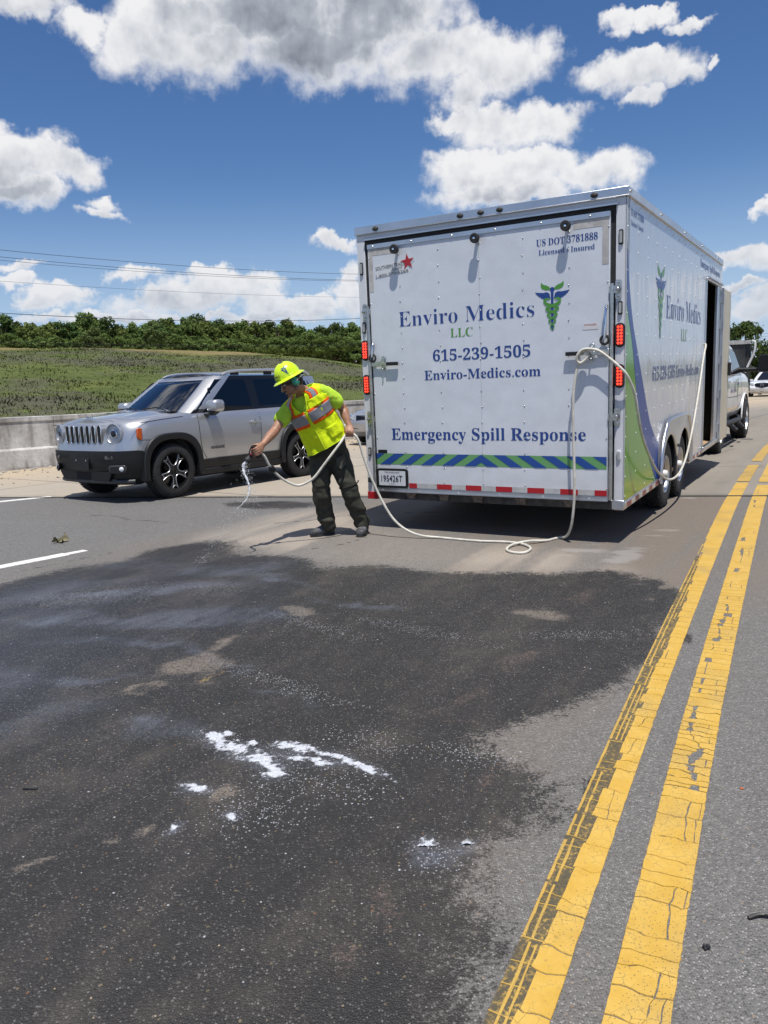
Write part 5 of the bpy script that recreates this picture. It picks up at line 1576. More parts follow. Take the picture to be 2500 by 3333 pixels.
for i, (H, Wd, base, sh, mat) in enumerate(((7.0, 5.4, 0.8, 'round', LEAF), (7.6, 4.6, 1.0, 'tall', LEAF), (6.2, 5.8, 0.5, 'round', LEAF_DARK), (6.6, 4.4, 0.6, 'tall', LEAF_DARK), (5.6, 5.2, 0.3, 'round', LEAF), (7.2, 4.0, 0.6, 'cone', LEAF))):
    cm, cl = crown_mesh('crown', 100 + i, H, Wd, base, 62, 62, 0.21, mat, sh)
    KINDS.append((H, cm, trunk_mesh('trunk', 200 + i, H, cl)))
def place_tree(name, kind, x, y, z, h, label, group=None, wid=1.0, rz=0.0, cat='tree'):
    H, cm, tm = KINDS[kind]
    t = empty(name, (x, y, z), rz, label, cat, group)
    s_ = h / H
    t.scale = (s_ * wid, s_ * wid, s_)
    mesh_obj('crown', cm, t); mesh_obj('trunk', tm, t)
    return t
TREE_TOPS = [(-25.22,0.0813),(-24.67,0.0746),(-23.96,0.0719),(-23.27,0.076),(-22.46,0.074),(-21.76,0.0771),(-21.08,0.0744),(-19.98,0.0837),(-19.23,0.0782),(-18.43,0.0683),(-17.77,0.0691),(-17.1,0.0722),(-16.22,0.0727),(-15.48,0.0708),(-14.79,0.0752),(-13.96,0.0764),(-13.22,0.0724),(-12.66,0.0774),(-11.92,0.0734),(-11.16,0.0714),(-10.32,0.069),(-9.53,0.0713),(-8.74,0.0717),(-7.97,0.0685),(-7.18,0.07),(-6.22,0.0713),(-5.54,0.0616),(-4.67,0.0594),(-3.87,0.0605),(-3.06,0.0619),(-2.36,0.0573),(-1.61,0.0636),(-0.82,0.0616)]
ORD = ['first', 'second', 'third', 'fourth', 'fifth', 'sixth', 'seventh', 'eighth', 'ninth', 'tenth', 'eleventh', 'twelfth', 'thirteenth', 'fourteenth', 'fifteenth', 'sixteenth', 'seventeenth']
LOOK = ['round green', 'tall green', 'broad dark green', 'narrow dark green', 'low rounded green', 'pointed green']
SPECIAL = {0: 'dark tree at the far left end of the tree line on the bank', 7: 'tallest rounded tree in the tree line, standing above its neighbours left of the car', 25: 'thin spiky tree top standing above its neighbours near the trailer', 32: 'last tree of the line on the bank, beside the white trailer edge'}
r_ = random.Random(3)
for i, (az, sl) in enumerate(TREE_TOPS):
    dist = 118 + r_.uniform(-6, 6)
    ztop = CAM_H + sl * dist
    h = r_.uniform(6.2, 7.8); k = r_.randrange(6)
    if i == 25: k = 5
    if i == 7: k = 0; h = 8.6
    if i == 0: k = 2
    lab = SPECIAL.get(i) or ('%s tree, %s from the left end of the tree line on the bank' % (LOOK[k], ORD[i]) if i < 17 else '%s tree, %s from the trailer end of the tree line on the bank' % (LOOK[k], ORD[32 - i]))
    place_tree('broadleaf_tree', k, dist * math.sin(R(az)), dist * math.cos(R(az)), ztop - h, h, lab, 'trees along the crest of the bank', 0.75 if i == 25 else r_.uniform(0.85, 1.1), r_.uniform(0, 6.28))
# the wood behind the front row reads as one mass
def joined(name, items, mat):
    V, F, Tn = [], [], []; base = 0
    for (cm, loc, sc, rz) in items:
        n = len(cm.vertices); co = np.empty(n * 3, np.float32); cm.vertices.foreach_get('co', co); co = co.reshape(-1, 3) * np.array(sc)
        c_, s__ = math.cos(rz), math.sin(rz); co = np.stack([co[:, 0] * c_ - co[:, 1] * s__, co[:, 0] * s__ + co[:, 1] * c_, co[:, 2]], 1) + np.array(loc)
        V.append(co); F.append(np.arange(n).reshape(-1, 4) + base); base += n
        tn = np.empty(n, np.float32); cm.attributes['tone'].data.foreach_get('value', tn); Tn.append(tn)
    me = np_mesh(name, np.concatenate(V), np.concatenate(F), mat, smooth=False)
    at_ = me.attributes.new('tone', 'FLOAT', 'POINT'); at_.data.foreach_set('value', np.concatenate(Tn))
    return tag(mesh_obj(name, me), kind='stuff')
items = []
for i in range(30):
    az = -27 + i * 0.92 + r_.uniform(-0.3, 0.3); dist = 126 + r_.uniform(-3, 8)
    sl = TREE_TOPS[min(range(len(TREE_TOPS)), key=lambda q: abs(TREE_TOPS[q][0] - az))][1] - r_.uniform(0.002, 0.012)
    h = r_.uniform(6.0, 7.5); H, cm, tm = KINDS[r_.randrange(6)]
    items.append((cm, (dist * math.sin(R(az)), dist * math.cos(R(az)), CAM_H + sl * dist - h), (1.1 * h / H, 1.1 * h / H, h / H), r_.uniform(0, 6.28)))
joined('woodland', items, LEAF)
# low bushes at the foot of the trees
bm_, bl = crown_mesh('crown', 300, 2.2, 3.4, 0.0, 34, 70, 0.15, LEAF, 'round')
bp_, bl = crown_mesh('crown', 301, 2.4, 3.0, 0.0, 34, 70, 0.15, LEAF_PALE, 'round')
def bush(az, dist, el_t, mesh, label, group=None, s_=1.0):
    z = CAM_H + math.tan(R(el_t)) * dist - 2.2 * s_
    t = empty('bush', (dist * math.sin(R(az)), dist * math.cos(R(az)), z), r_.uniform(0, 6), label, 'bush', group); t.scale = (s_,) * 3
    mesh_obj('crown', mesh, t)
items = []
for i in range(30):
    az = -26 + i * 0.88 + r_.uniform(-.3, .3); dist = 104 + r_.uniform(-4, 4); s_ = r_.uniform(0.7, 1.2)
    z = CAM_H + math.tan(R(3.25 - 0.028 * (az + 26) + r_.uniform(-0.15, 0.3))) * dist - 2.2 * s_
    items.append((bm_ if i % 4 else bp_, (dist * math.sin(R(az)), dist * math.cos(R(az)), z), (s_, s_, s_), r_.uniform(0, 6)))
joined('undergrowth', items, LEAF)
bush(-15.6, 98, 4.05, bp_, 'pale grey-green bush in front of the dark tree line', None, 1.15)
bush(-19.6, 98, 3.75, bp_, 'wide pale green bush at the foot of the trees, left of the paler grey one', None, 1.1)
# beyond the road on the right
bigc, cl = crown_mesh('crown', 400, 11.0, 9.0, 1.5, 70, 80, 0.3, LEAF_DARK, 'round')
KINDS.append((11.0, bigc, trunk_mesh('trunk', 401, 11.0, cl)))
place_tree('broadleaf_tree', 6, 52.5, 112, -4.2, 10.6, 'large dark lone tree rising beyond the road behind the pickup', None, 0.82, 0.5)
for i, (x, y, k, h, lab) in enumerate(((58.5, 110, 2, 7.6, 'dark green tree right of the lone dark tree, behind the white oncoming SUV'), (49, 118, 4, 6.2, 'low rounded green tree left of the lone dark tree beyond the road'), (55, 100, 4, 5.0, 'short pale green tree in front of the lone dark tree'), (60.5, 103, 2, 4.8, 'short dark tree at the right edge beyond the oncoming SUV'))):
    place_tree('broadleaf_tree', k, x, y, -4.2, h, lab, 'trees beyond the road', 1.2, i)

# ------------------------------------------------------------------ overhead wires
WIRE = simple('black cable', (0.012, 0.012, 0.013), 0.6)
def wire(z0, z1, sag, label, r0=0.017):
    """level run receding to the right, ending on the pole behind the trailer; z0, z1 as seen at 60 m"""
    A = Vector((-27.6, 60, z0)); k = 85 / 60; B = Vector((-1.2 * k, 85, CAM_H + (z1 - CAM_H) * k))
    ts = np.linspace(-1.8, 1.95, 50); b = MB()
    b.tube([A.lerp(B, float(t)) + Vector((0, 0, sag * ((t - 0.5) ** 2 - 0.25))) for t in ts], r0, 5)
    o = b.build('power_line', WIRE, None, 180); tag(o, label, 'cable', 'overhead cables across the sky'); return o
wire(11.76, 8.91, 1.2, 'topmost overhead cable crossing the sky above the tree line')
wire(11.26, 8.47, 1.2, 'upper cable of the close pair under the topmost one')
wire(11.02, 8.40, 1.2, 'lower cable of the close pair under the topmost one', 0.014)
wire(9.51, 7.23, 0.9, 'faint thin cable between the close pair and the tree tops', 0.010)
wire(7.17, 5.68, 1.6, 'thick cable running just above the tree tops', 0.024)
wire(5.07, 3.83, 0.8, 'cable low over the crest of the grass bank', 0.017)
wire(4.93, 3.70, 0.9, 'lowest cable hanging just over the grass bank', 0.012)

b = MB(); b.tube([(23.3, 108.8, -1.5), (23.3, 108.8, 14.5)], [0.20, 0.13], 10)
pole = b.build('utility_pole', BARK, None, 60); tag(pole, 'wooden utility pole standing behind the trailer under the cables', 'pole')
b = MB(); b.box((23.3, 108.8, 13.6), (2.4, 0.12, 0.14), (0, 0, R(-46))); b.build('crossarm', BARK, pole)
for zz, lab in ((5.9, 'upper thin cable over the lone dark tree beyond the road'), (5.35, 'lower thin cable over the lone dark tree beyond the road')):
    b = MB(); b.tube([(30, 150, zz + 0.3), (60, 152, zz - 0.1), (90, 154, zz), (140, 158, zz + 0.9)], 0.022, 5); tag(b.build('power_line', WIRE, None, 180), lab, 'cable', 'overhead cables across the sky')

# ------------------------------------------------------------------ vehicles
def car_paint(name, col, metal=0.0, rough=0.3):
    m, g, b = material(name)
    tc = g.n('ShaderNodeTexCoord').outputs['Object']
    n = g.noise(tc, 900.0, 1, 0.5); d_ = g.noise(tc, 3.0, 4, 0.6)
    lo = tuple(c * 0.93 for c in col)
    c = g.mix(g.ss(n, 0.35, 0.65), lo, col)
    sp = g.n('ShaderNodeSeparateXYZ'); g.link(tc, sp.inputs[0])
    dirt = g.math('MULTIPLY', g.ss(sp.outputs[2], 0.75, 0.35, 0, 0.3), d_)
    c = g.mix(dirt, c, (0.38, 0.35, 0.30))
    g.link(c, b.inputs['Base Color']); b.inputs['Metallic'].default_value = metal
    g.setin(b, 'Roughness', g.lin(d_, 0.3, 0.7, rough, rough + 0.06))
    b.inputs['Coat Weight'].default_value = 0.9; b.inputs['Coat Roughness'].default_value = 0.03
    return m
PAINT_SILVER = car_paint('silver car paint', (0.55, 0.56, 0.58), 0.75, 0.30)
PAINT_WHITE = car_paint('white car paint', (0.78, 0.79, 0.80), 0.0, 0.3)
PAINT_GREY = car_paint('grey silver car paint', (0.45, 0.47, 0.51), 0.6, 0.3)
def glass_mat(name, tint, rough=0.02):
    m, g, b = material(name)
    b.inputs['Base Color'].default_value = (*tint, 1); b.inputs['Roughness'].default_value = rough
    b.inputs['Specular IOR Level'].default_value = 0.55
    tc = g.n('ShaderNodeTexCoord').outputs['Object']
    bn = g.n('ShaderNodeBump'); bn.inputs['Strength'].default_value = 0.04; bn.inputs['Distance'].default_value = 0.02
    g.link(g.noise(tc, 3.0, 1, 0.5), bn.inputs['Height']); g.link(bn.outputs[0], b.inputs['Normal'])
    return m
def clear_glass(name, tint, refl=1.0):
    """thin tinted pane: fresnel reflection over a darkened view of the cabin"""
    m = bpy.data.materials.new(name); m.use_nodes = True
    nt = m.node_tree; nt.nodes.clear(); g = NT(nt)
    out = g.n('ShaderNodeOutputMaterial'); mx = g.n('ShaderNodeMixShader'); t_ = g.n('ShaderNodeBsdfTransparent'); gl = g.n('ShaderNodeBsdfGlossy')
    t_.inputs[0].default_value = (*tint, 1); gl.inputs['Roughness'].default_value = 0.015; gl.inputs['Color'].default_value = (0.95, 0.97, 1, 1)
    fr = g.n('ShaderNodeFresnel'); fr.inputs[0].default_value = 1.5
    g.link(g.math('MULTIPLY', fr.outputs[0], refl, clamp=True), mx.inputs[0]); g.link(t_.outputs[0], mx.inputs[1]); g.link(gl.outputs[0], mx.inputs[2]); g.link(mx.outputs[0], out.inputs[0])
    return m
GLASS = clear_glass('windscreen glass', (0.55, 0.60, 0.60), 1.6)
GLASS_DARK = clear_glass('tinted glass', (0.13, 0.15, 0.17), 1.3)
CABIN = simple('cabin cloth', (0.03, 0.03, 0.032), 0.8)
LAMPGLASS = simple('lamp glass', (0.42, 0.45, 0.48), 0.08, 0.5, coat=1.0)
LAMPIN = simple('lamp reflector', (0.78, 0.80, 0.82), 0.45, 0.15)
AMBER = simple('amber lens', (0.60, 0.10, 0.008), 0.25, coat=0.6)

class Shape:
    """car body as a stack of rounded plan outlines; levels: (z, front x, rear x, half width)"""
    NF, NC, NS, NR = 10, 8, 46, 6
    def __init__(s, levels, T, rcf=0.30, rcr=0.22, bow=0.07, rbow=0.04, zref=None):
        s.L = levels; s.T = T; s.rcf = rcf; s.rcr = rcr; s.bow = bow; s.rbow = rbow
        s.z0 = levels[0][0]; s.zb = 0.60; s.zt = zref or levels[-1][0]
    def at(s, z):
        L = s.L
        if z <= L[0][0]: return L[0][1:]
        for a, b in zip(L[:-1], L[1:]):
            if z <= b[0]:
                t = (z - a[0]) / (b[0] - a[0]); return tuple(a[i] + (b[i] - a[i]) * t for i in (1, 2, 3))
        return L[-1][1:]
    def half(s, z, grow=0.0):
        xf, xr, w = s.at(z); xf += grow; xr -= grow; w += grow
        o = []; rc, rr_ = s.rcf, s.rcr
        for k in range(s.NF):
            y = (w - rc) * k / s.NF; o.append((xf - s.bow * (y / w) ** 2, y))
        x1 = xf - s.bow * ((w - rc) / w) ** 2
        for k in range(s.NC):
            a = PI / 2 * k / s.NC; o.append((x1 - rc + rc * math.cos(a), w - rc + rc * math.sin(a)))
        xs, xe = x1 - rc, xr + rr_ + s.rbow
        for k in range(s.NS): o.append((xs + (xe - xs) * k / s.NS, w))
        for k in range(s.NC):
            a = PI / 2 * k / s.NC; o.append((xr + rr_ + s.rbow - rr_ * math.sin(a), w - rr_ + rr_ * math.cos(a)))
        for k in range(s.NR + 1):
            y = (w - rr_) * (1 - k / s.NR); o.append((xr + s.rbow * (y / w) ** 2, y))
        return o
    def zmap(s, z, x):
        """levels above zb slide up to the top line at x"""
        if z <= s.zb: return z
        return s.zb + (z - s.zb) * (s.T(x) - s.zb) / (s.zt - s.zb)
    def ring(s, z, grow=0.0):
        h = s.half(z, grow)
        full = h + [(x, -y) for x, y in h[-2:0:-1]]
        return [Vector((x, y, s.zmap(z, x))) for x, y in full]
    def side_y(s, x, z, grow=0.0):
        # undo zmap
        zz = z if z <= s.zb else s.zb + (z - s.zb) * (s.zt - s.zb) / (s.T(x) - s.zb)
        return s.at(zz)[2] + grow
    def front_x(s, y, z, grow=0.0):
        xf, xr, w = s.at(z); y = abs(y)
        x = xf - s.bow * (min(y, w - s.rcf) / w) ** 2
        if y > w - s.rcf:
            d_ = min(y - (w - s.rcf), s.rcf * 0.999); x = x - s.rcf + math.sqrt(s.rcf ** 2 - d_ ** 2)
        return x + grow

def stack(sh, zs, grow=0.0, top=True, crown=0.05, ridge=None, bottom=True, zcap=None, M_=10):
    mb = MB(); rings = []
    for z in zs:
        r_ = sh.ring(z, grow)
        rings.append(r_)
    if zcap is not None:                                    # pull the last ring down to a varying height
        rings[-1] = [Vector((p.x, p.y, zcap(p.x))) for p in rings[-1]]
        for i in range(1, len(rings) - 1):
            f = i / (len(rings) - 1)
            rings[i] = [Vector((p.x, p.y, rings[0][k].z + (zcap(p.x) - rings[0][k].z) * f)) for k, p in enumerate(rings[i])]
    n = len(rings[0]); half_n = n // 2
    mb.loft(rings, cap=False)
    b0 = len(mb.v)
    def deck(r_, up, cr):
        base = len(mb.v); rows = half_n + 1
        for i in range(rows):
            p = r_[i]; q = r_[(n - i) % n]
            for j in range(M_ + 1):
                t = j / M_; v = p.lerp(q, t)
                e = 1 - abs(2 * t - 1) ** 3
                if up:
                    v.z += cr * e
                    if ridge: v.z += ridge(v.x, v.y) * min(1, 4 * min(t, 1 - t))
                mb.v.append(tuple(v))
        for i in range(rows - 1):
            for j in range(M_):
                a = base + i * (M_ + 1) + j
                f = (a, a + 1, a + M_ + 2, a + M_ + 1)
                mb.f.append(f if up else f[::-1]); mb.m.append(mb.cur)
    if top: deck(rings[-1], True, crown)
    if bottom: deck(rings[0], False, 0)
    me = bpy.data.meshes.new('stack'); me.from_pydata(mb.v, [], mb.f)
    bm = bmesh.new(); bm.from_mesh(me); bmesh.ops.remove_doubles(bm, verts=bm.verts, dist=0.0004)
    bmesh.ops.dissolve_degenerate(bm, edges=bm.edges, dist=0.0003)
    bmesh.ops.recalc_face_normals(bm, faces=bm.faces); bm.to_mesh(me); bm.free()
    return me

def cut(me, cutters):
    """subtract closed shapes from a mesh, returns a new mesh"""
    o = bpy.data.objects.new('cut_source', me); COL.objects.link(o)
    tmp = []
    for c in cutters:
        cm = bpy.data.meshes.new('cutter'); cm.from_pydata(c.v, [], c.f)
        bm = bmesh.new(); bm.from_mesh(cm); bmesh.ops.recalc_face_normals(bm, faces=bm.faces); bm.to_mesh(cm); bm.free()
        co = bpy.data.objects.new('cutter', cm); COL.objects.link(co); tmp.append(co)
        md = o.modifiers.new('b', 'BOOLEAN'); md.object = co; md.operation = 'DIFFERENCE'; md.solver = 'EXACT'
    dg = bpy.context.evaluated_depsgraph_get(); dg.update()
    out = bpy.data.meshes.new_from_object(o.evaluated_get(dg))
    for t in tmp:
        m_ = t.data; bpy.data.objects.remove(t); bpy.data.meshes.remove(m_)
    bpy.data.objects.remove(o)
    return out
def finish(me, name, mat, parent, angle=32):
    me.materials.clear(); me.materials.append(mat); me.name = name
    me.polygons.foreach_set('use_smooth', [True] * len(me.polygons)); me.set_sharp_from_angle(angle=R(angle))
    return mesh_obj(name, me, parent)

def arch_poly(cx, r, sq, z0=0.15, cz=0.35, n=22, grow=0.0):
    """rounded, slightly squared wheel-arch outline in (x, z)"""
    o = []
    for k in range(n + 1):
        a = PI * k / n
        c, s_ = math.cos(a), math.sin(a)
        rr_ = (r + grow) / ((abs(c) ** sq + abs(s_) ** sq) ** (1 / sq))
        o.append((cx + rr_ * c, cz + rr_ * s_))
    return [(cx + (r + grow), z0)] + o + [(cx - (r + grow), z0)]

XZ = Matrix(((1, 0, 0, 0), (0, 0, 1, 0), (0, 1, 0, 0), (0, 0, 0, 1)))             # (x, y, d) -> (x, d, y): prism along +y

def groove(sh, pts, parent, grow=0.0015, w=0.009, side=1, mat=None):
    """panel gap: a dark line lying on the flank; pts in (x, z)"""
    P = [(q.x, q.y) for q in catmull([(x, z, 0) for x, z in pts], 5)]
    b = MB(); vs = []
    for i, p in enumerate(P):
        a = P[max(i - 1, 0)]; c = P[min(i + 1, len(P) - 1)]
        t = Vector((c[0] - a[0], c[1] - a[1])).normalized(); nx, nz = -t.y * w / 2, t.x * w / 2
        for sg in (1, -1):
            x, z = p[0] + sg * nx, p[1] + sg * nz
            vs.append((x, side * (sh.side_y(x, z) + grow), z))
    b.add(vs, [(2 * i, 2 * i + 1, 2 * i + 3, 2 * i + 2) for i in range(len(P) - 1)])
    return b.build('panel_gap', mat or dark, parent)

def alloy_wheel(parent, cx, cy, cz, rad, width, side, rim_r=0.243, style='y', name='wheel'):
    Mx = Matrix.Translation((cx, cy, cz)) @ Matrix.Rotation(R(-90 * side), 4, 'X')
    w = empty(name); w.parent = parent
    hw = width / 2; r = rad
    b = MB()
    b.lathe([(rim_r - 0.01, -hw * .8), (rim_r + 0.01, -hw), (r * 0.86, -hw * 1.04), (r * 0.955, -hw * 0.92), (r * 0.99, -hw * 0.7), (r, -hw * 0.3), (r, hw * 0.3), (r * 0.99, hw * 0.7), (r * 0.955, hw * 0.92), (r * 0.86, hw * 1.04), (rim_r + 0.01, hw), (rim_r - 0.01, hw * .8), (rim_r - 0.01, -hw * .8)], 56, Mx)
    b.build('tyre', rubber, w, 28)
    b = MB()
    for ring, off in ((-0.7, 0), (-0.28, .5), (0.28, 0), (0.7, .5)):
        for k in range(52):
            a = 2 * PI * (k + off) / 52
            b.box(Mx @ Vector((r * 1.0 * math.cos(a), r * math.sin(a), ring * hw)), (0.010, 0.028, width * 0.17), (Mx @ Matrix.Rotation(a, 4, 'Z')).to_3x3())
    tag(b.build('tread_blocks', rubber, w), kind='stuff')
    b = MB(); b.lathe([(rim_r, hw * .9), (rim_r + 0.004, hw * .98), (rim_r - 0.012, hw * .98), (rim_r - 0.02, hw * .6), (rim_r - 0.02, -hw * .6), (0, -hw * .6)], 48, Mx, caps=False)
    b.build('rim_barrel', gloss_black if style == 'y' else alu, w, 40)
    z = hw * 0.80
    if style == 'y':
        spk = simple('dark wheel face', (0.016, 0.017, 0.019), 0.45)
        sil = simple('machined wheel edge', (0.55, 0.56, 0.58), 0.38, 0.7)
        b = MB(); b.lathe([(0.0, z - 0.012), (0.062, z - 0.010), (0.066, z - 0.03), (0.0, z - 0.03)], 24, Mx); b.build('hub_cap', gloss_black, w, 40)
        for k in range(5):
            Mk = Mx @ Matrix.Rotation(2 * PI * k / 5 + R(90), 4, 'Z')
            # spoke splitting into a fork towards the rim
            sp = [(0.045, -0.030), (0.105, -0.022), (0.150, -0.034), (0.222, -0.070), (0.229, -0.050), (0.190, -0.026), (0.178, 0.0), (0.190, 0.026), (0.229, 0.050), (0.222, 0.070), (0.150, 0.034), (0.105, 0.022), (0.045, 0.030)]
            b = MB(); b.prism(sp, 0.03, Mk, z0=z - 0.035); b.build('spoke', spk, w, bevel=0.004)
            small = [(0.188, 0.0), (0.200, -0.026), (0.229, -0.044), (0.2335, 0.0), (0.229, 0.044), (0.200, 0.026)]
            b = MB(); b.tube([Mk @ Vector((x, y, z - 0.002)) for x, y in small], 0.0058, 5, closed=True)
            Mh = Mx @ Matrix.Rotation(2 * PI * (k + .5) / 5 + R(90), 4, 'Z')
            big = [(0.070, 0.0), (0.085, -0.034), (0.125, -0.062), (0.180, -0.088), (0.214, -0.092), (0.231, -0.040), (0.234, 0.0), (0.231, 0.040), (0.214, 0.092), (0.180, 0.088), (0.125, 0.062), (0.085, 0.034)]
            b.tube([Mh @ Vector((x, y, z - 0.002)) for x, y in big], 0.0046, 5, closed=True)
            tag(b.build('spoke_edge', sil, w, 60), kind='stuff')
    else:
        b = MB(); b.lathe([(0, z), (0.05, z), (0.07, z - 0.02), (0, z - 0.03)], 20, Mx); b.build('hub_cap', chrome, w, 40)
        for k in range(7):
            Mk = Mx @ Matrix.Rotation(2 * PI * k / 7, 4, 'Z')
            b = MB(); b.prism([(0.05, -0.028), (rim_r - 0.015, -0.04), (rim_r - 0.015, 0.04), (0.05, 0.028)], 0.03, Mk, z0=z - 0.04); b.build('spoke', alu, w, bevel=0.004)
    return w

def build_suv():
    """boxy compact crossover, silver with black roof sides and grey-black cladding"""
    root = empty('parked_car', (-2.83, 12.22, -0.045), 0, 'silver boxy compact SUV with seven-slot grille beside the worker', 'car')
    root.rotation_euler = Euler((R(0.6), R(-1.2), R(-126.0)), 'XYZ')
    root.scale = (1.03, 1.03, 1.058)
    def T(x):
        if x > 1.0: return 1.085 - 0.085 * ((x - 1.0) / 1.05) ** 1.3
        return 1.085 + 0.025 * min(1, (1.0 - x) / 2.4)
    LV = [(0.22, 1.88, -1.98, 0.76), (0.30, 2.00, -2.05, 0.84), (0.42, 2.05, -2.075, 0.875), (0.55, 2.07, -2.08, 0.885), (0.66, 2.055, -2.07, 0.893), (0.78, 2.03, -2.065, 0.902), (0.90, 2.01, -2.06, 0.895), (1.0, 1.985, -2.05, 0.878), (1.06, 1.96, -2.04, 0.85), (1.085, 1.92, -2.02, 0.815)]
    sh = Shape(LV, T, 0.34, 0.22, 0.085, 0.05)
    FX, RX = 1.285, -1.285
    cz = 0.352
    arches = []
    for cx in (FX, RX):
        c = MB(); c.prism([(x, z) for x, z in arch_poly(cx, 0.425, 2.6, 0.0, cz)], 2.4, XZ, z0=-1.2); arches.append(c)
    def zc(x):
        def sm(t): t = min(max(t, 0), 1); return t * t * (3 - 2 * t)
        return 0.455 + 0.21 * sm((x - 1.55) / 0.25) + 0.165 * sm((-x - 1.55) / 0.25)
    ridge = lambda x, y: (0.018 * math.exp(-((abs(y) - (0.36 + 0.12 * (x - 1))) / 0.05) ** 2) + 0.012 * (abs(y) < 0.40)) if x > 0.9 else 0
    body = stack(sh, [0.40, 0.48, 0.55, 0.60, 0.66, 0.72, 0.78, 0.84, 0.90, 0.95, 1.0, 1.03, 1.06, 1.075, 1.085], 0, True, 0.045, ridge)
    body = cut(body, arches)
    body = finish(body, 'body', PAINT_SILVER, root)
    clad = stack(sh, [0.22, 0.30, 0.38, 0.46, 0.54, 0.60], 0.012, True, 0.0, None, True, zc)
    clad = cut(clad, arches)
    clad = finish(clad, 'lower_cladding', black_plastic, root)
    # wheel-arch flares and liners
    for cx in (FX, RX):
        for sy in (1, -1):
            inn = arch_poly(cx, 0.415, 2.6, 0.26, cz); out = arch_poly(cx, 0.50, 2.9, 0.26, cz)
            b = MB()
            yb = 0.80 if sy > 0 else -0.925
            b.prism(out + inn[::-1], 0.125, XZ, z0=yb)
            b.build('wheel_arch_flare', black_plastic, root, bevel=0.018)
        b = MB(); b.prism(arch_poly(cx, 0.43, 2.6, 0.22, cz), 1.3, XZ, z0=-0.65); b.build('wheel_well', dark, root)
    for cx in (FX, RX):
        for sy in (1, -1):
            alloy_wheel(root, cx, sy * 0.785, cz, 0.352, 0.225, sy)
    # greenhouse
    GL = [(1.05, 1.10, -2.03, 0.83), (1.30, 0.74, -1.99, 0.775), (1.50, 0.45, -1.92, 0.715), (1.58, 0.33, -1.88, 0.68), (1.615, 0.24, -1.82, 0.62)]
    gs = Shape(GL, lambda x: 1.615, 0.20, 0.2, 0.13, 0.06, 1.615); gs.zb = 9
    def gy(x, z): return gs.at(z)[2]
    n1 = gs.NF; n2 = n1 + gs.NC; n3 = n2 + gs.NS
    zs = [1.05 + 0.53 * k / 10 for k in range(11)]
    rings = [gs.ring(z) for z in zs]; rings_o = [gs.ring(z, 0.006) for z in zs]; N = len(rings[0])
    def patch(name, ks, lv, mat, grow=0.0, th=0.01, angle=40):
        src = [gs.ring(z, grow) for z in zs]; inn = [gs.ring(z, grow - th) for z in zs]
        mb = MB(); nk = len(ks)
        vs = [src[l][k % N] for l in lv for k in ks] + [inn[l][k % N] for l in lv for k in ks]
        m_ = len(lv) * nk; fs = []
        for i in range(len(lv) - 1):
            for j in range(nk - 1):
                a = i * nk + j; f = (a, a + 1, a + nk + 1, a + nk); fs.append(f); fs.append(tuple(m_ + q for q in f[::-1]))
        for i in range(len(lv) - 1):
            a, c = i * nk, (i + 1) * nk; fs.append((a, c, m_ + c, m_ + a)); a, c = a + nk - 1, c + nk - 1; fs.append((c, a, m_ + a, m_ + c))
        for j in range(nk - 1):
            fs.append((j + 1, j, m_ + j, m_ + j + 1)); q = (len(lv) - 1) * nk; fs.append((q + j, q + j + 1, m_ + q + j + 1, m_ + q + j))
        mb.add(vs, fs)
        return mb.build(name, mat, root, angle, fix=True)
    L_ = list(range(11))
    fr = list(range(-(n1 + 1), n1 + 2))
    patch('windscreen', fr, L_[0:10], GLASS, 0.0, 0.004)
    patch('windscreen_frame', fr, L_[9:11], PAINT_SILVER, 0.004)
    for sg in (1, -1):
        ks = [sg * k for k in range(n1, n2 + 3)]
        if sg < 0: ks = ks[::-1]
        patch('front_pillar', ks, L_, PAINT_SILVER, 0.006, 0.03)
        ks = [sg * k for k in range(n2 + 2, n3 + 1)]
        if sg < 0: ks = ks[::-1]
        patch('roof_side', ks, L_[9:11], gloss_black, 0.004, 0.02)
        # side glass and pillars: flat pieces laid on the flank
        tilt = math.atan2(gy(0, 1.10) - gy(0, 1.52), 0.42)
        def on_side(x, z, d_=0.0): return Vector((x, sg * (gy(x, z) + d_), z))
        def side_piece(name, pts, mat, d0, d1):
            b = MB(); n = len(pts)
            vs = [on_side(x, z, d0) for x, z in pts] + [on_side(x, z, d1) for x, z in pts]
            b.add(vs, [tuple(range(n)), tuple(range(2 * n - 1, n - 1, -1))] + [(i, n + i, n + (i + 1) % n, (i + 1) % n) for i in range(n)])
            return b.build(name, mat, root, fix=True)
        side_piece('side_window', [(0.78, 1.125), (0.70, 1.19), (0.30, 1.53), (-0.30, 1.535), (-0.32, 1.13)], GLASS_DARK, 0.004, 0.0)
        side_piece('side_window', [(-0.45, 1.13), (-0.43, 1.535), (-1.18, 1.53), (-1.30, 1.20), (-1.22, 1.135)], GLASS_DARK, 0.004, 0.0)
        side_piece('side_window', [(-1.40, 1.20), (-1.36, 1.50), (-1.62, 1.49), (-1.70, 1.26)], GLASS_DARK, 0.004, 0.0)
        side_piece('door_pillar', [(-0.30, 1.10), (-0.28, 1.55), (-0.45, 1.55), (-0.47, 1.10)], gloss_black, 0.007, -0.02)
        side_piece('door_pillar', [(0.50, 1.10), (0.47, 1.40), (0.44, 1.42), (0.46, 1.10)], gloss_black, 0.006, -0.02)
        side_piece('window_sill', [(0.90, 1.07), (0.80, 1.13), (-1.28, 1.138), (-1.4, 1.19), (-1.75, 1.25), (-1.8, 1.07)], gloss_black, 0.006, -0.03)
        side_piece('rear_pillar', [(-1.20, 1.12), (-1.18, 1.55), (-1.38, 1.55), (-1.42, 1.12)], gloss_black, 0.007, -0.02)
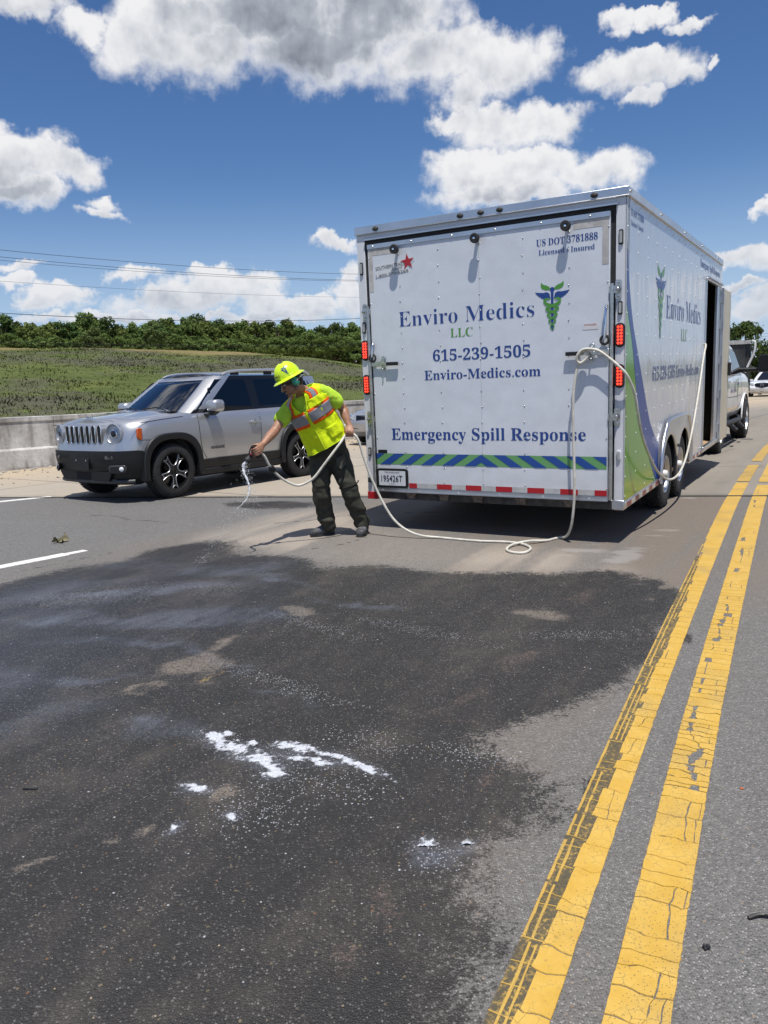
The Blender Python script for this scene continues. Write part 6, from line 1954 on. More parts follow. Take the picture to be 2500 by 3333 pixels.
        side_piece('rear_quarter', [(-1.62, 1.08), (-1.60, 1.56), (-1.85, 1.56), (-1.88, 1.08)], PAINT_SILVER, 0.010, -0.02)
    ks = list(range(n3, N - n3 + 1))
    patch('tailgate_window', ks, L_[2:10], gloss_black, 0.002, 0.02)
    patch('tailgate', ks, L_[0:3], PAINT_SILVER, 0.004, 0.02)
    # roof skin
    top = gs.ring(1.58, 0.002); n = len(top); hn = n // 2
    mb = MB(); rows = hn + 1
    for i in range(rows):
        p, q = top[i], top[(n - i) % n]
        for j in range(9):
            t = j / 8; v = p.lerp(q, t); v.z += 0.055 * (1 - abs(2 * t - 1) ** 2.6) * (1 - (i / (rows - 1) * 2 - 1) ** 8 * 0.9) ; mb.v.append(tuple(v))
    for i in range(rows - 1):
        for j in range(8):
            a = i * 9 + j; mb.f.append((a, a + 1, a + 10, a + 9)); mb.m.append(0)
    mb.build('roof', simple('dark roof', (0.016, 0.017, 0.02), 0.12, coat=0.6), root, 60)
    for sg in (1, -1):
        b = MB(); yy = 0.655 * sg
        pth = catmull([(0.12, yy, 1.585), (0.0, yy, 1.625), (-0.25, yy, 1.648), (-1.0, yy, 1.66), (-1.55, yy, 1.648), (-1.72, yy, 1.62), (-1.80, yy, 1.585)], 5)
        b.tube(pth, 0.022, 8); rl = b.build('roof_rail', simple('satin rail', (0.62, 0.63, 0.64), 0.3, 0.7), root, 60)
        for xx in (-0.15, -0.85, -1.6):
            b = MB(); b.box((xx, yy * 0.985, 1.615), (0.16, 0.03, 0.05)); b.build('rail_foot', black_plastic, rl, bevel=0.008)
    # cabin
    b = MB(); b.box2((-1.9, -0.7, 0.75), (1.0, 0.7, 0.98)); b.build('cabin_floor', CABIN, root)
    b = MB(); b.add([Vector(p) for p in ((1.05, -0.72, 1.09), (1.05, 0.72, 1.09), (0.62, 0.70, 1.10), (0.62, -0.70, 1.10), (0.60, -0.7, 0.9), (0.60, 0.7, 0.9))], [(0, 1, 2, 3), (3, 2, 5, 4)]); b.build('dashboard', CABIN, root)
    seat_m = simple('seat cloth', (0.05, 0.05, 0.052), 0.8)
    for xx, ys in ((-0.15, (0.37, -0.37)), (-1.0, (0.38, -0.38))):
        for yy in ys:
            b = MB(); b.prism(rrect(0.46, 0.62, 0.12, 4, yy, 1.02), 0.13, Matrix.Translation((xx - 0.1, 0, 0)) @ Matrix(((0, 0, 1, 0), (1, 0, 0, 0), (0, 1, 0, 0), (0, 0, 0, 1)))); st = b.build('seat', seat_m, root, bevel=0.03)
            b = MB(); b.prism(rrect(0.26, 0.17, 0.06, 4, yy, 1.42), 0.09, Matrix.Translation((xx - 0.13, 0, 0)) @ Matrix(((0, 0, 1, 0), (1, 0, 0, 0), (0, 1, 0, 0), (0, 0, 0, 1)))); b.build('headrest', seat_m, st, bevel=0.025)
    ring = [Vector((0.42 + 0.05 * math.sin(a), 0.37 + 0.18 * math.cos(a), 1.12 + 0.17 * math.sin(a))) for a in np.linspace(0, 2 * PI, 18)[:-1]]
    b = MB(); b.tube(ring, 0.014, 6, closed=True); b.build('steering_wheel', black_plastic, root, 60)
    b = MB(); b.box((0.42, 0.0, 1.47), (0.03, 0.24, 0.06)); b.build('inside_mirror', black_plastic, root, bevel=0.015)
    b = MB(); b.box2((0.60, 0.30, 1.50), (0.602, 0.40, 1.53)); 
    # bonnet shut line, wipers, badge
    for sg in (1, -1):
        b = MB()
        pts = [Vector((x, sg * (0.80 - 0.02 * abs(x - 1.5)), T(x) + 0.012)) for x in np.linspace(0.98, 1.86, 12)]
        groove(sh, [(1.93, 0.985), (1.70, 1.005), (1.40, 1.028), (1.05, 1.05)], root, 0.002, 0.008, sg)
    for y0, y1 in ((0.55, 0.02), (-0.05, -0.55)):
        b = MB(); b.tube([(1.09, y0, 1.135), (1.02, (y0 + y1) / 2, 1.175), (1.07 - 0.0, y1, 1.155)], 0.009, 5); b.build('wiper', black_plastic, root)
    b = MB(); b.box2((1.02, -0.72, 1.105), (1.14, 0.72, 1.122)); b.build('cowl_panel', black_plastic, root)
    MF = lambda x: Matrix(((0, 0, 1, x), (1, 0, 0, 0), (0, 1, 0, 0), (0, 0, 0, 1)))      # (y, z, out) -> front plane
    hoodM = Matrix.Translation((1.905, 0, 1.052)) @ Matrix.Rotation(R(90), 4, 'Z') @ Matrix.Rotation(R(58), 4, 'X')
    lettering('Jeep', chrome, root, -0.085, 0.085, 0.0, 0.055, hoodM, bold=False, name='badge', lift=0.012, offset=0.012)
    # front face: slots, lamps
    for k in range(7):
        yy = (k - 3) * 0.118
        z_ = 0.872; x_ = sh.front_x(yy, z_) + 0.004
        M_ = MF(x_)
        b = MB(); b.prism(rrect(0.068, 0.215, 0.032, 4, yy, z_), 0.012, M_, z0=0.004); sl = b.build('grille_slot', dark, root)
        b = MB(); b.tube([M_ @ Vector((p[0], p[1], 0.014)) for p in rrect(0.076, 0.226, 0.036, 4, yy, z_)], 0.0065, 6, closed=True); b.build('slot_surround', chrome, sl, 60)
        b = MB()
        for q in range(9): b.box(M_ @ Vector((yy, z_ - 0.08 + 0.02 * q, 0.016)), (0.004, 0.046, 0.005), (R(25), 0, 0))
        tag(b.build('mesh_insert', black_plastic, sl), kind='stuff')
    for sg in (1, -1):
        yy = 0.60 * sg; z_ = 0.878; x_ = sh.front_x(yy, z_) - 0.035
        Mh = Matrix.Translation((x_, yy, z_)) @ Matrix.Rotation(R(sg * 12), 4, 'Z') @ Matrix.Rotation(R(90), 4, 'Y')
        b = MB(); b.lathe([(0.128, 0.0), (0.132, 0.045), (0.122, 0.052), (0.112, 0.04), (0.108, 0.0)], 32, Mh, caps=False); hl = b.build('headlight', PAINT_SILVER, root, 40)
        b = MB(); b.lathe([(0.0, 0.02), (0.10, 0.02), (0.112, 0.036)], 28, Mh, caps=False); b.build('reflector', LAMPIN, hl, 40)
        b = MB(); b.lathe([(0.052, 0.02), (0.055, 0.04), (0.042, 0.044), (0.038, 0.03), (0.0, 0.026)], 20, Mh); b.build('projector', chrome, hl, 40)
        b = MB(); b.lathe([(0.036, 0.032), (0.026, 0.042), (0.0, 0.046)], 16, Mh); b.build('projector_lens', gloss_black, hl, 60)
        b = MB(); b.lathe([(0.114, 0.045), (0.09, 0.058), (0.05, 0.066), (0.0, 0.069)], 28, Mh, caps=False); b.build('lens', clear_glass('lamp cover', (0.96, 0.97, 0.98), 0.6) if sg > 0 else bpy.data.materials['lamp cover'], hl, 60)
        # amber side marker
        b = MB(); b.prism([(1.76, 0.80), (1.755, 0.93), (1.78, 0.94), (1.83, 0.935), (1.835, 0.83), (1.80, 0.785)], 0.03, XZ, z0=(sh.side_y(1.78, 0.86) - 0.030 if sg > 0 else -sh.side_y(1.78, 0.86) + 0.0)); b.build('side_marker', AMBER, root, bevel=0.008)
    # bumper details
    b = MB(); b.prism([(-0.62, 0.615), (-0.52, 0.572), (0.52, 0.572), (0.62, 0.615)], 0.02, MF(sh.front_x(0, 0.6) - 0.012)); b.build('upper_intake', dark, root)
    b = MB(); b.prism(rrect(0.32, 0.155, 0.01, 2, 0.0, 0.50), 0.018, MF(sh.front_x(0.1, 0.5) + 0.012)); pb = b.build('plate_bracket', black_plastic, root, bevel=0.004)
    for yy, zz in ((-0.11, 0.545), (0.11, 0.545)):
        b = MB(); b.lathe([(0.010, 0), (0.007, 0.006), (0, 0.007)], 8, MF(sh.front_x(0.1, 0.5) + 0.030) @ Matrix.Translation((yy, zz, 0))); b.build('screw', chrome, pb)
    b = MB(); b.prism([(-0.58, 0.40), (-0.50, 0.29), (0.50, 0.29), (0.58, 0.40)], 0.02, MF(sh.front_x(0.2, 0.36) + 0.004)); b.build('lower_intake', dark, root)
    for sg in (1, -1):
        yy = 0.66 * sg; x_ = sh.front_x(yy, 0.44)
        Mfog = Matrix.Translation((x_ + 0.0, yy, 0.44)) @ Matrix.Rotation(R(sg * 34), 4, 'Z') @ Matrix(((0, 0, 1, 0), (1, 0, 0, 0), (0, 1, 0, 0), (0, 0, 0, 1)))
        b = MB(); b.prism(rrect(0.24, 0.10, 0.04, 5), 0.03, Mfog, z0=0.0); fg = b.build('fog_lamp_bezel', simple('dark bezel', (0.035, 0.036, 0.04), 0.35), root, bevel=0.012)
        b = MB(); b.prism(rrect(0.19, 0.062, 0.025, 5), 0.006, Mfog, z0=0.029); b.build('bezel_recess', dark, fg)
        b = MB(); b.lathe([(0.03, 0), (0.03, 0.01), (0.018, 0.018), (0, 0.02)], 14, Mfog @ Matrix.Translation((-sg * 0.0 + 0.055 * sg, 0, 0.03))); b.build('fog_lamp', LAMPIN, fg, 40)
        x2 = sh.front_x(0.60 * sg, 0.59)
        Mt = Matrix.Translation((x2 + 0.0, 0.60 * sg, 0.585)) @ Matrix.Rotation(R(sg * 26), 4, 'Z') @ Matrix(((0, 0, 1, 0), (1, 0, 0, 0), (0, 1, 0, 0), (0, 0, 0, 1)))
        b = MB(); b.prism(rrect(0.20, 0.042, 0.018, 4), 0.02, Mt, z0=0.0); b.build('turn_signal', simple('smoked lens', (0.09, 0.09, 0.09), 0.12, coat=0.6), root, bevel=0.006)
    b = MB()
    chin = [Vector((sh.front_x(y, 0.30) + 0.02, y, 0.275)) for y in np.linspace(-0.78, 0.78, 25)]
    b.tube(chin, 0.028, 6); b.build('chin_bar', simple('grey plastic', (0.05, 0.052, 0.055), 0.45), root, 60)
    # flank: doors, handles, badge, mirrors
    for sg in (1, -1):
        groove(sh, [(0.80, 1.06), (0.81, 0.85), (0.78, 0.60), (0.70, 0.47)], root, side=sg)
        groove(sh, [(-0.38, 1.09), (-0.385, 0.80), (-0.38, 0.47)], root, side=sg)
        groove(sh, [(-1.24, 1.10), (-1.10, 0.95), (-0.92, 0.78), (-0.83, 0.62), (-0.80, 0.47)], root, side=sg)
        groove(sh, [(1.80, 0.79), (1.70, 0.785), (1.55, 0.775)], root, side=sg, w=0.007)
        for hx in (-0.26, -1.02):
            y_ = sh.side_y(hx, 0.90)
            b = MB(); b.lathe([(0.052, -0.002), (0.05, 0.004), (0.0, 0.005)], 18, Matrix.Translation((hx, sg * (y_ + 0.0), 0.895)) @ Matrix.Rotation(R(-90 * sg), 4, 'X')); b.build('handle_recess', simple('shaded silver', (0.36, 0.37, 0.39), 0.3, 0.6), root, 40)
            b = MB(); b.box((hx + 0.01, sg * (y_ + 0.032), 0.912), (0.20, 0.022, 0.032)); b.box((hx + 0.085, sg * (y_ + 0.012), 0.912), (0.03, 0.03, 0.028)); b.box((hx - 0.075, sg * (y_ + 0.012), 0.912), (0.03, 0.03, 0.028)); b.build('door_handle', PAINT_SILVER, root, bevel=0.008)
        Mb = Matrix(((-1 * sg, 0, 0, 0), (0, 0, sg, 0), (0, 1, 0, 0), (0, 0, 0, 1)))
        yb = sh.side_y(0.5, 0.62)
        lettering('RENEGADE', gloss_black, root, -0.62 if sg > 0 else 0.30, -0.37 if sg > 0 else 0.55, 0.585, 0.036, Matrix.Translation((0, sg * (yb + 0.002), 0)) @ Mb, bold=False, name='badge', lift=0.003, offset=0.012)
        # mirror
        mx, my, mz = 0.60, sg * 1.00, 1.17
        b = MB()
        rings = []
        for t, sc_ in ((-0.09, 0.82), (-0.075, 0.96), (-0.02, 1.0), (0.05, 0.93), (0.085, 0.70), (0.095, 0.40)):
            rings.append([Vector((mx + t, my + p[0] * sc_, mz + p[1] * sc_)) for p in rrect(0.225, 0.165, 0.05, 4)])
        b.loft(rings); mr = b.build('wing_mirror', PAINT_SILVER, root, 50)
        b = MB(); b.prism(rrect(0.19, 0.13, 0.04, 4, my, mz), 0.004, MF(mx - 0.096)); b.build('mirror_glass', chrome, mr)
        b = MB(); b.loft([[Vector((mx + 0.0 + p[0], my + p[1] * 0.75, mz - 0.08)) for p in rrect(0.12, 0.19, 0.03, 3)], [Vector((mx + 0.02 + p[0] * 0.9, my * 0.93 + p[1] * 0.55, mz - 0.13)) for p in rrect(0.12, 0.19, 0.03, 3)], [Vector((mx + 0.03 + p[0] * 0.8, sg * 0.83 + p[1] * 0.4, mz - 0.10)) for p in rrect(0.12, 0.19, 0.03, 3)]]); b.build('mirror_base', black_plastic, mr, 50)
        b = MB(); b.prism(rrect(0.09, 0.018, 0.006, 3, my + sg * 0.04, mz + 0.01), 0.006, MF(mx + 0.073)); b.build('repeater', LAMPGLASS, mr)
        b = MB(); b.box2((-0.80, sg * 0.86, 0.25), (0.80, sg * 0.895, 0.33)); b.build('sill_step', black_plastic, root, bevel=0.012)
        # tail lamp
        b = MB(); b.box((-2.03, sg * 0.74, 0.93), (0.07, 0.17, 0.19)); b.build('tail_lamp', LED, root, bevel=0.02)
    return root
build_suv()

# ------------------------------------------------------------------ other vehicles
def shell_patch(gs, zs, ks, lv, name, mat, root, grow=0.0, th=0.012, angle=40):
    src = [gs.ring(z, grow) for z in zs]; inn = [gs.ring(z, grow - th) for z in zs]; N = len(src[0]); nk = len(ks)
    vs = [src[l][k % N] for l in lv for k in ks] + [inn[l][k % N] for l in lv for k in ks]
    m_ = len(lv) * nk; fs = []
    for i in range(len(lv) - 1):
        for j in range(nk - 1):
            a = i * nk + j; f = (a, a + 1, a + nk + 1, a + nk); fs += [f, tuple(m_ + q for q in f[::-1])]
        a, c = i * nk, (i + 1) * nk; fs.append((a, c, m_ + c, m_ + a)); a, c = a + nk - 1, c + nk - 1; fs.append((c, a, m_ + a, m_ + c))
    for j in range(nk - 1):
        fs.append((j + 1, j, m_ + j, m_ + j + 1)); q = (len(lv) - 1) * nk; fs.append((q + j, q + j + 1, m_ + q + j + 1, m_ + q + j))
    mb = MB(); mb.add(vs, fs); return mb.build(name, mat, root, angle, fix=True)

def roof_skin(gs, z, root, mat, cr=0.05):
    top = gs.ring(z, 0.002); n = len(top); hn = n // 2; mb = MB(); rows = hn + 1
    for i in range(rows):
        p, q = top[i], top[(n - i) % n]
        for j in range(9):
            t = j / 8; v = p.lerp(q, t); v.z += cr * (1 - abs(2 * t - 1) ** 2.6) * (1 - (i / (rows - 1) * 2 - 1) ** 8 * 0.9); mb.v.append(tuple(v))
    for i in range(rows - 1):
        for j in range(8):
            a = i * 9 + j; mb.f.append((a, a + 1, a + 10, a + 9)); mb.m.append(0)
    return mb.build('roof', mat, root, 60, fix=True)

GLASS_OPAQUE = glass_mat('far car glass', (0.012, 0.014, 0.017))
def simple_car(label, loc, rot, LV, T, GL, paint, wb, wr, front, wheels_in=0.79, cut_r=0.40, pillars=(0.35, -0.45), group=None, name='car'):
    root = empty(name, loc, 0, label, 'car', group); root.rotation_euler = Euler(rot, 'XYZ')
    sh = Shape(LV, T, 0.42, 0.3, 0.16, 0.08)
    arches = []
    for cx in (wb / 2, -wb / 2):
        c = MB(); c.prism(arch_poly(cx, cut_r, 2.1, 0.0, wr), 2.4, XZ, z0=-1.2); arches.append(c)
    zs = [z for z, *_ in LV]
    zl = [zs[0], zs[1]] + [zs[1] + (zs[-1] - zs[1]) * k / 9 for k in range(1, 10)]
    body = finish(cut(stack(sh, zl, 0, True, 0.05), arches), 'body', paint, root)
    zb = GL[0][0]; ztop = GL[-2][0]
    gs = Shape(GL, lambda x: 9, 0.22, 0.22, 0.15, 0.08); gs.zb = 99
    zz = [zb + (ztop - zb) * k / 8 for k in range(9)]
    n1 = gs.NF; n2 = n1 + gs.NC; n3 = n2 + gs.NS; N = len(gs.ring(zb))
    shell_patch(gs, zz, list(range(-(n1 + 1), n1 + 2)), list(range(9)), 'windscreen', GLASS_OPAQUE, root)
    shell_patch(gs, zz, list(range(n3 + 4, N - n3 - 3)), list(range(9)), 'rear_window', GLASS_OPAQUE, root)
    for sg in (1, -1):
        def rng_(a, b_): 
            k = [sg * q for q in range(a, b_)]; return k if sg > 0 else k[::-1]
        shell_patch(gs, zz, rng_(n1, n2 + 2), list(range(9)), 'front_pillar', paint, root, 0.006, 0.03)
        shell_patch(gs, zz, rng_(n2 + 1, n3 + 1), list(range(9)), 'side_window', GLASS_OPAQUE, root, 0.0)
        shell_patch(gs, zz, rng_(n3 - 2, n3 + 6), list(range(9)), 'rear_pillar', paint, root, 0.006, 0.03)
        m_ = n2 + gs.NS // 2
        shell_patch(gs, zz, rng_(m_, m_ + 3), list(range(9)), 'door_pillar', gloss_black, root, 0.006, 0.03)
        for cx in (wb / 2, -wb / 2): alloy_wheel(root, cx, sg * wheels_in, wr, wr, 0.22, sg, wr * 0.68, 'plain')
        y_ = sh.side_y(0.5, zs[-1] - 0.05)
        b = MB(); b.loft([[Vector((GL[0][1] - 0.45 + t, sg * (y_ + 0.10 + p[0] * s_), zb + 0.08 + p[1] * s_)) for p in rrect(0.20, 0.13, 0.04, 3)] for t, s_ in ((-0.07, .9), (0.0, 1.0), (0.07, .7))]); b.build('wing_mirror', paint, root, 50)
    roof_skin(gs, ztop, root, paint, 0.06)
    b = MB(); b.box2((LV[0][2] + 0.3, -0.6, LV[0][0] + 0.05), (LV[0][1] - 0.3, 0.6, LV[-1][0] - 0.12)); b.build('underbody', dark, root)
    front(root, sh)
    return root

MFX = lambda x: Matrix(((0, 0, 1, x), (1, 0, 0, 0), (0, 1, 0, 0), (0, 0, 0, 1)))
def face_patch(sh, root, name, poly, mat, lift=0.006):
    """polygon in (y, z) laid on the curved front of a car"""
    n = len(poly); b = MB()
    c = (sum(p[0] for p in poly) / n, sum(p[1] for p in poly) / n)
    def P(y, z, d_): return Vector((sh.front_x(y, z) + d_, y, z))
    vs = [P(*c, lift)] + [P(y, z, lift) for y, z in poly] + [P(y, z, -0.02) for y, z in poly]
    fs = [(0, 1 + i, 1 + (i + 1) % n) for i in range(n)] + [(1 + i, 1 + n + i, 1 + n + (i + 1) % n, 1 + (i + 1) % n) for i in range(n)]
    b.add(vs, fs); return b.build(name, mat, root, fix=True)
def suv_front(root, sh):
    face_patch(sh, root, 'grille', [(-0.48, 0.86), (-0.36, 0.70), (0.0, 0.62), (0.36, 0.70), (0.48, 0.86), (0.36, 0.92), (0.0, 0.935), (-0.36, 0.92)], gloss_black, 0.02)
    b = MB(); M_ = MFX(sh.front_x(0, 0.8) + 0.03)
    b.tube([M_ @ Vector((0.09 * math.cos(a), 0.80 + 0.10 * math.sin(a), 0)) for a in np.linspace(0, 2 * PI, 20)[:-1]], 0.012, 6, closed=True)
    b.tube([M_ @ Vector((-0.05, 0.73, 0)), M_ @ Vector((0, 0.87, 0)), M_ @ Vector((0.05, 0.73, 0))], 0.012, 6); b.build('badge', chrome, root, 60)
    for sg in (1, -1):
        face_patch(sh, root, 'headlight', [(sg * 0.50, 0.84), (sg * 0.58, 0.80), (sg * 0.86, 0.86), (sg * 0.86, 0.93), (sg * 0.52, 0.90)], LAMPGLASS, 0.012)
        face_patch(sh, root, 'corner_intake', [(sg * 0.62, 0.34), (sg * 0.86, 0.36), (sg * 0.84, 0.54), (sg * 0.74, 0.52)], gloss_black, 0.008)
    face_patch(sh, root, 'lower_intake', [(-0.60, 0.33), (0.60, 0.33), (0.56, 0.45), (-0.56, 0.45)], gloss_black, 0.012)
    b = MB(); b.prism(rrect(0.30, 0.10, 0.01, 2, 0, 0.54), 0.012, MFX(sh.front_x(0.1, 0.54) + 0.01)); b.build('number_plate', simple('far plate', (0.5, 0.5, 0.5), 0.5), root)
LV_S = [(0.24, 2.10, -2.15, 0.80), (0.40, 2.32, -2.30, 0.92), (0.62, 2.36, -2.33, 0.95), (0.80, 2.30, -2.32, 0.95), (0.95, 2.16, -2.30, 0.92), (1.02, 2.02, -2.25, 0.86)]
GL_S = [(0.98, 1.05, -2.22, 0.86), (1.25, 0.55, -2.12, 0.79), (1.48, 0.12, -1.98, 0.70), (1.60, -0.15, -1.85, 0.62), (1.61, -0.2, -1.8, 0.6)]
simple_car('white oncoming SUV with black five-sided grille at the right edge', (25.9, 51.6, -1.03), (0, R(0.5), R(-127)), LV_S,
           lambda x: 1.02 if x < 0.9 else 1.02 - 0.12 * ((x - 0.9) / 1.2) ** 1.6, GL_S, PAINT_WHITE, 2.82, 0.37, suv_front, 0.82, 0.43)
def sedan_front(root, sh):
    for sg in (1, -1):
        face_patch(sh, root, 'headlight', [(sg * 0.48, 0.62), (sg * 0.86, 0.62), (sg * 0.87, 0.76), (sg * 0.55, 0.73)], LAMPGLASS, 0.008)
        face_patch(sh, root, 'fog_lamp', [(sg * 0.66, 0.34), (sg * 0.80, 0.34), (sg * 0.80, 0.46), (sg * 0.68, 0.46)], gloss_black, 0.008)
    face_patch(sh, root, 'grille', [(-0.40, 0.62), (0.40, 0.62), (0.44, 0.74), (-0.44, 0.74)], gloss_black, 0.01)
    face_patch(sh, root, 'lower_intake', [(-0.55, 0.28), (0.55, 0.28), (0.50, 0.42), (-0.50, 0.42)], gloss_black, 0.01)
LV_D = [(0.20, 2.05, -2.05, 0.78), (0.34, 2.26, -2.25, 0.88), (0.55, 2.30, -2.28, 0.91), (0.70, 2.26, -2.28, 0.91), (0.82, 2.14, -2.25, 0.88), (0.90, 2.0, -2.2, 0.82)]
GL_D = [(0.86, 0.98, -1.70, 0.82), (1.10, 0.55, -1.50, 0.74), (1.34, 0.05, -1.15, 0.64), (1.42, -0.2, -0.95, 0.58), (1.43, -0.25, -0.9, 0.56)]
simple_car('silver-grey sedan mostly hidden behind the left edge of the trailer', (1.04, 21.05, -0.24), (0, R(-1.2), R(-126)), LV_D,
           lambda x: 0.90 if x < 0.9 else 0.90 - 0.13 * ((x - 0.9) / 1.1) ** 1.5, GL_D, PAINT_GREY, 2.75, 0.33, sedan_front, 0.78, 0.38)

# pickup towing the trailer
def build_pickup():
    c = T_O + T_RT * 0.03 + T_AX * 10.46
    root = empty('pickup_truck', (c.x, c.y, -0.175), 0, 'white crew cab pickup with black step bars towing the trailer', 'truck')
    root.rotation_euler = Euler((0, R(1.26), R(90 - 31.3)), 'XYZ')
    T = lambda x: 1.44 if x < 1.4 else 1.44 - 0.08 * ((x - 1.4) / 1.5) ** 2
    LV = [(0.56, 2.80, -2.95, 0.90), (0.70, 2.92, -3.05, 0.985), (0.95, 2.95, -3.08, 1.0), (1.20, 2.92, -3.08, 1.0), (1.36, 2.88, -3.06, 0.975), (1.44, 2.80, -3.02, 0.93)]
    sh = Shape(LV, T, 0.3, 0.15, 0.08, 0.03)
    wb, wr = 3.96, 0.425
    ar = []
    for cx in (wb / 2, -wb / 2):
        m_ = MB(); m_.prism(arch_poly(cx, 0.53, 2.4, 0.0, 0.45), 2.6, XZ, z0=-1.3); ar.append(m_)
    bed = MB(); bed.box2((-2.98, -0.82, 0.95), (-1.22, 0.82, 1.8)); ar.append(bed)
    finish(cut(stack(sh, [0.56, 0.64, 0.70, 0.80, 0.95, 1.08, 1.20, 1.28, 1.36, 1.41, 1.44], 0, True, 0.03), ar), 'body', PAINT_WHITE, root)
    for cx in (wb / 2, -wb / 2):
        b = MB(); b.prism(arch_poly(cx, 0.54, 2.4, 0.3, 0.45), 1.2, XZ, z0=-0.6); b.build('wheel_well', dark, root)
        for sg in (1, -1):
            alloy_wheel(root, cx, sg * 0.90, wr, wr, 0.31, sg, 0.25, 'plain')
            b = MB(); b.prism(arch_poly(cx, 0.56, 2.4, 0.55, 0.45) + arch_poly(cx, 0.525, 2.4, 0.55, 0.45)[::-1], 0.03, XZ, z0=0.99 if sg > 0 else -1.02); b.build('arch_lip', PAINT_WHITE, root, bevel=0.008)
    GL = [(1.40, 1.80, -1.16, 0.965), (1.70, 1.36, -1.12, 0.905), (1.95, 1.0, -1.08, 0.84), (2.05, 0.80, -1.02, 0.78), (2.06, 0.78, -1.0, 0.76)]
    gs = Shape(GL, lambda x: 9, 0.16, 0.16, 0.12, 0.02); gs.zb = 99
    zz = [1.40 + 0.63 * k / 9 for k in range(10)]
    n1 = gs.NF; n2 = n1 + gs.NC; n3 = n2 + gs.NS; N = len(gs.ring(1.4)); L_ = list(range(10))
    shell_patch(gs, zz, list(range(-n1 - 1, n1 + 2)), L_, 'windscreen', GLASS_OPAQUE, root)
    shell_patch(gs, zz, list(range(n3 + 3, N - n3 - 2)), L_[1:9], 'rear_window', GLASS_OPAQUE, root)
    shell_patch(gs, zz, list(range(n3, N - n3 + 1)), L_[0:2], 'cab_back', PAINT_WHITE, root, 0.004)
    roof_skin(gs, 2.03, root, PAINT_WHITE, 0.06)
    gy = lambda x, z: gs.at(z)[2]
    for sg in (1, -1):
        ks = [sg * q for q in range(n1, n3 + 7)]; ks = ks if sg > 0 else ks[::-1]
        shell_patch(gs, zz, ks, L_, 'cab_side', PAINT_WHITE, root, 0.0, 0.03)
        def piece_(name, pts, mat, d0):
            b = MB(); n = len(pts)
            vs = [Vector((x, sg * (gy(x, z) + d0), z)) for x, z in pts] + [Vector((x, sg * (gy(x, z) - 0.01), z)) for x, z in pts]
            b.add(vs, [tuple(range(n)), tuple(range(2 * n - 1, n - 1, -1))] + [(i, n + i, n + (i + 1) % n, (i + 1) % n) for i in range(n)]); return b.build(name, mat, root, fix=True)
        piece_('side_window', [(1.38, 1.46), (1.32, 1.56), (0.92, 1.88), (0.12, 1.90), (0.10, 1.45)], GLASS_OPAQUE, 0.006)
        piece_('side_window', [(-0.03, 1.45), (-0.01, 1.90), (-0.72, 1.88), (-0.92, 1.70), (-0.95, 1.46)], GLASS_OPAQUE, 0.006)
        piece_('window_trim', [(1.42, 1.41), (1.20, 1.455), (-0.98, 1.455), (-1.0, 1.41)], gloss_black, 0.009)
        piece_('drip_moulding', [(1.36, 1.45), (1.32, 1.50), (0.76, 1.94), (-0.75, 1.925), (-0.74, 1.90), (0.72, 1.905), (1.20, 1.50)], gloss_black, 0.005)
        for pts in ([(1.30, 1.42), (1.32, 1.1), (1.22, 0.75), (1.15, 0.62)], [(0.06, 1.43), (0.05, 1.0), (0.05, 0.62)], [(-1.02, 1.43), (-1.05, 1.15), (-1.25, 0.95), (-1.35, 0.75)], [(1.15, 0.98), (0.0, 0.96), (-1.0, 0.98)]):
            groove(sh, pts, root, side=sg, w=0.01)
        for hx in (0.18, -0.86):
            b = MB(); b.box((hx, sg * (sh.side_y(hx, 1.25) + 0.025), 1.255), (0.24, 0.03, 0.05)); b.build('door_handle', chrome, root, bevel=0.01)
        # tow mirror on its arm
        b = MB(); b.tube([(1.12, sg * 0.90, 1.50), (1.10, sg * 1.10, 1.50), (1.08, sg * 1.34, 1.50)], [0.06, 0.05, 0.045], 8); ma = b.build('mirror_arm', black_plastic, root, 60)
        b = MB(); b.loft([[Vector((1.05 + t, sg * 1.44 + p[0] * s_, 1.62 + p[1] * s_)) for p in rrect(0.22, 0.36, 0.05, 4)] for t, s_ in ((-0.07, .95), (0.0, 1.0), (0.07, .8), (0.09, .5))]); b.build('tow_mirror', black_plastic, ma, 50)
        b = MB(); b.prism(rrect(0.18, 0.31, 0.04, 4, sg * 1.44, 1.62), 0.004, MFX(0.974)); b.build('mirror_glass', GLASS_OPAQUE, ma)
        # step bar with hoop steps
        b = MB(); b.tube([(1.25, sg * 0.92, 0.52), (1.1, sg * 1.0, 0.47), (-1.1, sg * 1.0, 0.47), (-1.25, sg * 0.92, 0.52)], 0.05, 10); sb = b.build('step_bar', black_plastic, root, 60)
        for hx in (0.55, -0.55):
            b = MB(); b.tube([(hx + 0.2, sg * 1.0, 0.45), (hx + 0.14, sg * 1.12, 0.34), (hx - 0.14, sg * 1.12, 0.34), (hx - 0.2, sg * 1.0, 0.45)], 0.032, 8); b.build('hoop_step', black_plastic, sb, 60)
        b = MB(); b.box((-3.06, sg * 0.88, 1.12), (0.06, 0.16, 0.36)); b.build('tail_lamp', LED, root, bevel=0.015)
        Md = Matrix(((-1 * sg, 0, 0, 0), (0, 0, sg, 0), (0, 1, 0, 0), (0, 0, 0, 1)))
        yd = sh.side_y(0.6, 1.1) + 0.001
        emblem(root, Matrix.Translation((0.62, sg * yd, 0.86)) @ Md, 0.50, [BLUE2, GREEN], 0.95)
        lettering('Enviro Medics', BLUE2, root, -0.50 if sg < 0 else -0.9, 0.42 if sg < 0 else 0.02, 1.05, 0.10, Matrix.Translation((0.0, sg * yd, 0)) @ Md)
    b = MB(); b.box2((-3.20, -0.85, 0.55), (-3.06, 0.85, 0.75)); b.build('rear_bumper', chrome, root, bevel=0.02)
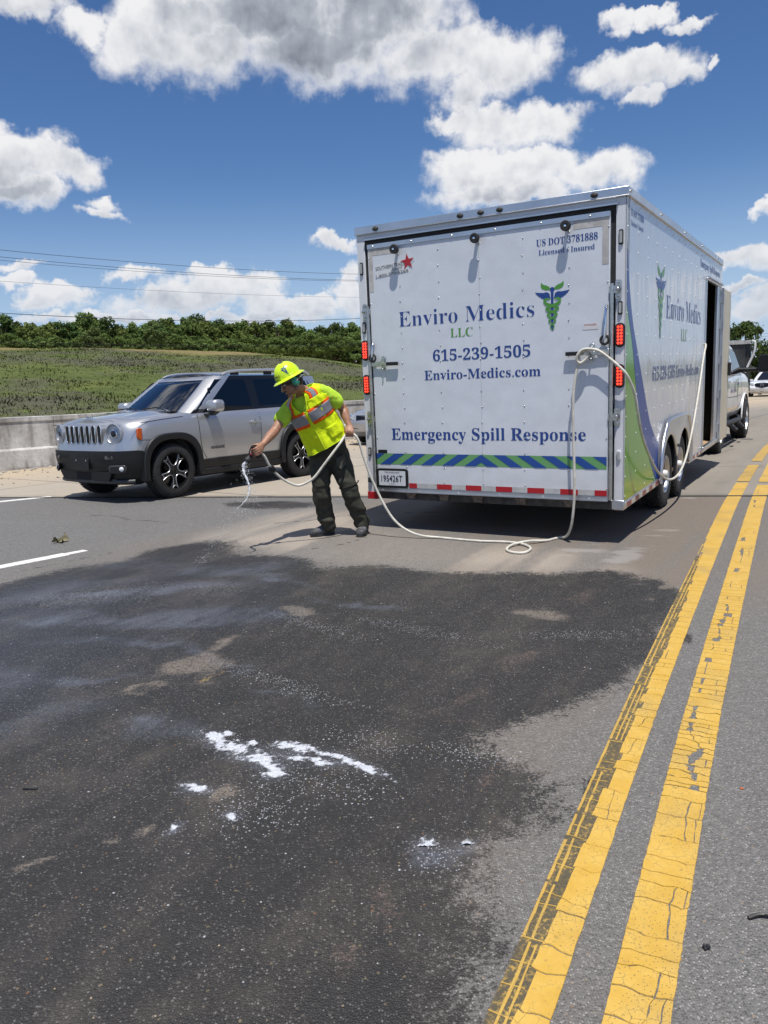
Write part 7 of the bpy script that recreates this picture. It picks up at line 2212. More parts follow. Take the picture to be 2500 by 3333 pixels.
    b = MB(); b.box2((-2.9, -0.5, 0.42), (2.7, 0.5, 0.62)); b.tube([(-wb / 2, -0.8, 0.43), (-wb / 2, 0.8, 0.43)], 0.09, 10); b.build('chassis', steel_dark, root)
    b = MB(); b.box2((-3.55, -0.05, 0.50), (-3.1, 0.05, 0.58)); b.build('tow_hitch', steel_dark, root)
    return root
build_pickup()

# dark truck body ahead of the pickup
def build_dump():
    c = T_O + T_AX * 18.4 + T_RT * -0.70
    root = empty('dump_truck', (c.x, c.y, -0.40), 0, 'dark grey open truck body with pale top rail ahead of the white pickup', 'truck')
    root.rotation_euler = Euler((0, R(1.4), R(90 - 24)), 'XYZ')
    GREYB = simple('dark painted steel', (0.045, 0.047, 0.045), 0.5, 0.2, var=0.4, scale=2)
    RAIL = simple('pale worn steel', (0.40, 0.39, 0.37), 0.5, 0.3, var=0.3, scale=6)
    for sg in (1, -1):
        b = MB(); b.box2((-2.0, sg * 1.12, 1.0), (2.2, sg * 1.20, 2.26)); b.build('side_board', GREYB, root, bevel=0.01)
        b = MB(); b.box2((-2.05, sg * 1.10, 2.26), (2.25, sg * 1.24, 2.36)); b.build('top_rail', RAIL, root, bevel=0.01)
        for xx in (-1.9, -1.1, -0.3, 0.5, 1.3, 2.1):
            b = MB(); b.box2((xx - 0.05, sg * 1.20, 1.0), (xx + 0.05, sg * 1.26, 2.26)); b.build('side_post', GREYB, root)
        for xx in (-1.4, -0.2, 3.2):
            alloy_wheel(root, xx, sg * 1.0, 0.5, 0.5, 0.3, sg, 0.3, 'plain')
    b = MB(); b.box2((-2.06, -1.12, 1.0), (-1.98, 1.12, 2.26)); b.build('tailgate', GREYB, root)
    b = MB(); b.box2((-2.10, -1.24, 2.26), (-1.96, 1.24, 2.36)); b.build('top_rail', RAIL, root)
    b = MB(); b.box2((-1.8, -1.1, 0.92), (2.2, 1.1, 1.0)); b.box2((-2.0, -0.5, 0.6), (4.0, 0.5, 0.92)); b.build('chassis', steel_dark, root)
    b = MB(); b.box2((2.5, -1.1, 0.7), (4.1, 1.1, 2.2)); b.build('cab', PAINT_WHITE, root, bevel=0.08)
    b = MB(); b.tube(catmull([(-2.05, -1.26, 2.34), (-2.05, -1.34, 2.30), (-2.04, -1.33, 2.05), (-2.0, -1.22, 1.75), (-2.0, -1.12, 1.5)], 4), 0.03, 6); b.build('tarp_arm', simple('white bar', (0.75, 0.75, 0.74), 0.4), root, 60)
build_dump()

# ------------------------------------------------------------------ the worker
def cloth(name, col, rough=0.8, var=0.12, wscale=22, bump=0.35, sheen=0.0, fine=420):
    m, g, b = material(name)
    tc = g.n('ShaderNodeTexCoord').outputs['Object']
    n = g.noise(tc, wscale, 4, 0.6); f = g.noise(tc, fine, 2, 0.6)
    c = g.mix(g.ss(n, 0.3, 0.7), tuple(q * (1 - var) for q in col), tuple(min(1, q * (1 + var)) for q in col))
    g.link(c, b.inputs['Base Color']); b.inputs['Roughness'].default_value = rough; b.inputs['Specular IOR Level'].default_value = 0.2
    bn = g.n('ShaderNodeBump'); bn.inputs['Strength'].default_value = bump; bn.inputs['Distance'].default_value = 0.01
    g.link(g.math('ADD', n, g.math('MULTIPLY', f, 0.12)), bn.inputs['Height']); g.link(bn.outputs[0], b.inputs['Normal'])
    return m
SKIN, _g, _b = material('tanned skin')
_tc = _g.n('ShaderNodeTexCoord').outputs['Object']
_g.link(_g.mix(_g.ss(_g.noise(_tc, 30, 4, 0.6), 0.3, 0.7), (0.30, 0.145, 0.085), (0.40, 0.205, 0.125)), _b.inputs['Base Color'])
_b.inputs['Roughness'].default_value = 0.5; _b.inputs['Subsurface Weight'].default_value = 0.12; _b.inputs['Subsurface Radius'].default_value = (0.02, 0.008, 0.004); _b.inputs['Subsurface Scale'].default_value = 0.3
HIVIS = cloth('hi-vis yellow fabric', (0.70, 0.86, 0.012), 0.7, 0.05, 24, 0.9)
SHIRT = cloth('lime shirt', (0.46, 0.70, 0.05), 0.85, 0.06, 20, 0.9)
ORANGE = cloth('orange trim', (0.90, 0.11, 0.008), 0.7, 0.05, 40, 0.2)
REFLECT = simple('reflective grey tape', (0.27, 0.28, 0.30), 0.4, 0.25, var=0.08, scale=30)
TROUSER = cloth('dark olive canvas', (0.050, 0.049, 0.038), 0.85, 0.25, 18, 0.9)
BOOT = cloth('grey suede boot', (0.11, 0.115, 0.125), 0.8, 0.3, 40, 0.4)
SOLE = simple('boot sole', (0.035, 0.035, 0.037), 0.8, var=0.3, scale=30)
HATM = simple('lime hard hat', (0.62, 0.84, 0.012), 0.28, coat=0.5)
HAIR = simple('black hair', (0.012, 0.010, 0.009), 0.6, var=0.3, scale=60, bump=0.6, bscale=200)
MUFF = simple('green ear cup', (0.03, 0.30, 0.20), 0.3, coat=0.3)

PW = Vector((-0.47, 7.5, 0.0))
WK = empty('person', PW, 0, 'worker in lime hard hat and hi-vis vest spraying the road with a hose', 'person')
def P_(x, y, z): return Vector((x, y, z)) - PW

def ring_e(c, w, f, a, b, n=24, p=2.3):
    o = []
    for k in range(n):
        t = 2 * PI * k / n; cs, sn = math.cos(t), math.sin(t)
        o.append(c + w * (a * abs(cs) ** (2 / p) * (1 if cs > 0 else -1)) + f * (b * abs(sn) ** (2 / p) * (1 if sn > 0 else -1)))
    return o
def limb(mb, pts, rad, n=14, k=5, squash=1.0):
    P = catmull(pts, k); N = len(P)
    rr_ = []
    for i in range(N):
        t = i / (N - 1) * (len(rad) - 1); j = min(int(t), len(rad) - 2); u = t - j; u = u * u * (3 - 2 * u)
        rr_.append(rad[j] + (rad[j + 1] - rad[j]) * u)
    # rounded ends
    d0 = (P[0] - P[1]).normalized(); d1 = (P[-1] - P[-2]).normalized()
    P = [P[0] + d0 * rr_[0] * 0.8] + [P[0] + d0 * rr_[0] * 0.5] + P + [P[-1] + d1 * rr_[-1] * 0.5] + [P[-1] + d1 * rr_[-1] * 0.8]
    rr_ = [rr_[0] * 0.35, rr_[0] * 0.82] + rr_ + [rr_[-1] * 0.82, rr_[-1] * 0.35]
    mb.tube(P, rr_, n)
def ellipsoid(mb, c, ax_, r, n=16):
    """ax_: three unit axes, r: three radii"""
    rings = []
    for i in range(1, n):
        t = PI * i / n
        rings.append([c + ax_[0] * (r[0] * math.sin(t) * math.cos(2 * PI * k / n)) + ax_[1] * (r[1] * math.sin(t) * math.sin(2 * PI * k / n)) + ax_[2] * (r[2] * math.cos(t)) for k in range(n)])
    b0 = len(mb.v); mb.loft(rings, cap=True)

def remesh(mb, name, mat, parent, vox, smooth=4, disp=None, sm=0.5):
    me = bpy.data.meshes.new('remesh_source'); me.from_pydata(mb.v, [], mb.f)
    bm = bmesh.new(); bm.from_mesh(me); bmesh.ops.recalc_face_normals(bm, faces=bm.faces); bm.to_mesh(me); bm.free()
    o = bpy.data.objects.new('remesh_source', me); COL.objects.link(o)
    r_ = o.modifiers.new('r', 'REMESH'); r_.mode = 'VOXEL'; r_.voxel_size = vox
    if smooth:
        s_ = o.modifiers.new('s', 'SMOOTH'); s_.factor = sm; s_.iterations = smooth
    dg = bpy.context.evaluated_depsgraph_get(); dg.update()
    out = bpy.data.meshes.new_from_object(o.evaluated_get(dg))
    bpy.data.objects.remove(o); bpy.data.meshes.remove(me)
    if disp:
        n = len(out.vertices); co = np.empty(n * 3, np.float32); nr = np.empty(n * 3, np.float32)
        out.vertices.foreach_get('co', co); out.vertices.foreach_get('normal', nr)
        co = co.reshape(-1, 3); nr = nr.reshape(-1, 3)
        d_ = np.array([disp(Vector(p), Vector(q)) for p, q in zip(co, nr)], np.float32)
        co += nr * d_[:, None]; out.vertices.foreach_set('co', co.ravel()); out.update()
    out.name = name; out.materials.clear(); out.materials.append(mat)
    out.polygons.foreach_set('use_smooth', [True] * len(out.polygons))
    return mesh_obj(name, out, parent)

# frames
def orth(w, up):
    w = Vector(w).normalized(); u = Vector(up).normalized(); f = w.cross(u).normalized(); return w, f
SH_L, SH_R = P_(-0.525, 7.33, 1.435), P_(-0.850, 7.37, 1.305)
EL_L, WR_L = P_(-0.352, 7.45, 1.255), P_(-0.292, 7.36, 1.085)
EL_R, WR_R = P_(-0.979, 7.20, 1.090), P_(-1.086, 7.03, 0.970)
HD_U = Vector((-0.42, -0.10, 0.90)).normalized(); HD_G = Vector((-0.80, -0.42, -0.42)).normalized(); HD_L = HD_U.cross(HD_G).normalized(); HD_G = HD_L.cross(HD_U).normalized()
HC = P_(-0.797, 7.206, 1.527)
def hd(f, l, u): return HC + HD_G * f + HD_L * l + HD_U * u

TORSO = [  # centre, width direction, half width, half depth
    (P_(-0.515, 7.53, 0.80), (0.97, -0.10, 0.14), 0.165, 0.115),
    (P_(-0.530, 7.52, 0.92), (0.95, -0.10, 0.25), 0.165, 0.115),
    (P_(-0.575, 7.47, 1.06), (0.91, -0.12, 0.36), 0.165, 0.115),
    (P_(-0.625, 7.42, 1.18), (0.89, -0.15, 0.40), 0.178, 0.122),
    (P_(-0.665, 7.38, 1.29), (0.89, -0.17, 0.40), 0.180, 0.118),
    (P_(-0.690, 7.35, 1.37), (0.89, -0.17, 0.40), 0.160, 0.095),
    (P_(-0.712, 7.33, 1.425), (0.89, -0.17, 0.40), 0.095, 0.075),
    (P_(-0.728, 7.31, 1.462), (0.89, -0.17, 0.40), 0.062, 0.060)]
def torso_rings(grow=0.0, lo=0, hi=8, n=28):
    o = []
    for i, (c, w, a, b) in enumerate(TORSO[lo:hi]):
        j = i + lo
        up = (TORSO[min(j + 1, 7)][0] - TORSO[max(j - 1, 0)][0])
        w_, f_ = orth(w, up)
        o.append(ring_e(c, w_, f_, a + grow, b + grow, n))
    return o

def grip(mb, wrist, C, A, e2hint, rc, flip=1, fr=0.0098):
    """a closed hand round a bar: axis A through C, knuckles on the e2hint side; five fingers"""
    A = Vector(A).normalized(); e1 = (wrist - C); e1 = (e1 - A * e1.dot(A)).normalized()
    e2 = A.cross(e1).normalized()
    if e2.dot(Vector(e2hint)) < 0: e2 = -e2
    def pt(phi, r_, off): return C + e1 * (r_ * math.cos(R(phi))) + e2 * (r_ * math.sin(R(phi))) + A * off
    offs = [0.030, 0.010, -0.010, -0.029]; ln = [0.95, 1.05, 1.0, 0.82]
    for i in range(4):
        o_ = offs[i] * flip; L = ln[i]
        kn = pt(38, rc + 0.036 * L, o_)
        pts = [kn, pt(72, rc + 0.031 * L, o_), pt(108, rc + 0.020, o_), pt(150, rc + 0.0135, o_ * 0.96), pt(196, rc + 0.0115, o_ * 0.93), pt(196 + 42 * L, rc + 0.0105, o_ * 0.9)]
        limb(mb, pts, [fr * 1.22, fr * 1.12, fr * 1.1, fr, fr * 0.93, fr * 0.82], 10, 4)
        # metacarpal
        limb(mb, [wrist + A * (o_ * 0.55) + e2 * 0.004, wrist.lerp(kn, 0.5) + A * (o_ * 0.15) + e2 * 0.004, kn], [0.017, 0.0165, fr * 1.3], 10, 4)
    # palm pad and heel of the hand
    limb(mb, [wrist - e2 * 0.004, pt(12, rc + 0.022, 0.012 * flip), pt(8, rc + 0.018, -0.016 * flip)], [0.024, 0.022, 0.018], 12, 4)
    # thumb leaves the side of the palm near the wrist
    base = wrist.lerp(C + e1 * (rc + 0.02), 0.45) + A * (0.028 * flip) - e2 * 0.006
    pts = [base, pt(-22, rc + 0.030, 0.047 * flip), pt(-66, rc + 0.018, 0.050 * flip), pt(-112, rc + 0.0125, 0.045 * flip), pt(-150, rc + 0.012, 0.038 * flip)]
    limb(mb, pts, [0.0165, 0.0150, 0.0125, 0.0115, 0.0095], 10, 4)

# hands: left closed on the hose, right on the nozzle handle
HOSE_C = P_(-0.291, 7.335, 1.020); HOSE_A = Vector((0.96, -0.12, -0.02)).normalized()
NOZ_C = P_(-1.143, 6.985, 0.922); NOZ_A = Vector((0.34, 0.10, -0.93)).normalized()
body = MB()
rg = torso_rings(-0.012)
body.loft(rg)
limb(body, [TORSO[6][0], HC + HD_U * -0.045 + HD_G * -0.015], [0.060, 0.056, 0.058], 16)
for sh_, el_, wr_ in ((SH_L, EL_L, WR_L), (SH_R, EL_R, WR_R)):
    mid = sh_.lerp(el_, 0.5); fm = el_.lerp(wr_, 0.3)
    limb(body, [TORSO[5][0].lerp(sh_, 0.6), sh_, mid, el_, fm, wr_], [0.044, 0.047, 0.047, 0.043, 0.044, 0.0275], 16, 6)
grip(body, WR_L, HOSE_C, HOSE_A, (0.1, -1, 0.1), 0.0125, -1)
grip(body, WR_R, NOZ_C, NOZ_A, (-0.6, -0.7, 0.2), 0.016, -1)
LEGS = {'R': [P_(-0.600, 7.52, 0.82), P_(-0.606, 7.51, 0.65), P_(-0.606, 7.475, 0.50), P_(-0.598, 7.52, 0.31), P_(-0.572, 7.560, 0.13)],
        'L': [P_(-0.430, 7.53, 0.83), P_(-0.388, 7.51, 0.66), P_(-0.336, 7.465, 0.49), P_(-0.288, 7.50, 0.31), P_(-0.222, 7.545, 0.13)]}
for L_ in LEGS.values(): limb(body, L_, [0.085, 0.075, 0.058, 0.055, 0.045], 14)
# head
ax3 = (HD_G, HD_L, HD_U)
ellipsoid(body, hd(-0.004, 0, 0.035), ax3, (0.098, 0.077, 0.102), 20)
ellipsoid(body, hd(0.030, 0, -0.048), ax3, (0.064, 0.060, 0.062), 18)
ellipsoid(body, hd(0.074, 0, -0.098), ax3, (0.024, 0.030, 0.022), 12)
ellipsoid(body, hd(0.070, 0, 0.010), ax3, (0.028, 0.056, 0.034), 14)
limb(body, [hd(0.090, 0, 0.018), hd(0.106, 0, -0.008), hd(0.117, 0, -0.032)], [0.010, 0.0125, 0.0155], 10)
for s_ in (1, -1):
    ellipsoid(body, hd(0.098, s_ * 0.012, -0.035), ax3, (0.013, 0.010, 0.010), 8)
    ellipsoid(body, hd(0.066, s_ * 0.042, -0.020), ax3, (0.026, 0.022, 0.022), 10)
    ellipsoid(body, hd(0.0, s_ * 0.080, -0.004), ax3, (0.020, 0.010, 0.032), 10)
    ellipsoid(body, hd(-0.002, s_ * 0.052, -0.062), ax3, (0.030, 0.016, 0.036), 10)
ellipsoid(body, hd(0.092, 0, -0.060), ax3, (0.014, 0.022, 0.007), 10)
ellipsoid(body, hd(0.090, 0, -0.074), ax3, (0.013, 0.019, 0.008), 10)
bd = remesh(body, 'body', SKIN, WK, 0.0052, 3)
# eyes, brows, moustache
for s_ in (1, -1):
    b = MB(); ellipsoid(b, hd(0.087, s_ * 0.031, 0.006), ax3, (0.012, 0.013, 0.009), 10); b.build('eye', simple('eye white', (0.6, 0.58, 0.55), 0.3), WK, 60)
b = MB(); limb(b, [hd(0.098, 0.026, -0.053), hd(0.108, 0.0, -0.048), hd(0.098, -0.026, -0.053)], [0.003, 0.0055, 0.003], 8); b.build('moustache', HAIR, WK, 60)
# hair at the back and sides
b = MB(); ellipsoid(b, hd(-0.016, 0, 0.036), ax3, (0.094, 0.081, 0.080), 18); b.build('hair', HAIR, WK, 60)
b = MB(); ellipsoid(b, hd(-0.050, 0, -0.012), ax3, (0.058, 0.066, 0.060), 14); b.build('hair', HAIR, WK, 60)

# T-shirt
def wr_noise(amp, f1, f2=None):
    def fn(p, n):
        return amp * (mnoise.noise(p * f1) * 0.7 + mnoise.noise(p * f1 * 2.3 + Vector((5, 5, 5))) * 0.4)
    return fn
ts = MB()
ts.loft(torso_rings(0.006, 1, 7))
SLV = {'L': P_(-0.418, 7.398, 1.325), 'R': P_(-0.921, 7.285, 1.180)}
limb(ts, [TORSO[5][0].lerp(SH_L, 0.6), SH_L - HD_U * 0.008, SLV['L']], [0.056, 0.064, 0.083], 20, 6)
limb(ts, [TORSO[5][0].lerp(SH_R, 0.6), SH_R - Vector((0, 0, 0.01)), SLV['R']], [0.056, 0.064, 0.080], 20, 6)
remesh(ts, 't_shirt', SHIRT, WK, 0.010, 5, wr_noise(0.010, 13))

# trousers
tr_ = MB()
rr_ = []
for (c, w, a, b_) in ((P_(-0.515, 7.53, 0.74), (0.97, -0.10, 0.10), 0.165, 0.120), (P_(-0.517, 7.53, 0.82), (0.97, -0.10, 0.12), 0.190, 0.140), (P_(-0.522, 7.53, 0.90), (0.96, -0.10, 0.2), 0.185, 0.138), (P_(-0.53, 7.52, 0.98), (0.95, -0.10, 0.25), 0.178, 0.130)):
    w_, f_ = orth(w, (0, 0, 1)); rr_.append(ring_e(c, w_, f_, a, b_, 28))
tr_.loft(rr_)
limb(tr_, LEGS['R'][:4] + [P_(-0.575, 7.555, 0.17), P_(-0.560, 7.57, 0.095)], [0.112, 0.104, 0.090, 0.086, 0.079, 0.082], 20, 6)
limb(tr_, LEGS['L'][:4] + [P_(-0.235, 7.535, 0.17), P_(-0.222, 7.545, 0.105)], [0.114, 0.104, 0.088, 0.083, 0.076, 0.079], 20, 6)
def trouser_fold(p, n):
    z = p.z
    q = Vector((p.x * 5, p.y * 5, z * 15))
    lowf = max(0, 1 - abs(z - 0.2) / 0.22) + 0.6 * max(0, 1 - abs(z - 0.52) / 0.18) + 0.5 * max(0, 1 - abs(z - 0.72) / 0.1)
    return 0.009 * mnoise.noise(Vector((p.x * 8, p.y * 8, z * 6))) + 0.032 * lowf * mnoise.noise(q) + 0.010 * lowf * mnoise.noise(q * 2.2)
remesh(tr_, 'trousers', TROUSER, WK, 0.010, 4, trouser_fold)
# pocket flap, knee band, cuff
b = MB()
c0 = P_(-0.385, 7.395, 0.715)
b.add([c0 + Vector(p) for p in ((-0.055, 0.0, 0.075), (0.030, 0.002, 0.105), (0.040, 0.008, 0.01), (-0.005, -0.008, -0.035), (-0.050, -0.01, -0.01))], [(0, 1, 2, 3, 4)])
so = b.build('cargo_pocket', cloth('faded olive canvas', (0.075, 0.072, 0.058), 0.85, 0.2, 20, 0.4), WK); so.modifiers.new('t', 'SOLIDIFY').thickness = 0.012
b = MB(); kc = P_(-0.331, 7.47, 0.515)
b.tube([kc + Vector((0.094 * math.cos(a) , 0.092 * math.sin(a), 0.03 * math.cos(a) + 0.012 * math.sin(a))) for a in np.linspace(PI * 0.95, PI * 2.1, 16)], 0.006, 6); b.build('knee_seam', cloth('olive seam', (0.02, 0.02, 0.017)), WK, 60)

# boots
def boot(heel, toe, ankle, name='boot'):
    d_ = (toe - heel); L = d_.length; d_.normalize(); s_ = Vector((d_.y, -d_.x, 0)); z = Vector((0, 0, 1))
    def sec(t, w, h, zc): 
        c = heel + d_ * (L * t) + z * zc
        return ring_e(c, s_, z, w, h, 18, 2.6)
    mb = MB(); mb.loft([sec(0.0, 0.022, 0.022, 0.045), sec(0.03, 0.034, 0.036, 0.052), sec(0.15, 0.040, 0.050, 0.062), sec(0.38, 0.040, 0.054, 0.066), sec(0.58, 0.046, 0.042, 0.056), sec(0.78, 0.050, 0.033, 0.048), sec(0.92, 0.044, 0.028, 0.043), sec(0.99, 0.028, 0.019, 0.036), sec(1.0, 0.012, 0.008, 0.034)])
    limb(mb, [heel + d_ * 0.070 + z * 0.07, ankle], [0.043, 0.047], 16)
    o = remesh(mb, name, BOOT, WK, 0.006, 4)
    mb = MB()
    lo, hi = [], []
    for k in range(28):
        a = 2 * PI * k / 28; t = 0.5 + 0.53 * math.cos(a); w = (0.050 if t > 0.5 else 0.042) * abs(math.sin(a)) ** 0.7 * (1 if math.sin(a) > 0 else -1)
        lo.append(heel + d_ * (L * t) + s_ * w * 1.02 + z * 0.001); hi.append(heel + d_ * (L * t) + s_ * w * 1.06 + z * (0.026 + (0.012 if t > 0.93 else 0)))
    mb.loft([lo, hi]); mb.build('sole', SOLE, o, 40)
    for k in range(5):
        c = heel + d_ * (L * (0.42 + 0.075 * k)) + z * (0.118 - 0.0135 * k)
        mb = MB(); mb.tube([c - s_ * 0.026 - z * 0.006, c + z * 0.004, c + s_ * 0.026 - z * 0.006], 0.0035, 6); mb.build('lace', SOLE, o)
    mb = MB(); mb.loft([sec(0.80, 0.052, 0.032, 0.048), sec(0.92, 0.047, 0.029, 0.043), sec(0.995, 0.031, 0.021, 0.037)]); mb.build('toe_cap', simple('dark toe cap', (0.05, 0.05, 0.053), 0.6, var=0.3, scale=40), o, 50)
    return o
boot(P_(-0.512, 7.615, 0), P_(-0.735, 7.500, 0), P_(-0.566, 7.565, 0.15))
boot(P_(-0.190, 7.630, 0), P_(-0.248, 7.385, 0), P_(-0.215, 7.56, 0.15))

# vest: one shaped sheet; stripes lie on the same surface
VS = [(P_(-0.512, 7.455, 0.918), (0.89, -0.09, 0.44), 0.212, 0.165),
      (P_(-0.538, 7.445, 0.990), (0.89, -0.11, 0.43), 0.212, 0.165),
      (P_(-0.582, 7.430, 1.090), (0.89, -0.13, 0.42), 0.208, 0.158),
      (P_(-0.632, 7.405, 1.200), (0.89, -0.15, 0.41), 0.208, 0.155),
      (P_(-0.668, 7.375, 1.295), (0.89, -0.17, 0.40), 0.212, 0.150),
      (P_(-0.690, 7.355, 1.360), (0.89, -0.17, 0.40), 0.218, 0.128),
      (P_(-0.704, 7.342, 1.405), (0.89, -0.17, 0.40), 0.200, 0.100),
      (P_(-0.714, 7.335, 1.440), (0.89, -0.17, 0.40), 0.135, 0.082),
      (P_(-0.722, 7.328, 1.462), (0.89, -0.17, 0.40), 0.098, 0.076)]
_vf = []
for i, (c, w, a, b_) in enumerate(VS):
    up = VS[min(i + 1, 8)][0] - VS[max(i - 1, 0)][0]; w_, f_ = orth(w, up); _vf.append((c, w_, f_, a, b_))
def vest(t, th, off=0.0):
    """t 0 hem .. 1 neck, th: 0 his left, 90 front, 180 his right"""
    x = min(max(t, 0), 1) * 8; i = min(int(x), 7); u = x - i
    def cr(k):
        g_ = [_vf[min(max(i + j, 0), 8)][k] for j in (-1, 0, 1, 2)]
        return 0.5 * ((2 * g_[1]) + (g_[2] - g_[0]) * u + (2 * g_[0] - 5 * g_[1] + 4 * g_[2] - g_[3]) * u * u + (3 * g_[1] - g_[0] - 3 * g_[2] + g_[3]) * u ** 3)
    c, w, f, a, b_ = (cr(k) for k in range(5))
    cs, sn = math.cos(R(th)), math.sin(R(th)); p = 2.35
    dirv = w * (a * abs(cs) ** (2 / p) * (1 if cs > 0 else -1)) + f * (b_ * abs(sn) ** (2 / p) * (1 if sn > 0 else -1))
    n = dirv.normalized()
    q = c + dirv
    k = max(0, 1 - t * 1.6)
    wr = 0.006 * max(0, t - 0.6) / 0.4 + 0.012 * mnoise.noise(Vector((th * 0.035, t * 4, 1))) + 0.009 * mnoise.noise(q * 12) + 0.022 * k * mnoise.noise(Vector((th * 0.05, t * 2.2, 4))) + 0.010 * max(0, 1 - abs(t - 0.62) / 0.2) * mnoise.noise(q * 22) + 0.014 * max(0, 1 - t / 0.34) * mnoise.noise(Vector((th * 0.085 + t * 2.0, t * 1.4, 9)))
    return q + n * (wr + off)
def vest_patch(name, t0, t1, h0, h1, nt_, nh, mat, off, skip=None, th=0.003, hfun=None):
    mb = MB(); g1 = []
    for i in range(nt_ + 1):
        t = t0 + (t1 - t0) * i / nt_
        ha, hb = (h0, h1) if hfun is None else hfun(t)
        g1.append([vest(t, ha + (hb - ha) * j / nh, off) for j in range(nh + 1)])
    vs = [p for r_ in g1 for p in r_]; fs = []
    for i in range(nt_):
        for j in range(nh):
            t = t0 + (t1 - t0) * (i + .5) / nt_; h_ = h0 + (h1 - h0) * (j + .5) / nh
            if skip and skip(t, h_): continue
            a = i * (nh + 1) + j; fs.append((a, a + 1, a + nh + 2, a + nh + 1))
    mb.add(vs, fs)
    me = mb.mesh(name, mat, 180)
    bm = bmesh.new(); bm.from_mesh(me); bmesh.ops.remove_doubles(bm, verts=bm.verts, dist=1e-5)
    bmesh.ops.delete(bm, geom=[v for v in bm.verts if not v.link_faces], context='VERTS')
    bmesh.ops.recalc_face_normals(bm, faces=bm.faces); bm.to_mesh(me); bm.free()
    me.polygons.foreach_set('use_smooth', [True] * len(me.polygons))
    o = mesh_obj(name, me, VEST if name != 'vest' else WK)
    sol = o.modifiers.new('t', 'SOLIDIFY'); sol.thickness = th; sol.offset = 0
    return o
TV = 0.50
def opening(t):
    k = min(max((t - TV) / 0.28, 0), 1); k = math.sqrt(k)
    return 92 - 8 * k, 92 + 34 * k
def open_skip(t, h_):
    if t > 0.93: return True                                   # neck hole
    if t > TV:
        a, b_ = opening(t); return a < h_ < b_
    # arm holes
    return False
def vskip(t, h_):
    if open_skip(t, h_): return True
    for hc in (0, 360, 180):
        if 0.56 < t < 0.80 and abs(h_ - hc) < 30 * math.sqrt(max(0, 1 - ((t - 0.68) / 0.12) ** 2)): return True
    return False
VEST = vest_patch('vest', 0.0, 1.0, 0, 360, 110, 150, HIVIS, 0.0, vskip, 0.004)
# edging, zip
def vest_line(name, pts, r_, mat, off=0.003):
    b = MB(); b.tube([vest(t, h_, off) for t, h_ in pts], r_, 6); return b.build(name, mat, VEST, 60)
eg = simple('lime binding', (0.60, 0.78, 0.02), 0.7)
vest_line('edging', [(t, opening(t)[0]) for t in np.linspace(0.93, TV, 26)] + [(t, opening(t)[1]) for t in np.linspace(TV, 0.93, 26)], 0.0045, eg)
vest_line('zip', [(t, 92) for t in np.linspace(0.02, TV, 30)], 0.004, eg, 0.004)
vest_line('hem', [(0.004, h_) for h_ in range(0, 361, 6)], 0.004, eg)
# stripes: orange, grey, orange
for t0, t1, mat, nm, of in ((0.335, 0.520, ORANGE, 'orange_band', 0.008), (0.368, 0.487, REFLECT, 'reflective_band', 0.0115)):
    vest_patch(nm, t0, t1, 95, 360 + 89, 16, 260, mat, of, None, 0.002)
for hc, t_lo in ((62, 0.64), (137, 0.515)):
    for half, mat, nm, of in ((14.0, ORANGE, 'orange_band', 0.008), (7.0, REFLECT, 'reflective_band', 0.0115)):
        def hf(t, hc=hc, half=half):
            k = max(0, (t - 0.80) / 0.13); sp = half * (1 + 0.55 * k)
            return hc - sp, hc + sp
        vest_patch(nm, t_lo, 0.925, hc - half, hc + half, 40, 14, mat, of, lambda t, h_: open_skip(t, h_), 0.002, hf)
# chest pocket and side pocket
vest_patch('chest_pocket', 0.515, 0.655, 42, 84, 12, 14, HIVIS, 0.012, None, 0.004)
vest_patch('side_pocket', 0.10, 0.24, 30, 70, 10, 14, HIVIS, 0.009, None, 0.004)

# hard hat
HB = hd(0.004, 0, 0.058)
MH = Matrix((HD_G, HD_L, HD_U)).transposed().to_4x4(); MH.translation = HB
b = MB()
def dome(r_, z): return r_, z
rings = []
for z, r_ in ((-0.012, 0.114), (0.0, 0.114), (0.03, 0.112), (0.06, 0.105), (0.085, 0.094), (0.105, 0.079), (0.12, 0.060), (0.130, 0.038), (0.135, 0.016)):
    rings.append([MH @ Vector((r_ * 1.10 * math.cos(a), r_ * 0.93 * math.sin(a), z + (0.006 if abs(math.sin(a)) < 0.13 and z > 0.02 else 0))) for a in np.linspace(0, 2 * PI, 49)[:-1]])
b.loft(rings); 
hat = b.build('hard_hat', HATM, WK, 60)
b = MB()
br = []
for rad, z in ((0.112, 0.006), (0.130, -0.002), (0.146, -0.012), (0.150, -0.016), (0.146, -0.019), (0.128, -0.010), (0.110, -0.004)):
    br.append([MH @ Vector((rad * 1.08 * math.cos(a), rad * 0.95 * math.sin(a), z)) for a in np.linspace(0, 2 * PI, 49)[:-1]])
b.loft(br, cap=False); b.build('brim', HATM, hat, 60)
for a0 in (35, 90, 118):
    b = MB(); a = R(a0)
    for s_ in (1,):
        c = MH @ Vector((0.122 * math.cos(a), 0.107 * math.sin(a), 0.012)); t_ = (MH.to_3x3() @ Vector((-math.sin(a), math.cos(a), 0)))
        b.box(c, (0.008, 0.034 if a0 != 90 else 0.05, 0.016), Matrix((t_.cross(HD_U), t_, HD_U)).transposed())
    b.build('accessory_slot', HATM, hat, bevel=0.003)
def on_dome(u, v, a0, lift=0.0012):
    """paper (u right, v up) wrapped onto the dome round azimuth a0"""
    a = a0 - u / 0.108; z = 0.035 + v
    r_ = np.interp(z, [-0.012, 0.0, 0.03, 0.06, 0.085, 0.105, 0.12, 0.13], [0.114, 0.114, 0.112, 0.105, 0.094, 0.079, 0.06, 0.038]) + lift
    return MH @ Vector((r_ * 1.10 * math.cos(a), r_ * 0.93 * math.sin(a), z))
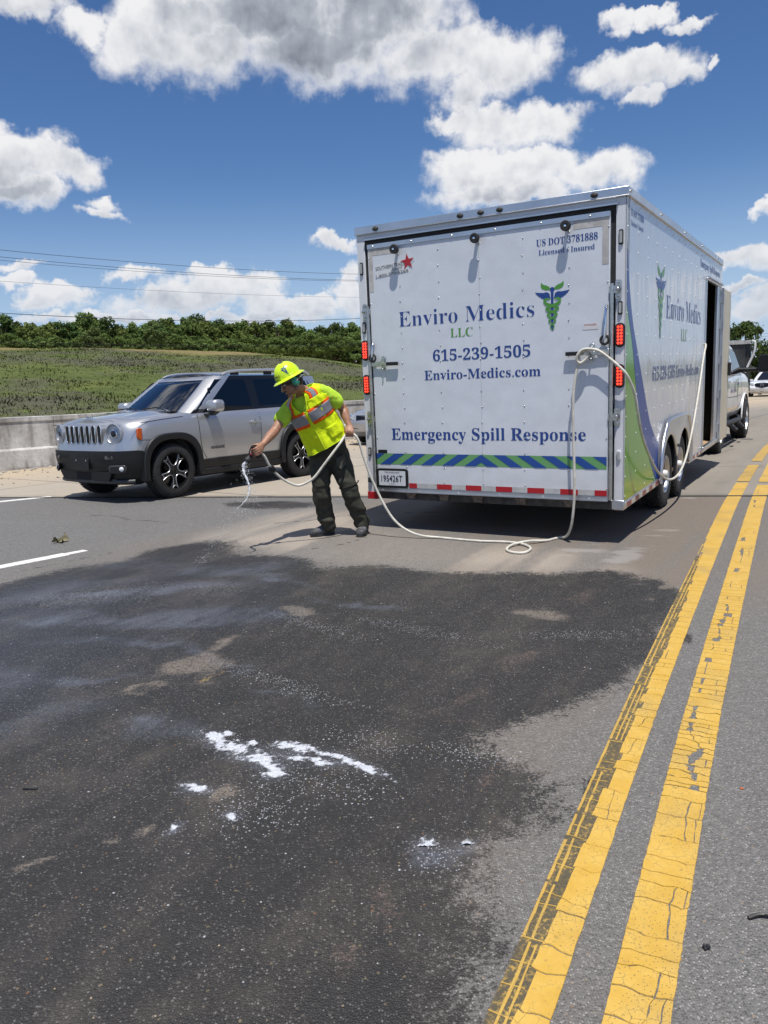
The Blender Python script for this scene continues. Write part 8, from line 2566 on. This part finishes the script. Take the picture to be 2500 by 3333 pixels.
# emblem on the side of the hat
tmp = emblem(None, Matrix(), 0.085, [BLUE, BLUE], 1.05)
for v in tmp.data.vertices:
    p = Vector((v.co.x, v.co.y)); p = Matrix.Rotation(R(14), 2) @ p
    v.co = on_dome(-p.x, p.y - 0.012 + 0.0, R(80), 0.0018 + v.co.z * 0.3)
tmp.parent = hat; tmp.name = 'emblem'
def hat_text(s, a0, z, w):
    vs, fs = text_mesh(s, 0.004); sc = w / vs[:, 0].max(); mb = MB()
    mb.add([on_dome(-(v[0] * sc - w / 2), z + v[1] * sc, a0, 0.0022) for v in vs], fs); mb.build('hat_lettering', simple('hat ink', (0.02, 0.03, 0.05), 0.5), hat)
hat_text('ENVIRO', R(12), 0.0, 0.105)
hat_text('MEDICS', R(12), -0.030, 0.105)
# ear muffs, headband, microphone, glasses
for s_ in (1, -1):
    Mm = Matrix((HD_G, HD_U, HD_L * s_)).transposed().to_4x4(); Mm.translation = hd(-0.004, s_ * 0.072, -0.004)
    b = MB(); rg2 = []
    for z, k in ((0.0, 0.95), (0.012, 1.0), (0.028, 0.98), (0.042, 0.82), (0.048, 0.5), (0.050, 0.15)):
        rg2.append([Mm @ Vector((0.036 * k * math.cos(a), 0.045 * k * math.sin(a), z)) for a in np.linspace(0, 2 * PI, 25)[:-1]])
    b.loft(rg2); em = b.build('ear_muff', MUFF, WK, 60)
    b = MB(); b.loft([[Mm @ Vector((0.038 * k * math.cos(a), 0.047 * k * math.sin(a), z)) for a in np.linspace(0, 2 * PI, 25)[:-1]] for z, k in ((-0.012, 0.9), (0.0, 1.03), (0.006, 0.98))]); b.build('cushion', rubber, em, 60)
    b = MB(); b.box(Mm @ Vector((-0.018, 0.004, 0.045)), (0.026, 0.018, 0.012), Mm.to_3x3()); b.build('pivot', black_plastic, em, bevel=0.003)
    b = MB(); b.box(Mm @ Vector((-0.010, 0.004, 0.052)), (0.010, 0.011, 0.003), Mm.to_3x3()); b.build('logo_tab', simple('pale tab', (0.6, 0.5, 0.5), 0.5), em)
b = MB(); b.tube(catmull([hd(-0.02, 0.120, 0.002), hd(-0.06, 0.108, 0.006), hd(-0.105, 0.060, 0.004), hd(-0.118, 0, 0.002), hd(-0.105, -0.060, 0.004), hd(-0.06, -0.108, 0.006), hd(-0.02, -0.120, 0.002)], 5), 0.008, 8); b.build('neckband', black_plastic, WK, 60)
b = MB(); b.tube([hd(-0.050, 0.112, 0.010), hd(-0.085, 0.088, 0.012)], 0.0095, 8); b.build('band_clip', chrome, WK, 60)
b = MB(); b.tube(catmull([hd(0.005, 0.108, -0.035), hd(0.045, 0.095, -0.070), hd(0.090, 0.055, -0.088), hd(0.112, 0.025, -0.082)], 5), 0.0025, 6); b.tube([hd(0.108, 0.032, -0.083), hd(0.116, 0.016, -0.081)], 0.007, 8); b.build('microphone_boom', black_plastic, WK, 60)
b = MB(); n = 24; vs = []
for k in range(n + 1):
    a = R(-68 + 136 * k / n); x = 0.104 * math.cos(a) + (-0.002); y = 0.080 * math.sin(a); hgt = 0.019 * (1 - 0.25 * abs(math.sin(a * 1.2)) - (0.45 if abs(a) < 0.1 else 0))
    vs += [hd(x, y, 0.010 + hgt), hd(x + 0.001, y, 0.006 - hgt)]
b.add(vs, [(2 * k, 2 * k + 1, 2 * k + 3, 2 * k + 2) for k in range(n)])
sg_ = b.build('sunglasses', gloss_black, WK); sg_.modifiers.new('t', 'SOLIDIFY').thickness = 0.004
for s_ in (1, -1):
    b = MB(); b.tube([hd(0.040, s_ * 0.078, 0.012), hd(-0.02, s_ * 0.083, 0.008)], 0.003, 6); b.build('temple', gloss_black, sg_)

# ------------------------------------------------------------------ hose, nozzle, water
def TL(x, y, z): return T_O + T_RT * x + T_AX * y + Vector((0, 0, z))
W_ = Vector
HP = [W_((-1.122, 6.992, 0.885)), W_((-1.096, 7.0, 0.905)), W_((-1.066, 7.02, 0.870)), W_((-1.033, 7.05, 0.784)), W_((-0.998, 7.08, 0.722)), W_((-0.934, 7.13, 0.645)), W_((-0.868, 7.16, 0.597)), W_((-0.802, 7.18, 0.569)), W_((-0.733, 7.20, 0.581)), W_((-0.645, 7.21, 0.631)), W_((-0.553, 7.215, 0.738)), W_((-0.460, 7.225, 0.850)), W_((-0.386, 7.265, 0.938)), W_((-0.335, 7.325, 1.006)),
      W_((-0.291, 7.335, 1.020)), W_((-0.247, 7.332, 1.006)), W_((-0.210, 7.33, 0.944)), W_((-0.173, 7.33, 0.799)), W_((-0.127, 7.33, 0.644)), W_((-0.071, 7.33, 0.497)), W_((-0.005, 7.32, 0.345)), W_((0.085, 7.29, 0.19)), W_((0.20, 7.26, 0.085)), W_((0.34, 7.21, 0.030)), W_((0.518, 7.156, 0.013)), W_((0.844, 6.947, 0.012)), W_((1.10, 6.845, 0.013)), W_((1.225, 6.72, 0.016)), W_((1.265, 6.56, 0.013)), W_((1.19, 6.415, 0.012)), W_((1.095, 6.43, 0.012)), W_((1.055, 6.55, 0.013)), W_((1.135, 6.70, 0.020)), W_((1.29, 6.765, 0.030)), W_((1.46, 6.83, 0.013)), W_((1.60, 6.93, 0.013)),
      TL(0.775, 0.02, 0.035), TL(0.835, -0.05, 0.11), TL(0.872, -0.085, 0.24), TL(0.893, -0.10, 0.48), TL(0.889, -0.10, 0.73), TL(0.881, -0.10, 1.01), TL(0.881, -0.10, 1.29), TL(0.900, -0.09, 1.485), TL(0.925, -0.075, 1.60),
      TL(0.925, -0.075, 1.655), TL(0.962, -0.072, 1.690), TL(0.999, -0.072, 1.666), TL(0.985, -0.080, 1.615), TL(0.940, -0.090, 1.583), TL(0.914, -0.100, 1.605), TL(0.920, -0.105, 1.650), TL(0.960, -0.098, 1.692), TL(1.025, -0.085, 1.696), TL(1.097, -0.08, 1.675), TL(1.182, -0.08, 1.612), TL(1.262, -0.08, 1.540), TL(1.325, -0.06, 1.462),
      TL(1.372, 0.02, 1.30), TL(1.388, 0.10, 1.095), TL(1.392, 0.26, 0.915), TL(1.395, 0.52, 0.735), TL(1.395, 0.85, 0.564), TL(1.395, 1.158, 0.453), TL(1.398, 1.542, 0.366), TL(1.40, 1.952, 0.350), TL(1.398, 2.322, 0.408), TL(1.393, 2.641, 0.532), TL(1.388, 2.975, 0.761), TL(1.382, 3.25, 0.983), TL(1.372, 3.56, 1.263), TL(1.355, 3.86, 1.506), TL(1.338, 4.12, 1.66), TL(1.325, 4.30, 1.745), TL(1.27, 4.47, 1.765), TL(1.10, 4.60, 1.72), TL(0.85, 4.7, 1.5)]
hm = simple('cream hose rubber', (0.60, 0.575, 0.50), 0.5, var=0.14, scale=14, bump=0.1, bscale=200)
b = MB(); b.tube(catmull(HP, 7), 0.0118, 10)
hose = b.build('hose', hm, None, 180)
tag(hose, 'long cream water hose from the trailer side door to the worker with black nozzle', 'hose')
# black coupling part of the way along
b = MB(); d_ = (W_((-0.998, 7.08, 0.722)) - W_((-1.033, 7.05, 0.784))).normalized()
Mc = Matrix.Translation((-1.012, 7.068, 0.748)) @ d_.to_track_quat('Z', 'Y').to_matrix().to_4x4()
b.lathe([(0.014, -0.036), (0.026, -0.030), (0.031, -0.012), (0.031, 0.012), (0.026, 0.030), (0.014, 0.036)], 8, Mc); b.build('coupling', black_plastic, hose, 30)
# pistol nozzle
nz_d = W_((-0.60, -0.30, -0.74)).normalized()
tip = W_((-1.221, 6.950, 0.838)); root_ = W_((-1.152, 6.984, 0.925))
Mn = Matrix.Translation(tip) @ (-nz_d).to_track_quat('Z', 'Y').to_matrix().to_4x4()
b = MB(); b.lathe([(0.020, 0.006), (0.029, 0.0), (0.033, 0.006), (0.032, 0.018), (0.026, 0.040), (0.019, 0.062), (0.017, 0.075), (0.020, 0.078), (0.020, 0.090), (0.015, 0.094), (0.013, 0.115)], 20, Mn)
for k in range(10):
    a = 2 * PI * k / 10; b.tube([Mn @ W_((0.0315 * math.cos(a), 0.0315 * math.sin(a), 0.012)), Mn @ W_((0.021 * math.cos(a), 0.021 * math.sin(a), 0.060))], 0.0026, 5)
nzl = b.build('nozzle', black_plastic, hose, 40)
b = MB(); b.lathe([(0.0205, 0.070), (0.0215, 0.074), (0.0215, 0.080), (0.0205, 0.084)], 18, Mn, caps=False); b.build('red_collar', simple('red collar', (0.25, 0.02, 0.04), 0.4), nzl, 40)
b = MB(); hA = W_((0.34, 0.10, -0.93)).normalized(); hc = W_((-1.143, 6.985, 0.922))
b.tube([hc - hA * 0.052, hc - hA * 0.02, hc + hA * 0.035, hc + hA * 0.062, W_((-1.110, 6.996, 0.870)), W_((-1.096, 7.0, 0.895))], [0.016, 0.0155, 0.0155, 0.016, 0.014, 0.014], 12); b.build('handle', black_plastic, nzl, 60)
b = MB(); q0 = hc - hA * 0.050; 
b.tube(catmull([q0 + W_((0.030, -0.004, 0.012)), q0 + W_((0.0, -0.040, 0.010)), hc + W_((-0.030, -0.060, 0.034)), hc + W_((-0.046, -0.052, -0.010)), hc + W_((-0.034, -0.030, -0.042))], 5), 0.0055, 6); b.build('hand_guard', gloss_black, nzl, 60)

# water leaving the nozzle
wm, g, b_ = material('water')
b_.inputs['Base Color'].default_value = (0.92, 0.95, 0.98, 1); b_.inputs['Roughness'].default_value = 0.12; b_.inputs['Transmission Weight'].default_value = 0.35; b_.inputs['IOR'].default_value = 1.33
pth = catmull([tip + nz_d * -0.002, W_((-1.246, 6.935, 0.812)), W_((-1.250, 6.92, 0.775)), W_((-1.236, 6.89, 0.730)), W_((-1.212, 6.86, 0.690)), W_((-1.197, 6.84, 0.640)), W_((-1.194, 6.82, 0.590)), W_((-1.205, 6.80, 0.545)), W_((-1.232, 6.78, 0.505)), W_((-1.275, 6.75, 0.465)), W_((-1.325, 6.71, 0.415))], 8)
r_ = random.Random(21)
b = MB(); n = len(pth)
for j in range(4):
    P = [p + W_((r_.uniform(-1, 1), r_.uniform(-1, 1), 0)) * (0.006 + 0.004 * mnoise.noise(p * 40 + W_((j, 0, 0)))) for p in pth[: int(n * (0.95 - 0.12 * j))]]
    rad = [max(0.0015, (0.014 - 0.0125 * (i / n) ** 0.55) * (0.75 + 0.6 * abs(mnoise.noise(p * 70)))) for i, p in enumerate(P)]
    b.tube(P, rad, 7)
def drop(c, s_):
    b.add([c + W_(d_) * s_ for d_ in ((1, 0, 0), (-1, 0, 0), (0, 1, 0), (0, -1, 0), (0, 0, 1.3), (0, 0, -1.3))], [(0, 2, 4), (2, 1, 4), (1, 3, 4), (3, 0, 4), (2, 0, 5), (1, 2, 5), (3, 1, 5), (0, 3, 5)])
for _ in range(420):
    i = int(n * r_.random() ** 0.8); p = pth[min(i, n - 1)]; sp = 0.010 + 0.055 * (i / n)
    drop(p + W_((r_.gauss(0.014, sp), r_.gauss(0, sp), r_.gauss(-0.01, sp))), r_.uniform(0.001, 0.0034))
for _ in range(160):
    i = r_.random(); p = W_((-1.325, 6.71, 0.415)).lerp(W_((-1.62, 6.45, 0.02)), i ** 0.8) + W_((0, 0, -0.10 * i * (1 - i)))
    drop(p + W_((r_.gauss(0, 0.03), r_.gauss(0, 0.03), r_.gauss(0, 0.02))), r_.uniform(0.0012, 0.0032))
for _ in range(90):
    p = W_((r_.uniform(-1.45, -0.9), r_.uniform(6.6, 7.0), r_.uniform(0.05, 0.7))); drop(p, r_.uniform(0.001, 0.0026))
tag(b.build('water_spray', wm, None, 180), kind='stuff')

# ------------------------------------------------------------------ foam on the road
def foam():
    xs = np.arange(-1.5, 0.8, 0.0065); ys = np.arange(2.35, 3.6, 0.0065)
    Xf, Yf = np.meshgrid(xs, ys, indexing='ij')
    F_ = np.full_like(Xf, -3.0)
    for e in FOAM: F_ = np.maximum(F_, np.clip(ell(Xf, Yf, e) + 0.30, -3, 1))
    lump = fbm(Xf * 16, Yf * 16, 4, 0.6); fin = fbm(Xf * 60, Yf * 60, 3, 0.6)
    halo = np.zeros_like(Xf)
    for e in FOAM: halo = np.maximum(halo, np.clip(1 + ell(Xf, Yf, e) * 0.35, 0, 1))
    H = F_ + (lump - 0.5) * 2.4 + (fin - 0.5) * 1.5 - 0.22
    spots = fbm(Xf * 34 + 9, Yf * 34, 3, 0.6)
    H = np.maximum(H, halo * 0.95 + (spots - 0.5) * 2.0 + (lump - 0.5) * 0.8 - 1.22)
    Z = np.clip(H, 0, 1) ** 0.5 * 0.0075 * (0.4 + 1.2 * fin) + 0.0008
    nx, ny = Xf.shape; idx = np.arange(nx * ny).reshape(nx, ny)
    keep = (H[:-1, :-1] > 0) | (H[1:, :-1] > 0) | (H[1:, 1:] > 0) | (H[:-1, 1:] > 0)
    Z = np.where(H > 0, Z, 0.0006)
    F4 = np.stack([idx[:-1, :-1], idx[1:, :-1], idx[1:, 1:], idx[:-1, 1:]], -1)[keep]
    used, inv = np.unique(F4, return_inverse=True)
    V = np.stack([Xf.ravel(), Yf.ravel(), Z.ravel()], 1)[used]
    m, g, b = material('soap foam')
    tc = g.n('ShaderNodeTexCoord').outputs['Object']
    n1 = g.noise(tc, 120, 4, 0.65)
    g.link(g.mix(g.ss(n1, 0.3, 0.7), (0.36, 0.38, 0.43), (0.66, 0.68, 0.71)), b.inputs['Base Color']); b.inputs['Roughness'].default_value = 0.55; b.inputs['Subsurface Weight'].default_value = 0.2; b.inputs['Subsurface Radius'].default_value = (0.01, 0.01, 0.01)
    bn = g.n('ShaderNodeBump'); bn.inputs['Strength'].default_value = 0.6; bn.inputs['Distance'].default_value = 0.004
    g.link(n1, bn.inputs['Height']); g.link(bn.outputs[0], b.inputs['Normal'])
    # thin foam lets the road show through
    at2 = g.n('ShaderNodeAttribute'); at2.attribute_name = 'thick'
    n2 = g.noise(tc, 55, 5, 0.7); n3 = g.noise(tc, 240, 3, 0.7)
    al = g.ss(g.math('ADD', at2.outputs['Fac'], g.math('ADD', g.math('MULTIPLY', g.math('SUBTRACT', n2, 0.5), 1.0), g.math('MULTIPLY', g.math('SUBTRACT', n3, 0.5), 0.7))), 0.02, 0.62)
    g.link(al, b.inputs['Alpha'])
    me = np_mesh('foam', V, inv.reshape(-1, 4), m)
    at3 = me.attributes.new('thick', 'FLOAT', 'POINT'); at3.data.foreach_set('value', np.clip(H.ravel()[used], -0.3, 1).astype(np.float32))
    tag(mesh_obj('foam', me), kind='stuff')
foam()

# ------------------------------------------------------------------ litter on the road
def crumple(name, x, y, s_, mat, label, cat, seed, flat=0.5, group=None, stretch=(1, 1)):
    r_ = random.Random(seed); bm = bmesh.new(); bmesh.ops.create_icosphere(bm, subdivisions=2, radius=1.0)
    for v in bm.verts:
        k = 0.75 + 0.5 * mnoise.noise(v.co * 1.7 + W_((seed, 0, 0))) + 0.2 * mnoise.noise(v.co * 4 + W_((0, seed, 0)))
        v.co = W_((v.co.x * s_ * k * stretch[0], v.co.y * s_ * k * stretch[1], max(v.co.z, -0.7) * s_ * flat * k))
    zmin = min(v.co.z for v in bm.verts)
    for v in bm.verts: v.co.z -= zmin
    me = bpy.data.meshes.new(name); bm.to_mesh(me); bm.free(); me.materials.append(mat)
    o = mesh_obj(name, me, None, (x, y, ground_z(x, y))); o.rotation_euler = (0, 0, r_.uniform(0, 6)); return tag(o, label, cat, group)
LEAFB = simple('wilted leaf', (0.10, 0.10, 0.045), 0.7, var=0.6, scale=30)
lf = crumple('leaf_clump', -3.35, 7.79, 0.055, LEAFB, 'small crumpled green-brown leaf clump beside the white lane dash', 'leaf', 3, 0.55)
b = MB()
for k in range(5):
    a = k * 1.3; b.add([W_((0.02 * math.cos(a), 0.02 * math.sin(a), 0.03)), W_((0.06 * math.cos(a + .4), 0.06 * math.sin(a + .4), 0.05 + 0.012 * k)), W_((0.095 * math.cos(a), 0.095 * math.sin(a), 0.02)), W_((0.05 * math.cos(a - .5), 0.05 * math.sin(a - .5), 0.012))], [(0, 1, 2, 3)])
b.build('blade', simple('pale leaf', (0.17, 0.15, 0.08), 0.7, var=0.4, scale=30), lf)
crumple('stone', 0.821, 1.842, 0.0125, simple('black stone', (0.02, 0.02, 0.021), 0.5), 'small black stone to the right of the right-hand yellow line', 'stone', 8, 0.8)
b = MB(); b.tube(catmull([(0.985, 1.945, 0.006), (1.02, 1.952, 0.010), (1.06, 1.945, 0.008), (1.10, 1.950, 0.006)], 5), [0.006] * 16, 6); tag(b.build('rubber_scrap', simple('black rubber scrap', (0.015, 0.015, 0.016), 0.4), None, 60), 'black rubber scrap lying at the right edge of the road', 'scrap')
b = MB(); b.tube(catmull([(-1.49, 2.845, 0.005), (-1.46, 2.84, 0.007), (-1.43, 2.842, 0.005)], 4), 0.004, 6); tag(b.build('twig', simple('black twig', (0.012, 0.012, 0.012), 0.6), None, 60), 'short black twig lying on the wet asphalt at left', 'twig')
b = MB(); r_ = random.Random(77)
for _ in range(420):
    x = r_.uniform(-1.8, 1.9); y = 1.35 + 5.0 * r_.random() ** 1.5; s_ = r_.uniform(0.0018, 0.0045)
    c = W_((x, y, s_ * 0.3)); b.add([c + W_(d_) * s_ * r_.uniform(0.6, 1.2) for d_ in ((1, 0, 0), (-1, 0, 0), (0, 1, 0), (0, -1, 0), (0, 0, 1), (0, 0, -1))], [(0, 2, 4), (2, 1, 4), (1, 3, 4), (3, 0, 4), (2, 0, 5), (1, 2, 5), (3, 1, 5), (0, 3, 5)])
tag(b.build('loose_grit', simple('loose grit', (0.28, 0.22, 0.15), 0.8, var=0.6, scale=7)), kind='stuff')
cone_o = simple('orange fragment', (0.55, 0.14, 0.02), 0.6)
crumple('plastic_fragment', 1.28, 2.62, 0.008, cone_o, 'tiny orange fragment on the grey asphalt right of the yellow lines', 'fragment', 5, 0.5)
